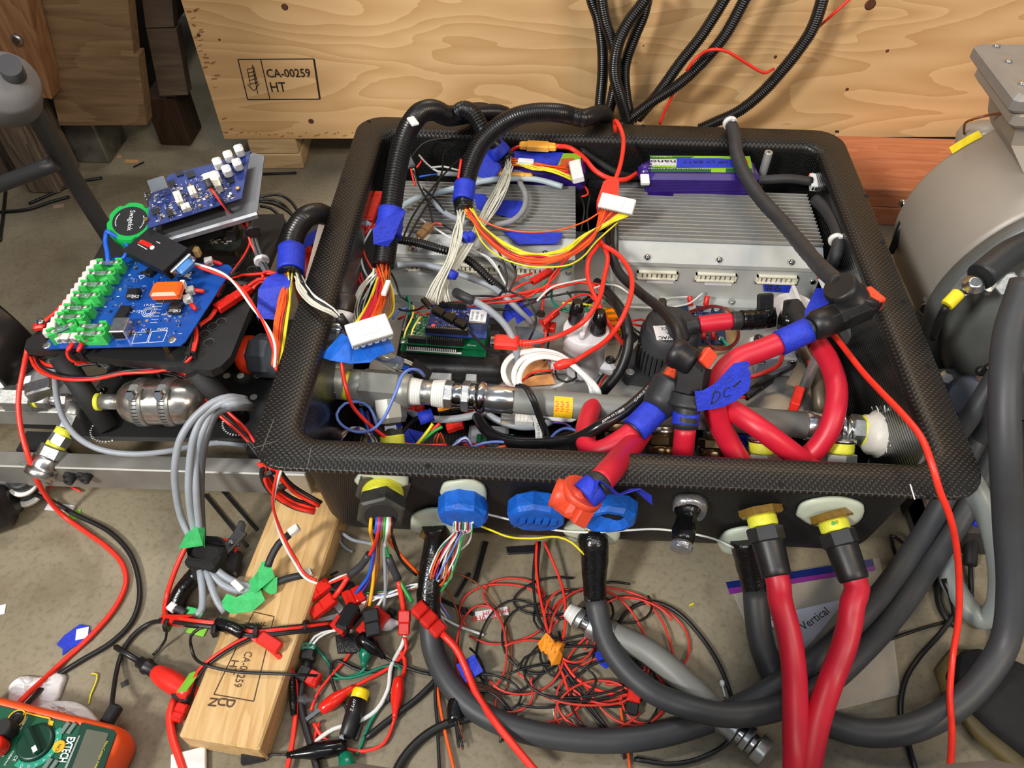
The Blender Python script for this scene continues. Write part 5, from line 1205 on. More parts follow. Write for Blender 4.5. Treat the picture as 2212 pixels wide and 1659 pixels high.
wpts = spline(pw(((1577,262,.245),(1586,290,.242),(1592,335,.235),(1610,380,.228),(1640,425,.224),(1690,480,.228),(1740,540,.245),(1780,585,.27),(1812,612,.285))), .005)
MB().tube(wpts, [.0092+random.uniform(-.0004,.0004) for _ in wpts], 16).build('cable', mat('wrapped_cable', (46,47,50), .55, var=.15, bump=.25, scale=40), br)
ztie(br, P(1577,266,.246), wpts[3]-wpts[0], .0095, white, .006)
# thick cord behind the right controller
wire('black_cable', 'black wrapped cable lying behind the right finned controller', 'cable', ((1270,395,.17),(1330,402,.18),(1420,404,.19),(1520,402,.195),(1620,392,.20),(1700,386,.205),(1752,392,.2)), .0066, MATS['wrapped_cable'], seg=12)
rc = thing('black_cable', 'black cable with a white tie running down beside the right controller', 'cable', tuple(P(1800,500,.19)))
wire('cable', None, None, ((1762,432,.195),(1785,455,.20),(1805,490,.205),(1812,520,.205),(1805,550,.20),(1795,578,.185)), .0085, MATS['wrapped_cable'], rc, seg=14)
ztie(rc, P(1806,518,.205), (0,-1,-.1), .009, white, .006)
# ================= contents of the box: electronics
def S(s):
    return [tuple(float(v) for v in q.split(',')) for q in s.split()]
conduit = mat('black_conduit', (20,20,21), .32, var=.2)
# --- batteries
pur = mat('purple_shrink', (48,24,112), .28, var=.12, coat=.3)
def battery(x0, x1, yt, zb_, lab, L_, rotz, full):
    t = thing('battery_pack', lab, 'battery', tuple(V((x0, yt, zb_))))
    return t
bt1 = thing('battery_pack', 'purple battery pack with a green printed label behind the right controller', 'battery', tuple(P(1515,385,.14)))
BB = Plane((1408,378,.222),(1636,380,.222),(1402,340,.222))
MB().box(BB.at(BB.w*.5,.0205,-.022), (BB.w*1.07,.046,.044), BB.R, 0, .006).build('wrap', pur, bt1)
lblp = [BB.hit(x, y) for x, y in ((1404,337),(1620,338),(1627,373),(1406,371))]
lb = MB().prism(lblp, BB.n*.0004).build('printed_label', mat('lime_label', (134,190,44), .4, var=.04), bt1)
def bq(pts, m, nm, w=.0006): return MB().prism([BB.hit(x, y, w) for x, y in pts], BB.n*.0002).build(nm, m, lb)
bq(((1404,344),(1462,345),(1463,357),(1405,357)), mat('silver_print', (206,208,212), .4), 'label_panel'); bq(((1405,361),(1535,364),(1536,372),(1406,371)), mat('dark_green_print', (24,90,52), .5), 'label_panel')
bq(((1568,364),(1625,364),(1626,373),(1568,372)), MATS['dark_green_print'], 'label_panel'); bq(((1404,338),(1500,338),(1490,342),(1404,343)), MATS['dark_green_print'], 'label_panel')
bq(((1600,345),(1612,344),(1617,350),(1612,362),(1600,363)), mat('orange_print', (240,104,40), .45), 'label_badge')
BX, BY = -BB.ux, -BB.uy
text('nano', BB.hit(1459,346.5,.0008), BX, BY, .0078, ink, lb, 'label_lettering', .036, bold=.01)
text('5000mah 6S', BB.hit(1462,357.5,.0008), BX, BY, .0024, wink, lb, 'label_lettering', .038)
text('HIGH DISCHARGE LIPO BATTERY', BB.hit(1533,364,.0008), BX, BY, .0026, wink, lb, 'label_lettering', .086)
text('TURNIGY', BB.hit(1452,338.6,.0008), BX, BY, .0024, wink, lb, 'label_lettering', .028)
tp_ = MB().prism([BB.hit(x, y, .0009) for x, y in ((1462,342),(1555,342),(1583,345),(1584,362),(1461,362))], BB.n*.0003).build('blue_tape', btp, bt1)
text('HP LV BATT', BB.hit(1570,348,.0013), BX, BY, .0062, ink, tp_, 'handwriting', .062)
MB().lathe(BB.hit(1386,372,-.012), -BB.ux, [(.014,-.012),(.012,.0),(.007,.006)], 12).build('wrap_end', pur, bt1)
plug(BB.hit(1394,398,-.008), BB.hit(1392,378,-.004), .012, .006, white, bt1, 'balance_plug')
bt2 = thing('battery_pack', 'purple battery pack under blue tape behind the left controller', 'battery', tuple(P(1180,350,.14)))
B2 = Plane((1100,362,.216),(1262,368,.216),(1100,328,.216))
MB().box(B2.at(B2.w*.5,.022,-.019), (B2.w*1.05,.046,.038), B2.R, 0, .006).build('wrap', pur, bt2)
MB().prism([B2.hit(x, y, .0004) for x, y in ((1110,326),(1217,330),(1205,357),(1112,352))], B2.n*.0004).build('blue_tape', btp, bt2)
l2 = MB().prism([B2.hit(x, y, .0002) for x, y in ((1205,331),(1254,332),(1256,364),(1204,362))], B2.n*.0004).build('printed_label', MATS['lime_label'], bt2)
MB().prism([B2.hit(x, y, .0008) for x, y in ((1212,343),(1238,341),(1244,350),(1238,362),(1210,360))], B2.n*.0002).build('label_badge', mat('brick_print', (200,90,50), .5), l2)
text('LV', B2.hit(1185,338,.001), -B2.ux, -B2.uy, .005, ink, bt2, 'handwriting')
# --- yellow power plugs
xt = mat('amber_plug', (246,178,56), .35, var=.04)
def xtplug(a, b, lab):
    a, b = P(*a), P(*b); t = thing('amber_plug', lab, 'plug', tuple((a+b)/2-V((0,0,.008)))); d = (b-a).normalized(); L = (b-a).length; R3 = rotm(d)
    MB().box(a.lerp(b,.5), (L*.62,.0165,.0095), R3, 0, .0015).build('housing', xt, t)
    for k, s_ in ((.13,-1),(.87,1)): MB().box(a.lerp(b,k), (L*.26,.013,.0085), R3, 0, .003).build('plug_end', xt, t)
    return t
x1_ = xtplug((1122,314,.225),(1202,318,.225),'amber power plug on a red lead, lying over the rear battery tape')
x2_ = xtplug((1070,372,.205),(1151,378,.205),'second amber power plug, half under the white wire bunch')
wire('red_lead', 'fat red battery lead curving from the amber plug to the right battery', 'wire', S("1200,316,.225 1230,319 1260,340 1285,368 1315,385 1350,388 1380,372,.195"), .0036, red, seg=10)
wire('lead', None, None, S("1122,316,.224 1108,322 1102,332 1125,343 1140,348,.20"), .0024, red, x1_)
wire('lead', None, None, S("1151,376,.205 1175,372 1195,370,.20"), .0024, red, x2_); wire('lead', None, None, S("1151,380,.205 1180,378 1210,385 1240,405,.18"), .0022, black, x2_)
wire('black_cable', 'black cable slanting behind the amber plug lead to the right battery', 'cable', S("1255,325,.215 1285,345 1330,372 1380,385,.17"), .005, blackm, seg=10)
# --- conduits and harnesses
def harness(lab, cpts, r, loc, pitch=.0034):
    t = thing('wire_harness', lab, 'wire harness', tuple(loc)); corr(cpts, r, pitch).build('conduit', conduit, t); return t
def band(t, pts, r, m, name='blue_tape', wob=.05):
    q = spline(pw(S(pts)), .004); MB().tube(q, [r*(1+random.uniform(-wob,wob)) for _ in q], 16).build(name, m, t)
def wfan(t, starts, mids, ends, mats_, r=.0011, name='wire'):
    """wires from a round conduit mouth through shared way points to a row of ends"""
    n = len(mats_)
    for i, m in enumerate(mats_):
        a = i*2.399; q = math.sqrt((i+.5)/n); f = (i+.5)/n
        p0 = starts[0]+(starts[1]*cos(a)+starts[2]*sin(a))*q*starts[3]; pts = [p0]
        for (c, sp, lat) in mids: pts.append(c+lat*((f-.5)*sp*2)+V((random.uniform(-.3,.3),random.uniform(-.3,.3),random.uniform(-.5,.5)))*sp*.7)
        pts.append(ends[0].lerp(ends[1], f)+V((random.uniform(-.001,.001),random.uniform(-.001,.001),0)))
        MB().tube(spline(pts, .008), r, 6).build(name, m, t)
def row(*cols): return [c for c, n in cols for _ in range(n)]
crim = mat('crimson_wire', (204,36,60), .4); ora2 = mat('deep_orange_wire', (214,66,22), .4); tan = mat('tan_wire', (176,128,60), .45)
h1 = harness('conduit harness over the back rim with white wires and an orange-yellow fan', [V((.02,.665,.17)), V((.012,.655,.225))]+S("1255,255,.268 1235,250,.268 1205,244,.285 1160,243,.295 1115,252,.298 1075,275,.292 1040,310,.28 1018,355,.264 1006,400,.248 1001,440,.236"), .0125, P(1100,300,.2))
band(h1, "1005,396,.250 1002,420,.244 1000,436,.240", .0142, btp)
band(h1, "1001,436,.239 1002,455,.235", .0128, btape, 'tape_collar')
MB().tube(spline(pw(S("996,345,.270 990,385,.262")), .004), .0016, 8).build('wire', red, h1)
W1 = Plane((1292,452,.232),(1362,468,.232),(1308,430,.240))
def bigplug(t, pl, u0, u1, v, h, pins, name='white_connector'):
    o = MB().box(pl.at((u0+u1)/2, v/2, h/2), (u1-u0, v, h), pl.R, 0, .0012).build(name, white, t)
    mb = MB()
    for k in range(pins): mb.box(pl.at(u0+(u1-u0)*(k+.5)/pins, -.0004, h*.5), ((u1-u0)*.55/pins, .0012, h*.5), pl.R)
    mb.build('pin_slots', mat('pale_slot', (150,150,146), .6), o)['kind'] = 'stuff'
    MB().box(pl.at((u0+u1)/2, v*.5, h+.0006), ((u1-u0)*.4, v*.5, .0012), pl.R).build('latch', white, o)
    return o
bigplug(h1, W1, 0, W1.w+.002, .020, .010, 12)
wfan(h1, (P(1008,452,.236), V((1,0,0)), V((0,.5,.8)), .008), ((P(1045,500,.226),.006,V((.3,1,0))),(P(1100,545,.220),.008,V((0,1,.2))),(P(1160,560,.218),.0085,V((0,1,.2))),(P(1215,552,.219),.008,V((-.2,1,.2))),(P(1270,515,.224),.008,V((-.6,.7,0)))), (W1.at(.003,-.001,.005), W1.at(W1.w-.002,-.001,.005)), row((ora2,2),(orange,5),(crim,1),(orange,3),(brown,2),(crim,2),(yellow,8)))
wire('wire', None, None, S("1012,456,.236 1060,485,.23 1120,500 1200,498 1260,480 1300,456,.234"), .0011, orange, h1)
wire('wire', None, None, S("1020,470,.23 1040,520,.222 1080,555 1140,575 1190,577 1230,572 1258,556 1290,520,.226 1335,480,.23"), .0011, yellow, h1)
wfan(h1, (P(996,455,.235), V((1,0,0)), V((0,.5,.8)), .007), ((P(990,500,.225),.006,V((1,0,0))),(P(975,560,.215),.006,V((1,.2,0))),(P(945,620,.20),.007,V((1,.3,0)))), (P(912,655,.182), P(950,658,.182)), row((cream,11)))
h2 = harness('conduit harness under the first with white wires and a red-yellow plug', [V((-.13,.665,.16)), V((-.135,.655,.22))]+S("988,245,.275 1003,236,.285 1022,246,.285 1040,275,.272 1058,300,.255 1078,322,.235 1092,338,.225"), .0115, P(1050,300,.2))
band(h2, "1066,312,.242 1080,328,.234 1086,335,.230", .0140, btp); band(h2, "1086,333,.229 1098,346,.224", .012, btape, 'tape_collar')
MB().strip([P(1070,330,.232), P(1062,350,.222), P(1050,372,.212), P(1046,385,.207)], [.026,.032,.03,.024], (1,.3,0), .0006).build('blue_tape_flag', btp, h2)
wfan(h2, (P(1100,348,.225), V((1,0,0)), V((0,.5,.8)), .008), ((P(1092,385,.222),.008,V((1,.2,0))),(P(1065,440,.217),.009,V((1,.3,0))),(P(1030,500,.213),.006,V((1,.4,0))),(P(990,560,.207),.006,V((1,.4,0))),(P(950,625,.19),.008,V((1,.3,0)))), (P(915,652,.18), P(975,652,.18)), row((cream,16)))
for pts, ww in (("1000,518,.218 1011,508,.220",.012),("1012,516,.219 1020,507,.22",.012),("974,600,.20 981,586,.207",.014)): band(h2, pts, .0065, btp, 'blue_tape')
W2 = Plane((1236,386,.224),(1228,348,.224),(1262,382,.228))
bigplug(h2, W2, 0, W2.w, .016, .010, 8)
wfan(h2, (P(1105,350,.226), V((0,1,0)), V((0,0,1)), .006), ((P(1150,358,.228),.007,V((0,1,0))),(P(1195,366,.226),.007,V((0,1,0)))), (W2.at(.002,-.001,.005), W2.at(W2.w-.002,-.001,.005)), row((yellow,6),(crim,4),(orange,5),(red,2)))
MB().box(P(1136,349,.232), (.022,.008,.006), Matrix.Rotation(-.05,3,'Z'), bev=.001).build('white_sleeve', white, h2)
h3 = harness('thick conduit harness down the left of the box to a big white plug', [V((-.155,.665,.16)), V((-.160,.655,.22))]+S("965,250,.272 938,238,.292 910,243,.302 888,268,.300 872,305,.29 860,350,.275 850,410,.255 843,465,.238 836,520,.222 828,575,.208"), .0140, P(850,450,.15), .0038)
MB().strip([P(870,455,.252), P(845,480,.252), P(828,505,.245), P(822,530,.232)], [.010,.024,.028,.018], V((1,.5,.2)), .0007).build('blue_tape_flag', btp, h3)
band(h3, "846,455,.242 842,480,.235 838,512,.226", .0168, btp)
MB().box(P(892,262,.318), (.010,.018,.004), Matrix.Rotation(.5,3,'Z'), bev=.001).build('white_sleeve', white, h3)
W3 = Plane((762,756,.232),(851,729,.232),(745,712,.238))
o3 = bigplug(h3, W3, 0, W3.w, W3.h, .010, 18)
for k in range(6): MB().box(W3.at(W3.w*(k+.5)/6, .0, .002), (.004,.002,.003), W3.R).build('latch', white, o3)
wfan(h3, (P(826,580,.207), V((1,0,0)), V((0,.8,.5)), .010), ((P(822,620,.212),.009,V((1,.2,0))),(P(812,660,.225),.011,V((1,.25,0)))), (W3.at(W3.w*.22,W3.h,.004), W3.at(W3.w*.92,W3.h+.002,.004)), row((yellow,5),(crim,11),(orange,9),(tan,3),(brown,2)))
for k in range(3): wire('wire', None, None, S(f"{838+k*2},590,.205 {850-k*3},640,.20 {848-k*6},675,.205 {828-k*5},695,.215"), .0011, tan if k else yellow, h3)
wfan(h3, (P(815,582,.206), V((1,0,0)), V((0,.8,.5)), .005), ((P(790,620,.19),.007,V((1,.2,0))),(P(772,665,.175),.007,V((1,.2,0)))), (P(768,720,.17), P(790,722,.17)), row((cream,6),(black,2),(cream,2)))
MB().box(P(834,622,.228), (.006,.024,.005), Matrix.Rotation(-.1,3,'Z'), bev=.001).build('white_sleeve', whitew, h3)
# blue ribbon under the big plug and wires emerging below it
tape_ = tag(MB().strip([P(715,745,.222), P(735,755,.228), P(762,768,.224), P(790,768,.222), P(808,752,.222), P(846,742,.218)], [.036,.034,.022,.020,.022,.020], (.2,1,.1), .0006).build('blue_tape', btp2), 'bright blue tape tongue under the big white plug', 'tape')
bl_ = thing('wire_bunch', 'bunch of white and blue wires in clear sleeving ending in black fabric', 'wires', tuple(P(860,790,.12)))
bundle(bl_, S("800,755,.20 830,768 860,775 885,783 900,795,.15"), row((cream,4)), .0011, .003); bundle(bl_, S("800,760,.195 830,785 855,800 880,812,.14"), row((cream,3)), .0011, .004)
bundle(bl_, S("812,765,.19 840,785 870,795 895,805,.145"), row((bluew,5)), .0016, .0045)
MB().tube(spline(pw(S("812,762,.196 840,776,.188 866,786,.178")), .004), .0075, 14).build('clear_sleeve', glass, bl_)
MB().strip([P(890,785,.16), P(910,800,.15), P(928,815,.14)], .016, (.3,1,0), .003).build('black_fabric', mat('black_cloth_tape', (22,22,23), .5, bump=.3), bl_)
# --- board stack
cs = thing('controller_case', 'black rounded controller case with grey sockets under the green board stack', 'case', tuple(P(965,770,PZ)))
f0, f1 = P(852,822,PZ), P(1088,826,PZ); cw_ = (f1-f0).length; yy = f0.y
mid = V(((f0.x+f1.x)/2, yy+.050, PZ)); prof = rrect
def rr3(a, b, r, z): return rrect(mid.x, mid.y, a, b, r, z, 5)
MB().loft([rr3(cw_/2,.050,.010,PZ+.0005), rr3(cw_/2,.050,.010,PZ+.014), rr3(cw_/2-.001,.049,.010,PZ+.019), rr3(cw_/2-.004,.046,.010,PZ+.0235), rr3(cw_/2-.009,.041,.009,PZ+.0255)], 0, True, True, True).build('shell', mat('satin_black_case', (34,34,35), .42, var=.15, bump=.15, scale=160), cs)
gso = mat('grey_socket', (178,182,182), .45, var=.08)
for x0, x1 in ((928,978),(1009,1032)):
    a, b = P(x0,797,PZ+.012), P(x1,798,PZ+.012); o = MB().box(((a.x+b.x)/2, yy-.003, PZ+.0115), (b.x-a.x,.012,.012), bev=.001).build('socket', gso, cs)
wfan(cs, (P(952,806,PZ+.008), V((1,0,0)), V((0,0,1)), .010), ((P(955,815,PZ+.008),.010,V((1,0,0))),), (P(930,830,.105), P(975,832,.105)), row((cream,10)))
for k, m_ in enumerate((red, purple, yellow)): wire('wire', None, None, S(f"{1014+k*5},805,.108 {1010+k*6},822,.11 {990+k*16},835,.105"), .001, m_, cs)
mg = thing('board_stack', 'stack of green and blue circuit boards with a red light and yellow jumpers', 'circuit board', tuple(P(960,720,PZ+.026)))
Z1 = .139
M1 = Plane((864,757,Z1),(1049,770,Z1),(872,690,Z1))
def slab(pl, u0, u1, v0, v1, w0, w1, m, nm, par, bev=0.0): return MB().box(pl.at((u0+u1)/2,(v0+v1)/2,(w0+w1)/2), (u1-u0,v1-v0,w1-w0), pl.R, 0, bev).build(nm, m, par)
slab(M1, 0, M1.w, 0, .054, -.0018, 0, pcbgreen, 'lower_board', mg)
slab(M1, .006, M1.w-.006, .006, .048, -.012, -.002, black, 'spacer', mg)
MB().box(M1.at(M1.w*.38,.003,.0045), (.062,.0055,.009), M1.R).build('header_strip', black, mg)
hp = MB()
for k in range(24): hp.box(M1.at(.010+k*.0026,-.0001,.006), (.0014,.0006,.004), M1.R)
hp.build('header_pins', mat('pale_slot2', (206,210,208), .5), mg)['kind'] = 'stuff'
slab(M1, .008, M1.w*.72, .0, .001, .001, .003, whitew, 'white_edge_strip', mg)
M2 = Plane((864,741,.151),(1046,754,.151),(872,676,.151))
slab(M2, 0, M2.w, 0, .054, -.0016, 0, pcbgreen, 'upper_board', mg)
slab(M2, .0005, .0045, .012, .052, 0, .009, black, 'header_strip', mg); slab(M2, .010, .032, .001, .0055, 0, .009, black, 'header_strip', mg); slab(M2, .034, .078, .001, .0055, 0, .009, black, 'header_strip', mg)
hp = MB()
for k in range(16):
    hp.box(M2.at(.0024,.014+k*.0024,.0093), (.0018,.0012,.0006), M2.R)
for k in range(28): hp.box(M2.at(.012+k*.0024,.0032,.0105), (.0007,.0007,.004), M2.R)
hp.build('header_pins', pin, mg)['kind'] = 'stuff'
text('Grove', M2.at(.083,.003,.0002), M2.ux, M2.uy, .003, wink, mg, 'marking'); MB().lathe(M2.at(.003,.003,0), M2.n, [(.003,0),(.003,.0003),(.0014,.0003)], 14).build('mounting_hole', pin, mg)
smd(M2, (.006,.030), (.007,.05), 60, mg); text('1 3', M2.at(.012,.046,.0002), M2.ux, M2.uy, .004, wink, mg, 'marking')
M3 = Plane((919,722,.166),(1050,731,.166),(930,655,.166))
slab(M3, 0, M3.w, 0, .053, -.0016, 0, pcbnavy, 'blue_shield', mg)
slab(M3, .0, .052, .002, .0065, 0, .0085, black, 'header_strip', mg); slab(M3, .004, .044, .047, .0515, 0, .0085, black, 'header_strip', mg)
sp_ = MB()
for k in range(20): sp_.box(M3.at(.004+k*.0024,.0042,.0088), (.0012,.0014,.0006), M3.R)
sp_.build('header_pins', pin, mg)['kind'] = 'stuff'
smd(M3, (.008,.050), (.010,.045), 80, mg)
jk = slab(M3, .052, .0725, .012, .034, 0, .0135, steel, 'network_jack', mg); stk = slab(M3, .052, .0725, .014, .034, .0137, .0142, label_w, 'paper_label', mg)
for i, s_ in enumerate(('Arduino','W5100','1102')): text(s_, M3.at(.0565+i*.006,.016,.0144), M3.uy, -M3.ux, .003, ink, stk, 'handwriting', .014 if i < 2 else .010)
MB().lathe(M3.at(.0075,.014,0), M3.n, [(.0022,0),(.0022,.002),(.001,.003)], 12).build('red_light', mat('red_led', (255,24,16), .4, emit=9.0), mg)
MB().box(M2.at(M2.w-.008,.022,.004), (.010,.012,.010), M2.R, bev=.001).build('usb_socket', steel, mg)
wire('jumper', None, None, [M2.at(.004,.006,.002), M2.at(.006,.012,.010), M2.at(.012,.03,.018), M2.at(.010,.048,.018), M2.at(.006,.052,.012)], .0012, mat('pale_yellow_wire', (226,208,90), .4), mg)
wire('jumper', None, None, [M2.at(.012,.010,.002), M2.at(.014,.018,.008), M2.at(.021,.034,.014), M2.at(.020,.036,.004)], .0012, MATS['pale_yellow_wire'], mg)
# black in-line fuse across the stack and its leads
fz = thing('inline_fuse', 'glossy black in-line connector lying across the board stack', 'connector', tuple(P(970,690,.18)))
a, b = P(936,668,.192), P(1008,706,.190); R3 = rotm(b-a)
for k in (.17,.50,.83): MB().box(a.lerp(b,k), ((b-a).length*.31,.010 if k != .5 else .011,.008), R3, 0, .001).build('connector_half', mat('gloss_black', (12,12,13), .15), fz)
wire('lead', None, None, [b, P(1020,722,.18), P(1045,748,.165), P(1070,762,.15), P(1110,770,.14)], .0018, black, fz)
wire('lead', None, None, [a, P(918,660,.19), P(905,668,.18), P(880,672,.175), P(862,668,.17)], .0014, black, fz)
MB().box(P(922,655,.19), (.018,.007,.006), Matrix.Rotation(-.9,3,'Z'), bev=.001).build('clip', MATS['gloss_black'], fz)
# red usb plug + cables
ru = thing('usb_cable', 'red cable with a moulded plug looping from the board stack up to the red adapter', 'cable', tuple(P(1200,720,.12)))
a, b = P(1068,738,.158), P(1120,741,.158); MB().box(a.lerp(b,.5), ((b-a).length,.019,.012), rotm(b-a), 0, .0025).build('plug', red, ru)
MB().box(a+(a-b)*.06, (.006,.012,.005), rotm(b-a)).build('plug_shell', chrome, ru)
for k in range(4): MB().lathe(b+(b-a).normalized()*(.001+k*.0042), b-a, [(.0042,0),(.0048,.001),(.0048,.0025),(.0042,.0032)], 14).build('strain_relief', red, ru)
wire('cable', None, None, S("1122,741,.158 1160,738,.165 1215,722,.18 1260,695,.205 1290,655,.21 1305,600,.20 1312,550,.205 1295,518,.212"), .0030, red, ru, seg=10)
wire('cable', None, None, S("1238,782,.15 1270,762,.165 1310,735,.19 1340,695,.215 1362,640,.22 1362,590,.215 1335,550,.213 1300,528,.213"), .0030, red, ru, seg=10)
a, b = P(1196,792,.145), P(1240,781,.15); MB().lathe(a, b-a, [(.003,0),(.006,.006),(.0066,.014),(.0052,.020),(.0046,.026)], 14).build('strain_relief', red, ru)
wire('cable', None, None, S("1295,525,.21 1272,560,.205 1270,600 1285,640 1310,690,.18 1340,735,.15 1362,760,.13"), .0028, red, ru, seg=10)
ra = thing('usb_adapter', 'red moulded adapter between the controllers on a cord from the back rim', 'adapter', tuple(P(1315,420,.2)))
AP = Plane((1288,462,.224),(1330,466,.224),(1300,405,.230))
MB().prism([AP.hit(x, y) for x, y in ((1290,462),(1328,462),(1334,440),(1336,405),(1330,396),(1318,395),(1302,405),(1288,445))], AP.n*.010).build('body', red, ra)
wire('cord', None, None, S("1324,398,.235 1336,370,.24 1345,330,.245 1346,295,.25 1336,268,.256 1328,262,.25 1330,285,.235"), .0030, red, ra, seg=10)
# --- white flat network cable coil
fc = thing('network_cable', 'white flat network cable coiled behind the grey hose with a moulded plug', 'cable', tuple(P(1180,840,.11)))
fw = mat('white_flat_cable', (222,222,220), .4, var=.03)
for k, pts in enumerate(("1120,850,.125 1092,820,.135 1088,795,.14 1105,770,.145 1150,758,.15 1200,764,.15 1240,790,.148 1275,830,.14 1280,858,.13","1128,850,.13 1112,825,.138 1112,800,.142 1130,775,.146 1165,765,.151 1210,772 1250,800,.148 1285,838,.14 1289,862,.13","1135,850,.13 1122,828,.139 1124,805,.143 1142,780,.147 1175,770,.152 1225,782 1265,812 1292,845,.14 1296,865,.13")):
    MB().tube(spline(pw(S(pts)), .004), .0036, 10, flat=V((0,-.3,1))).build('cable_turn', fw, fc)
MB().tube(spline(pw(S("1143,876,.115 1156,895,.12 1163,925,.125 1165,960,.125")), .004), .0045, 10, flat=V((0,-.5,.9))).build('cable_tail', fw, fc)
MB().tube(spline(pw(S("1150,885,.11 1175,897 1210,905 1240,903 1245,893,.11")), .004), .0040, 10, flat=V((0,-.5,.9))).build('cable_turn', fw, fc)
a, b = P(1164,955,.125), P(1167,990,.118); o = MB().box(a.lerp(b,.5), ((b-a).length,.013,.010), rotm(b-a), 0, .002).build('plug_boot', fw, fc)
for k in range(3): MB().box(a.lerp(b,.15+.16*k)+V((0,-.003,.0045)), (.0012,.0125,.002), rotm(b-a)).build('boot_rib', fw, o)
text('STP FLAT', P(1160,945,.129), P(1158,905,.129)-P(1160,945,.129), (1,0,0), .003, dgrey, fc, 'cable_print', .022)
np_ = thing('network_plug', 'white network plug lying below the grey hose', 'plug', tuple(P(1120,905,.09)))
a, b = P(1080,902,.105), P(1158,906,.105); MB().box(a.lerp(b,.25), ((b-a).length*.45,.013,.010), rotm(b-a), 0, .001).build('clear_plug', glass, np_)
MB().box(a.lerp(b,.68), ((b-a).length*.55,.0145,.012), rotm(b-a), 0, .002).build('boot', fw, np_)
for k in range(4): MB().box(a.lerp(b,.45+.1*k)+V((0,0,.006)), (.0015,.014,.001), rotm(b-a)).build('boot_rib', whitew, np_)
cp5 = mat('copper_film', (236,166,104), .3, .3, var=.3, scale=40)
tag(MB().prism([P(x, y, PZ+.0012) for x, y in ((1128,752),(1150,745),(1175,770),(1185,790),(1200,830),(1130,835),(1105,800))], (0,0,.0004)).build('copper_film', cp5), 'copper-coloured film on the plate inside the white cable coil', 'film')
tag(MB().prism([P(x, y, PZ+.0008) for x, y in ((1112,705),(1150,708),(1185,728),(1170,750),(1125,745))], (0,0,.0003)).build('protective_film', mat('grey_film', (120,128,140), .25, var=.1)), 'grey protective film on the plate beside the red plug', 'film')
tag(MB().strip([P(1088,690,.14),P(1100,672,.15),P(1120,668,.15),P(1135,690,.142)], [.03,.028,.026,.03], (.2,1,.2), .0006).build('blue_tape_note', btp), 'blue tape note with handwriting on the grey cable beside the board stack', 'tape')
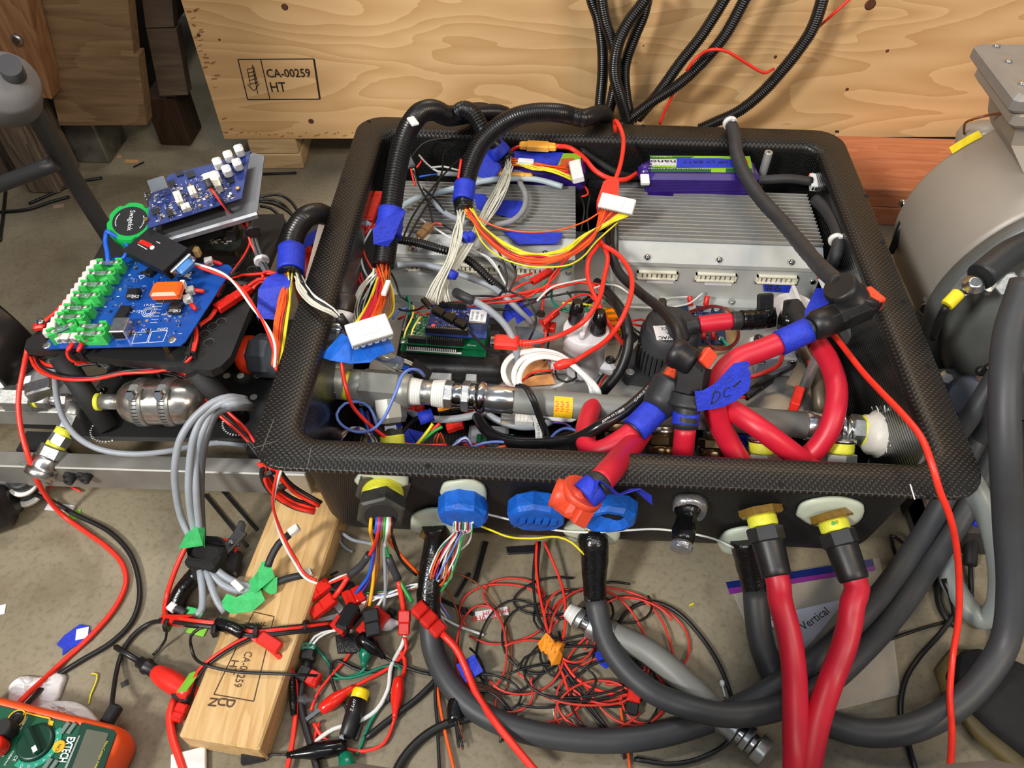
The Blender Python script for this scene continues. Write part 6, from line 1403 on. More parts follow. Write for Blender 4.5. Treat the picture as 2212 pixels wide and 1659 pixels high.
# --- crossing cables on the left controller
for lab, cat, pts, r, m_, sg in (
 ('pale blue-grey cable lying across the left heatsink','cable',"862,450,.205 900,428 940,418 1000,402 1050,390,.205 1100,386 1160,388 1215,403,.20",.0042,mat('pale_cable', (172,190,198), .45, var=.06),10),
 ('grey cable curving down the left heatsink to the conduit','cable',"925,418,.205 945,445 970,465 1010,482,.207",.0038,greyw,10),
 ('grey cable loop standing on the left heatsink beside the white wires','cable',"1122,392,.21 1135,420 1132,450 1110,475 1065,488,.205",.0040,mat('mid_grey_cable', (136,138,140), .45),10),
 ('grey cable behind the left heatsink rising to the white wires','cable',"945,375,.19 990,377 1040,388 1075,390,.19",.0036,greyw,10),
 ('pale grey cable standing along the left wall of the box','cable',"800,480,.20 775,520 762,570 752,640 740,745,.12",.0055,MATS['pale_cable'],12),
 ('grey cable from the conduit across the left controller face to the blue note','cable',"858,572,.17 900,570 960,582 1020,602,.165 1060,618 1095,645,.16 1130,680 1150,700,.13",.0042,greyw,10),
 ('grey cable with a black sleeve arching over the board stack','cable',"1020,648,.19 1050,665,.19 1085,695 1105,725 1115,760,.15 1118,800,.12",.0042,greyw,10),
 ('grey cable drooping below the hose to the left','cable',"870,872,.10 895,895 930,905 980,905 1030,895 1065,880,.10",.0046,greyw,10),
 ('grey cable drooping below the hose in the middle','cable',"1045,890,.095 1080,910 1130,922 1170,918 1200,905,.095",.0046,greyw,10),
 ('black cable running low along the front behind the rim','cable',"1038,900,.08 1060,935 1110,952 1190,950 1260,930 1300,905,.09",.0062,black,12),
 ('thin black cable from the blue tape down to the front left corner','cable',"918,896,.12 890,910 868,935 850,975,.09",.0028,black,8),
 ('light blue wire arching over the pipe tee and looping to the left','wire',"917,812,.175 905,800,.19 885,798,.198 868,812,.20 858,840,.195 845,870,.185 828,905,.17 800,930,.15 765,932,.14 735,915,.14 727,895,.145 745,872,.15 775,868,.15 798,880,.15 810,905,.145 815,925,.13",.0018,lblue,6),
 ('red wire running from the blue tape over the elbow down to the front','wire',"738,772,.21 740,800,.20 748,840,.19 760,875,.17 785,905,.15 820,935,.13 855,955,.115 900,962,.11 965,962,.11",.0022,red,8),
 ('blue wire standing in the front left corner','wire',"778,882,.11 792,915 800,945 806,985,.08",.0026,bluew,8),
 ('purple wire standing in the front left corner','wire',"792,888,.11 800,920 808,950 815,985,.08",.0024,purple,8),
 ('light blue wire along the front rim to the network plug','wire',"995,985,.10 1030,962,.12 1060,955 1110,957 1160,965 1178,958 1200,935,.125 1225,925 1260,938 1296,970,.11",.0018,lblue,6),
 ('light blue wire under the orange cloth connector','wire',"1345,985,.11 1380,965 1420,945 1450,930 1520,918 1580,905,.12",.0016,lblue,6),
 ('light blue wire from the red plug down to the blue tape','wire',"1697,920,.14 1690,930 1675,940 1655,942,.13",.0018,lblue,6),
 ('orange wire arching behind the rim','wire',"1045,985,.10 1080,966,.12 1110,965 1140,985,.10",.0018,orange,6),
 ('purple wire by the crimson cable','wire',"1195,912,.11 1220,915 1240,928,.105",.0014,purple,6),
 ('pair of black wires strapped over the grey hose','wire',"1122,832,.17 1140,838,.178 1155,862,.176 1170,905,.15 1185,940,.13 1180,965,.12",.0024,black,6),
 ('second black wire strapped over the grey hose','wire',"1116,834,.17 1133,838,.178 1148,862,.176 1164,905,.15 1178,940,.13",.0024,black,6),
 ('white wire curving from the tangle to the right controller','wire',"1275,625,.16 1310,615 1335,618 1360,635,.155",.0014,whitew,6),
 ('white wire lying on the plate beside the relay board','wire',"1330,660,.11 1380,664 1440,664 1490,655,.125 1510,640,.13 1520,632,.13",.0014,whitew,6),
 ('white wire arching over the right controller base','wire',"1420,655,.12 1440,645 1470,642 1495,641,.13",.0014,whitew,6),
 ('thin red cord over the right rim down to the bottom edge','cord',"1795,715,.22 1830,760,.225 1865,805,.235 1905,848,.25 1950,895,.262 1990,945,.266 2012,1000,.262 2030,1060,.246 2050,1110,.225 2066,1180,.18 2072,1260,.13 2070,1340,.09 2058,1420,.06 2052,1500,.05 2056,1580,.06 2050,1700,.10",.0032,red,10),
 ('red wire from the junction box curving beside the post','wire',"1715,745,.14 1740,770,.14 1750,800,.14 1740,835,.14",.0020,red,8),
 ('thick red wire curving out of the junction box','wire',"1690,768,.135 1680,790,.14 1650,805,.14 1615,815,.135 1580,808,.125",.0028,red,8),
 ('black wire from the junction box to the black plug','wire',"1720,765,.13 1715,790 1690,805 1665,818,.12",.0022,blackm,8)):
    nm = {'cable':'grey_cable','wire':'loose_wire','cord':'red_twine'}[cat]
    if 'black' in lab and cat == 'cable' and 'sleeve' not in lab: nm = 'black_cable'
    wire(nm, lab, cat, S(pts), r, m_, seg=sg)
MB_ = MB().tube(spline(pw(S("985,632,.19 1000,640,.195 1022,650,.192")), .004), .0062, 12); tag(MB_.build('heat_shrink', rubber), 'black heat-shrink sleeve on the grey cable above the board stack', 'sleeve')
# small corrugated tube
tag(corr(S("862,518,.205 905,525 950,538,.205 990,550,.195 1025,572,.185 1060,605,.17 1090,632,.15"), .0058, .0034).build('small_conduit', conduit), 'thin black corrugated tube across the left controller', 'conduit')
# tape on the heatsink
tag(MB().prism([P(x, y, .1935) for x, y in ((1022,418),(1045,420),(1060,440),(1050,462),(1030,450))], (0,0,.0006)).build('blue_tape', btp), 'blue tape strip on the left heatsink beside the conduit mouth', 'tape')
tag(MB().prism([P(x, y, .1938) for x, y in ((1075,432),(1130,435),(1125,468),(1100,470),(1065,462))], (0,0,.0006)).build('blue_tape', btp), 'blue tape patch on the left heatsink inside the grey loop', 'tape')
tag(MB().prism([P(x, y, .1938) for x, y in ((1085,500),(1215,503),(1214,512),(1203,527),(1120,528))], (0,0,.0006)).build('blue_tape', btp), 'long blue tape strip on the left heatsink behind the orange wires', 'tape')
n6 = tag(MB().prism([PY(x, y, .3835) for x, y in ((1648,612),(1652,608),(1708,611),(1718,618),(1706,632),(1650,629))], (0,-.0005,0)).build('blue_tape', btp), 'blue tape marked number six on the right controller face', 'tape')
hwq = MB()
def st6(pts): hwq.tube(spline([PY(x, y, .3825) for x, y in pts], .002), .0006, 5)
st6(((1660,615),(1658,627))); st6(((1666,615),(1664,627))); st6(((1654,619),(1670,619))); st6(((1653,624),(1669,624))); st6(((1684,614),(1677,620),(1675,627),(1681,629),(1685,624),(1678,622)))
hwq.build('handwriting', ink, n6)['kind'] = 'stuff'
nn2 = tag(MB().prism([P(x, y, .13) for x, y in ((1588,940),(1645,938),(1640,965),(1628,980),(1600,975))], (0,-.0004,.0004)).build('blue_tape', btp), 'blue tape note beside the left yellow-taped elbow', 'tape')
hwq = MB()
for dx_ in (0, 13): hwq.tube(spline([P(x+dx_, y, .1315) for x, y in ((1604,948),(1600,958),(1606,964),(1612,956),(1606,950))], .002), .0005, 5)
hwq.build('handwriting', ink, nn2)['kind'] = 'stuff'
# --- red and black plug pairs
powerpole(P(1728,838,.142), P(1703,918,.14), .011, .009, redw, 'power_plug', 'red plug pair standing beside the front right post', group=None)
powerpole(P(1665,817,.122), P(1608,858,.120), .011, .009, black, 'power_plug', 'black plug pair on the front of the plate')
wire('loose_wire', 'orange-red wire end entering the black plug pair', 'wire', S("1590,856,.125 1600,858 1612,857,.12"), .0018, red)
powerpole(P(820,418,.20), P(797,480,.20), .013, .010, redw, 'power_plug', 'red plug pair beside the left conduit inside the left wall')
powerpole(P(868,318,.235), P(890,362,.22), .012, .007, mat('grey_plug', (86,90,98), .45), 'signal_plug', 'dark grey plug pair beside the left conduit at the back')
powerpole(P(930,486,.205), P(904,513,.20), .012, .009, mat('tan_plug', (150,110,64), .45, var=.15), 'signal_plug', 'tan plug pair on the left heatsink')
powerpole(P(1190,585,.16), P(1148,610,.16), .010, .008, redw, 'power_plug', 'red plug on the face of the left controller')
powerpole(P(948,888,.115), P(1000,880,.12), .010, .008, MATS['gloss_black'], 'power_plug', 'glossy black plug below the steel hose end')
powerpole(P(945,882,.130), P(998,870,.132), .008, .006, mat('orange_plug', (240,150,30), .4), 'power_plug', 'orange plug on top of the glossy black one')
powerpole(P(885,880,.10), P(915,885,.10), .014, .012, redw, 'power_plug', 'red plug behind the steel tee branch')
powerpole(P(1000,885,.09), P(1045,872,.095), .014, .010, redw, 'power_plug', 'red plug below the chrome hose bulge')
powerpole(P(965,925,.08), P(1000,915,.085), .012, .010, redw, 'power_plug', 'red plug low in front under the grey cable')
powerpole(P(1000,975,.07), P(1050,972,.07), .018, .012, redw, 'power_plug', 'red plug block low behind the front rim')
tag(MB().tube([P(905,905,.12), P(935,895,.122)], .008, 12).build('blue_tape', btp), 'blue tape round the thin cable below the steel hose end', 'tape')
tag(MB().strip([P(872,975,.085), P(890,945,.09), P(915,950,.09)], [.03,.028,.02], (1,.2,0), .0006).build('blue_tape', btp), 'blue tape scrap low in the front left of the box', 'tape')
for lab, c_, pts in (('cut yellow wire sticking up behind the front rim', yellow, "885,975,.10 905,955,.11 925,930,.12 935,915,.125"),('cut red wire sticking up behind the front rim', red, "900,968,.10 920,945,.11 938,925,.12 950,915,.125"),('cut green wire sticking up behind the front rim', green, "893,970,.10 915,950,.11 940,930,.12 955,922,.125")):
    wire('loose_wire', lab, 'wire', S(pts), .0020, c_, seg=8)
coil = thing('wire_coil', 'coil of brown and white twisted wires in the front left corner', 'wires', tuple(P(765,955,.06)))
for k in range(16):
    ph = random.uniform(-.3,.3); q = []
    c_ = P(768+random.uniform(-6,6),975,.085)
    for j in range(9):
        t = .2+j*(pi-.2)/8; q.append(c_+V((cos(t)*(.024+random.uniform(-.003,.003)), sin(t)*.024+random.uniform(-.002,.002), .010*sin(t)+random.uniform(0,.006))))
    MB().tube(spline(q, .004), .0009, 5).build('wire', (brown, whitew, purple, whitew)[k % 4], coil)
arcs = thing('wire_coil', 'arc of white and blue thin wires behind the front rim', 'wires', tuple(P(1000,960,.07)))
for k in range(7):
    bundle(arcs, S(f"{955+k*4},985,.085 {980+k*2},957,.115 {1005},948,.12 {1020-k},962,.11 {1028+k},990,.085"), [(whitew, lblue, purple)[k % 3]], .0010, .004)
for lab, y_, m_ in (('brown wire loop behind the front rim', 0, brown),('orange-brown wire loop behind the front rim', 6, ora2)):
    wire('loose_wire', lab, 'wire', S(f"{940+y_},985,.08 {938+y_},950,.11 {945+y_},935,.115 {955+y_},960,.10 {958+y_},985,.08"), .0012, m_)
# terminal block and grey bits low in front
tbk = thing('terminal_block', 'grey and green terminal block low behind the front rim', 'terminal block', tuple(P(1060,940,.05)))
MB().box(P(1055,945,.06), (.05,.03,.018), bev=.004).build('body', mat('grey_block', (150,152,156), .5), tbk)
for k in range(6): MB().box(P(1035+k*14,948,.073), (.006,.012,.006), bev=.001).build('green_clamp', pcbgreen, tbk)
# --- tangle of red, black, green wires in the middle
TG = [
 ('red', "900,668,.15 960,655,.155 1030,650,.16 1110,640,.16 1200,622,.165 1260,610,.16 1310,618,.15"),
 ('red', "905,680,.15 980,668 1060,655,.16 1130,645,.165 1180,615,.17 1205,590,.175 1215,560,.18"),
 ('red', "1040,652,.155 1090,640,.165 1140,630,.17 1220,612 1270,612 1300,630 1290,650,.15"),
 ('red', "1170,680,.14 1175,640,.16 1190,600,.175 1215,570,.18 1235,550,.185"),
 ('red', "1165,690,.14 1180,720,.135 1170,750,.12 1190,780,.11 1200,800,.11"),
 ('red', "1148,640,.165 1120,638,.165 1105,630,.165 1120,618,.17 1148,608,.165"),
 ('red', "1180,690,.145 1210,665,.16 1245,640,.165 1275,638,.16 1290,660,.15"),
 ('black', "1075,645,.16 1085,630,.17 1115,635,.175 1145,655,.17 1158,690,.16 1150,720,.15 1140,740,.13"),
 ('black', "1000,640,.15 1060,640,.155 1120,650,.16 1190,640,.16 1260,630,.16 1300,640,.15"),
 ('black', "960,690,.14 1030,668,.15 1100,668,.15 1160,650,.155 1200,620,.16"),
 ('black', "1225,630,.155 1240,650,.15 1250,668,.15"),
 ('black', "1300,640,.16 1330,670,.15 1345,720,.14 1335,770,.125 1310,800,.11 1290,830,.105 1295,860,.105"),
 ('black', "1085,520,.20 1100,560,.195 1115,590,.18 1100,630,.165"),
 ('black', "1070,530,.20 1085,560,.19 1095,600,.175 1090,640,.16"),
 ('black', "1180,700,.13 1185,740,.12 1175,780,.11"),
 ('white', "1020,540,.195 1060,560,.185 1085,600,.17 1098,625,.16"),
 ('white', "905,472,.20 950,500,.20 1000,530,.20 1050,555,.185 1080,590,.17"),
 ('white', "1160,650,.165 1190,622,.17 1240,608,.165 1275,602,.16"),
 ('green', "1150,640,.165 1180,608,.17 1210,585,.175 1235,575,.175"),
 ('green', "1192,628,.15 1195,655,.15 1225,668,.15 1260,672,.15 1270,660,.15"),
 ('green', "1190,635,.152 1200,662 1235,675 1275,670,.15"),
 ('green', "1300,600,.16 1312,610 1318,630 1305,655,.14"),
 ('yellow', "1215,655,.15 1250,655 1285,662 1310,668,.14"),
 ('red', "1330,690,.15 1355,695 1385,690 1405,700,.16 1430,712,.165"),
 ('red', "1365,700,.15 1400,705 1420,695,.165 1450,700,.17"),
 ('red', "1370,730,.14 1395,735 1420,745,.13"),
 ('black', "1350,690,.15 1375,715 1400,728,.14"),
 ('red', "815,480,.20 792,510,.19 785,540 800,575 818,600,.17"),
 ('red', "805,482,.20 780,520 772,560 782,600 795,630,.16"),
 ('crim', "798,484,.20 772,520,.19 768,570 780,615 790,640,.16"),
 ('blue', "810,420,.20 800,440 790,490 766,540,.19 764,590 778,640,.16"),
 ('white', "802,495,.195 780,540 785,580 795,600,.17"),
 ('black', "893,368,.22 905,400,.215 925,440,.21 935,480,.206"),
 ('white', "893,365,.22 900,390,.215 912,408,.212"),
 ('red', "888,365,.22 892,385,.212 897,400,.21"),
 ('black', "905,400,.21 940,430,.21 960,455,.21"),
 ('black', "868,520,.205 890,470,.21 920,425,.215 965,370,.22 1010,330,.225"),
 ('black', "875,525,.205 900,480,.21 935,420,.215 955,370,.22 960,330,.23 990,312,.23"),
 ('black', "880,350,.21 915,310,.225 950,300,.228 980,298,.23"),
 ('black', "855,300,.26 852,360,.25 860,440,.23 862,520,.21"),
 ('white', "905,335,.205 920,352,.20 945,370,.195 975,372,.19"),
 ('blue', "905,382,.19 930,378 950,376,.19"),
 ('white', "930,362,.20 960,360 990,368 1010,372,.19"),
 ('red', "912,340,.20 908,352 900,362,.195"),
 ('tan', "900,515,.20 890,525 885,540,.195"),
 ('white', "908,512,.20 900,520 895,530,.195"),
 ('red', "930,488,.206 940,482 955,485,.207"),
 ('black', "957,486,.207 980,500 995,520,.205"),
 ('red', "1150,590,.17 1120,600,.17 1105,615,.165"),
 ('black', "845,590,.19 855,610,.185 865,640,.175 890,655,.165"),
 ('green', "878,650,.17 880,640,.18 885,655,.175 884,680,.165"),
 ('dblue', "848,690,.15 860,672,.155 880,665,.155"),
 ('red', "905,675,.145 880,680,.145 860,690,.14"),
 ('red', "1250,395,.185 1265,405 1270,420 1255,425,.18"),
 ('black', "1225,400,.18 1250,420 1262,450,.18 1255,500,.17"),
 ('black', "1275,420,.18 1268,460 1272,510 1262,560,.16"),
 ('red', "1310,810,.115 1290,840 1280,865,.105"),
 ('black', "1240,795,.125 1245,815 1225,825 1205,818 1200,800,.12"),
 ('red', "1195,800,.13 1150,805,.13 1120,830,.12 1080,845,.11"),
 ('black', "1190,805,.13 1145,812 1115,832,.115"),
 ('white', "1195,835,.115 1215,828,.12 1228,815,.12"),
 ('dwhite', "1190,838,.115 1210,833,.118 1226,820,.12"),
]
cm = dict(red=red, black=black, white=whitew, green=teal, yellow=yellow, crim=crim, blue=bluew, tan=tan, dblue=lblue, dwhite=white)
places = {0:'over the plate in front of the left controller',1:'in the tangle between the controllers',2:'along the left wall of the box',3:'at the back left of the box'}
tg = thing('wire_tangle', 'tangle of loose red, black, white and green hook-up wires between the controllers', 'wires', tuple(P(1180,660,.11)))
tl = thing('wire_tangle', 'loose thin wires hanging along the left wall and over the left heatsink', 'wires', tuple(P(850,450,.15)))
for c_, pts in TG:
    q = S(pts); x = q[0][0]; wire('wire', None, None, q, .0015 if c_ != 'black' else .0014, cm[c_], tl if (x < 960 and q[0][1] < 600) else tg)
ztie(tg, P(1168,678,.15), (.2,1,0), .005, black); powerpole(P(1205,672,.15), P(1172,700,.145), .008, .007, redw, '', '', tg); powerpole(P(1175,705,.13), P(1200,708,.13), .014, .010, redw, '', '', tg)
gold = mat('gold_anodised', (226,160,40), .28, .9)
rs = thing('gold_resistor', 'gold finned resistor behind the left white contactor', 'resistor', tuple(P(1315,690,PZ)))
MB().box(P(1315,695,PZ+.009), (.030,.040,.016), Matrix.Rotation(.2,3,'Z'), bev=.002).build('body', gold, rs)
for k in range(5): MB().box(P(1315,668+k*12,PZ+.018), (.030,.003,.004), Matrix.Rotation(.2,3,'Z')).build('fin', gold, rs)
tag(corr(S("1235,670,.13 1262,655,.14 1285,640,.15"), .006, .0034).build('small_conduit', conduit), 'short black corrugated sleeve behind the left white contactor', 'conduit')
plug(P(1352,712,.16), P(1375,735,.15), .010, .008, black, tg, 'black_plug')
# connectors by the right wall
for (a, b, lab) in (((1758,380,.20),(1762,408,.195),'white socket with coloured wires at the back right of the box'),((1820,700,.17),(1838,735,.15),'pale grey plug with thin wires hanging by the right wall'),((1778,590,.185),(1790,618,.175),'small white plug beside the blue tape of the right connector')):
    t = thing('white_plug', lab, 'plug', tuple(P(*b)-V((0,0,.006)))); plug(P(*a), P(*b), .014, .011, gso if 'grey' in lab else white, t, 'plug_body', 3)
    for k, m_ in enumerate((red, purple, green, whitew, black)): wire('wire', None, None, [P(a[0]+k*3-6,a[1]+2,a[2]), P(a[0]+k*2-8,a[1]-6,a[2]+.004), P(a[0]+k*2-14,a[1]+12,a[2]-.004)], .0008, m_, t)
# --- harness outside the left wall
h4 = harness('conduit harness outside the left rim with blue tape, orange wires and a white-black bunch', [P(716,478,.16), P(704,466,.20)]+S("680,462,.245 655,474,.258 636,505,.255 628,540,.248"), .0135, P(640,520,.1), .0036)
band(h4, "630,538,.249 629,560,.246 628,588,.242", .0160, btp); band(h4, "628,586,.242 627,594,.241", .0140, btape, 'tape_collar')
MB().strip([P(612,592,.243), P(600,608,.244), P(590,632,.238), P(585,690,.215)], [.020,.030,.034,.032], (1,.15,0), .0006).build('blue_tape_tail', btp, h4)
wfan(h4, (P(622,592,.241), V((1,0,0)), V((0,.6,.8)), .008), ((P(616,640,.238),.006,V((1,0,0))),(P(606,700,.232),.007,V((1,0,0)))), (P(588,790,.215), P(606,792,.215)), row((orange,12),(ora2,2),(brown,2),(yellow,4)))
wfan(h4, (P(640,590,.241), V((1,0,0)), V((0,.6,.8)), .006), ((P(652,620,.245),.005,V((1,.4,0))),(P(680,650,.246),.005,V((.4,1,0))),(P(715,672,.240),.004,V((.4,1,0)))), (P(742,690,.225), P(746,700,.225)), row((cream,8),(black,4),(whitew,2)))
MB().tube(spline([P(732,682,.232), P(745,700,.222), P(752,712,.21)], .004), .0052, 10).build('heat_shrink', black, h4)
tag(MB().box((P(703,470,.2)+P(668,600,.2))/2-V((0,0,.06)), ((P(703,470,.2)-P(668,600,.2)).length*1.4, .012, .12), rotm(P(700,440,.2)-P(660,600,.2))).build('beige_board', mat('beige_laminate', (206,190,176), .5, var=.03)), 'beige board standing on edge beside the left rim', 'board')
rdt = thing('red_handled_tool', 'red and black tool parts between the frame and the left rim', 'tool', tuple(P(655,560,.0)))
MB().lathe(P(655,560,.10), (-.3,.6,.5), [(.014,-.05),(.018,-.04),(.018,.03),(.014,.04)], 20).build('red_grip', redw, rdt); MB().lathe(P(660,600,.07), (0,0,1), [(.02,-.068),(.02,.02),(.015,.03)], 20).build('red_cap', MATS['orange_red_plastic'], rdt)
MB().box(P(672,512,.10), (.05,.04,.03), bev=.006).build('grey_body', MATS['slate_plastic'], rdt); MB().strip([P(668,505,.14), P(680,525,.13)], .03, (1,.3,0), .0006).build('blue_tape', btp, rdt)
# ================= conduits leaning on the crate
YQ = lambda x: P(485,300,.065).y+(x-485)/1415*.074-.045
def Cw(s): return [PY(x, y, YQ(x)-dy) for x, y, dy in ((*q, 0.0)[:3] for q in S(s))]
CD = [('left upright black conduit leaning on the plywood crate', "1270,-70 1279,0 1292,38 1301,95 1302,158 1297,215 1292,266", .0093),
 ('black conduit bending over beside the left upright one', "1296,-60,.02 1300,0,.02 1308,47,.02 1324,95,.02 1332,150,.02 1322,215,.02 1306,266,.01", .0088),
 ('front black conduit of the crossing pair at the crate', "1420,-50,.04 1393,0,.04 1358,47,.04 1335,95,.04 1327,158,.04 1339,206,.04 1355,262,.03", .0095),
 ('rear black conduit of the crossing pair at the crate', "1402,-20,.01 1390,32,.01 1371,79,.01 1354,127,.01 1349,158,.01 1355,222,.01 1366,264,.01", .0088),
 ('black conduit slanting up to the right, left of two', "1590,-45,.01 1564,0,.01 1516,76,.01 1469,136,.01 1421,203,.01 1377,256,.01", .0093),
 ('black conduit slanting up to the right, right of two', "1634,-50,.03 1608,0,.03 1564,79,.03 1516,136,.03 1469,180,.03 1406,222,.03 1358,258,.03 1335,274,.03", .0093),
 ('rightmost black conduit curving up past the red string', "1786,-55,.02 1776,0,.02 1754,63,.02 1725,108,.02 1690,152,.02 1643,203,.02 1596,240,.02 1545,264,.02 1510,280,.02", .0100)]
for lab, s_, r in CD: tag(corr([q for q in Cw(s_)], r, .0034).build('black_conduit', conduit), lab, 'conduit')
tag(MB().tube(spline(Cw("1850,-15,.03 1833,0,.03 1800,30,.03 1770,57,.0"), .006), .0024, 8).build('red_twine', red), 'red string rising beside the rightmost conduit', 'string')
tag(MB().tube(spline(Cw("1671,149,.05 1652,157,.06 1621,142,.06 1590,122,.06 1564,109,.06 1537,107,.06 1516,116,.05 1497,132,.05 1483,154,.05"), .006), .0024, 8).build('red_twine', red), 'red string looping between the slanting conduits', 'string')
tag(MB().tube(spline(Cw("1455,200,.03 1446,220,.03 1434,245,.03 1425,268,.03"), .006), .0024, 8).build('red_twine', red), 'short red string hanging behind the back rim', 'string')
# ================= things on the floor in front
fw2 = lambda lab, m, r, s, cat='wire', seg=8, nm=None: wire(nm or ('floor_wire' if cat == 'wire' else 'floor_cable'), lab, cat, S(s), r, m, seg=seg)
fw2('red test lead looping over the floor to the multimeter', red, .0030, "60,752,.19 50,800,.17 40,860,.15 44,920,.13 66,1000,.10 95,1065,.05 135,1112,.01 180,1145,.004 235,1185,.004 265,1220,.004 272,1260,.004 250,1310,.004 200,1370,.004 130,1435,.004 40,1520,.03 0,1570,.04", 'lead', 10)
fw2('black test lead looping over the floor to the multimeter', black, .0029, "20,1045,.05 60,1062,.03 110,1082,.01 160,1110,.004 235,1148,.004 280,1195,.004 299,1250,.004 300,1300,.004 283,1345,.004 240,1388,.004 170,1430,.004 110,1470,.004 50,1530,.03 -20,1590,.045", 'lead', 10)
fw2('black lead from the multimeter top edge up to the red wires', black, .0026, "239,1548,.03 243,1510,.02 252,1450,.008 262,1415,.004 285,1375,.004 320,1348,.006 360,1342,.02 420,1352,.045 480,1352,.05 560,1354,.05", 'lead', 8)
fw2('thin red wire arc on the floor below the rail', red, .0012, "103,1055,.004 130,1047 160,1055 175,1062,.004")
# four grey cables to green tape and velcro
gq = thing('grey_cables', 'bundle of grey cables arching down to a black strap and green tape', 'cables', tuple(P(440,1200,0)))
for k, s_ in enumerate(("530,862,.18 493,858,.20 462,868,.20 420,902,.19 390,947,.175 378,1003,.15 379,1055,.12 392,1120,.08 410,1160,.065","535,870,.18 498,864,.20 445,892,.19 420,938,.175 410,994,.15 407,1060,.12 416,1130,.08 424,1162,.065","540,875,.18 500,872,.20 466,880,.19 438,932,.175 425,982,.15 423,1055,.12 429,1130,.08 432,1162,.065","545,880,.18 505,880,.195 470,892,.185 448,940,.17 437,990,.145 434,1060,.11 436,1130,.075 438,1165,.062")):
    wire('grey_cable', None, None, S(s_), .0040, greyw if k < 3 else dgrey, gq, seg=10)
for s_ in ("432,1232,.055 436,1262,.05 438,1290,.045 436,1315,.042 424,1332,.040","446,1232,.055 458,1270,.05 470,1300,.044 486,1322,.04","460,1225,.055 490,1248,.05 520,1262,.046 548,1268,.044","455,1235,.054 480,1262,.048 510,1275,.045 545,1275,.044"):
    wire('grey_cable', None, None, S(s_), .0040, greyw, gq, seg=10)
MB().loft([[P(440+x*c_,1200+y_,z_)+V((0,0,0)) for x, z_ in ()] for c_, y_ in ()] or [rrect(P(445,1182,.066).x,P(445,1182,.066).y,.0205,.014,.012,.066,4), rrect(P(446,1200,.058).x,P(446,1200,.058).y,.021,.0145,.012,.052,4), rrect(P(449,1228,.05).x,P(449,1228,.05).y,.019,.013,.012,.044,4)], 0, False, False, True).build('black_strap', mat('velcro', (20,20,20), .85, bump=.5, scale=120), gq)
MB().box(P(446,1205,.056), (.041,.029,.016), rotm((1,-.25,.2)), 0, .006).build('black_strap', MATS['velcro'], gq)
MB().strip([P(395,1168,.072), P(412,1160,.080), P(430,1152,.080), P(442,1158,.072)], [.022,.034,.036,.030], (-.15,1,-.3), .0006).build('green_tape', gtp, gq)
for (q, ww, dv) in (((P(528,1276,.044),P(552,1262,.052),P(575,1240,.056),P(573,1212,.058)),[.014,.022,.020,.008],(.3,.9,.2)),((P(570,1262,.05),P(585,1262,.05),P(592,1282,.043)),[.012,.020,.006],(1,.4,0)),((P(482,1295,.045),P(505,1308,.050),P(540,1300,.05),P(568,1286,.05)),[.014,.018,.022,.012],(.2,1,.2)),((P(396,1322,.042),P(412,1330,.042),P(432,1336,.042)),[.014,.018,.012],(.2,1,0))):
    MB().strip(list(q), ww, dv, .0006).build('green_tape', gtp, gq)
for s_, r in (("548,1268,.044 580,1264,.044 620,1250,.045 655,1242,.046",.0042),("578,1225,.056 585,1205,.06 602,1175,.066 625,1155,.07",.0042),("402,1326,.042 390,1318,.042 375,1312,.042",.0042)): wire('heat_shrink', None, None, S(s_), r, rubber, gq, seg=10)
for a, b in (((655,1243,.047),(673,1234,.048)),((625,1152,.071),(645,1138,.074)),((378,1316,.043),(366,1308,.043))):
    plug(P(*a), P(*b), .009, .007, white, gq, 'white_plug', 2)
MB().box(P(513,1265,.052), (.016,.007,.004), rotm((.8,-.6,0)), 0, .001).build('white_marker', white, gq)
MB().tube(spline(pw(S("430,1235,.04 412,1255,.03 390,1285,.02 376,1325,.010")), .005), .0105, 14).build('taped_sleeve', btape, gq)
# side cutters behind
pl_ = thing('pliers', 'black pliers with red-edged grips lying half under the grey cables', 'pliers', tuple(P(500,1190,.0)))
MB().box(P(500,1175,.020), (.040,.014,.008), rotm((.55,.95,.1)), 0, .003).build('jaw', dgrey, pl_)
MB().box(P(512,1150,.022), (.030,.007,.006), rotm((.2,1,.1)), 0, .002).build('jaw', dgrey, pl_); MB().box(P(518,1155,.020), (.030,.007,.006), rotm((.02,1,.1)), 0, .002).build('jaw', dgrey, pl_)
MB().lathe(P(500,1172,.0245), (0,0,1), [(.0036,0),(.0036,.002),(.002,.003)], 14).build('rivet', chrome, pl_)
for a, b in (((498,1185,.016),(470,1182,.012)),((510,1195,.018),(500,1245,.014))):
    MB().box((P(*a)+P(*b))/2, ((P(*b)-P(*a)).length*1.1,.016,.012), rotm(P(*b)-P(*a)), 0, .004).build('grip', black, pl_)
    MB().box((P(*a)+P(*b))/2+V((.0,.008,.004)), ((P(*b)-P(*a)).length*.8,.003,.006), rotm(P(*b)-P(*a)), 0, .001).build('grip_edge', redw, pl_)
for lab, a, b in (('long black cable tie tail on the floor beside the lumber, upper one', (470,1047), (556,1145)),('long black cable tie tail on the floor beside the lumber, lower one', (443,1068), (535,1180))):
    p0_, p1_ = P(*a,.002), P(*b,.002); tag(MB().box((p0_+p1_)/2, ((p1_-p0_).length,.0045,.002), rotm(p1_-p0_)).build('cable_tie_strip', black), lab, 'cable tie')
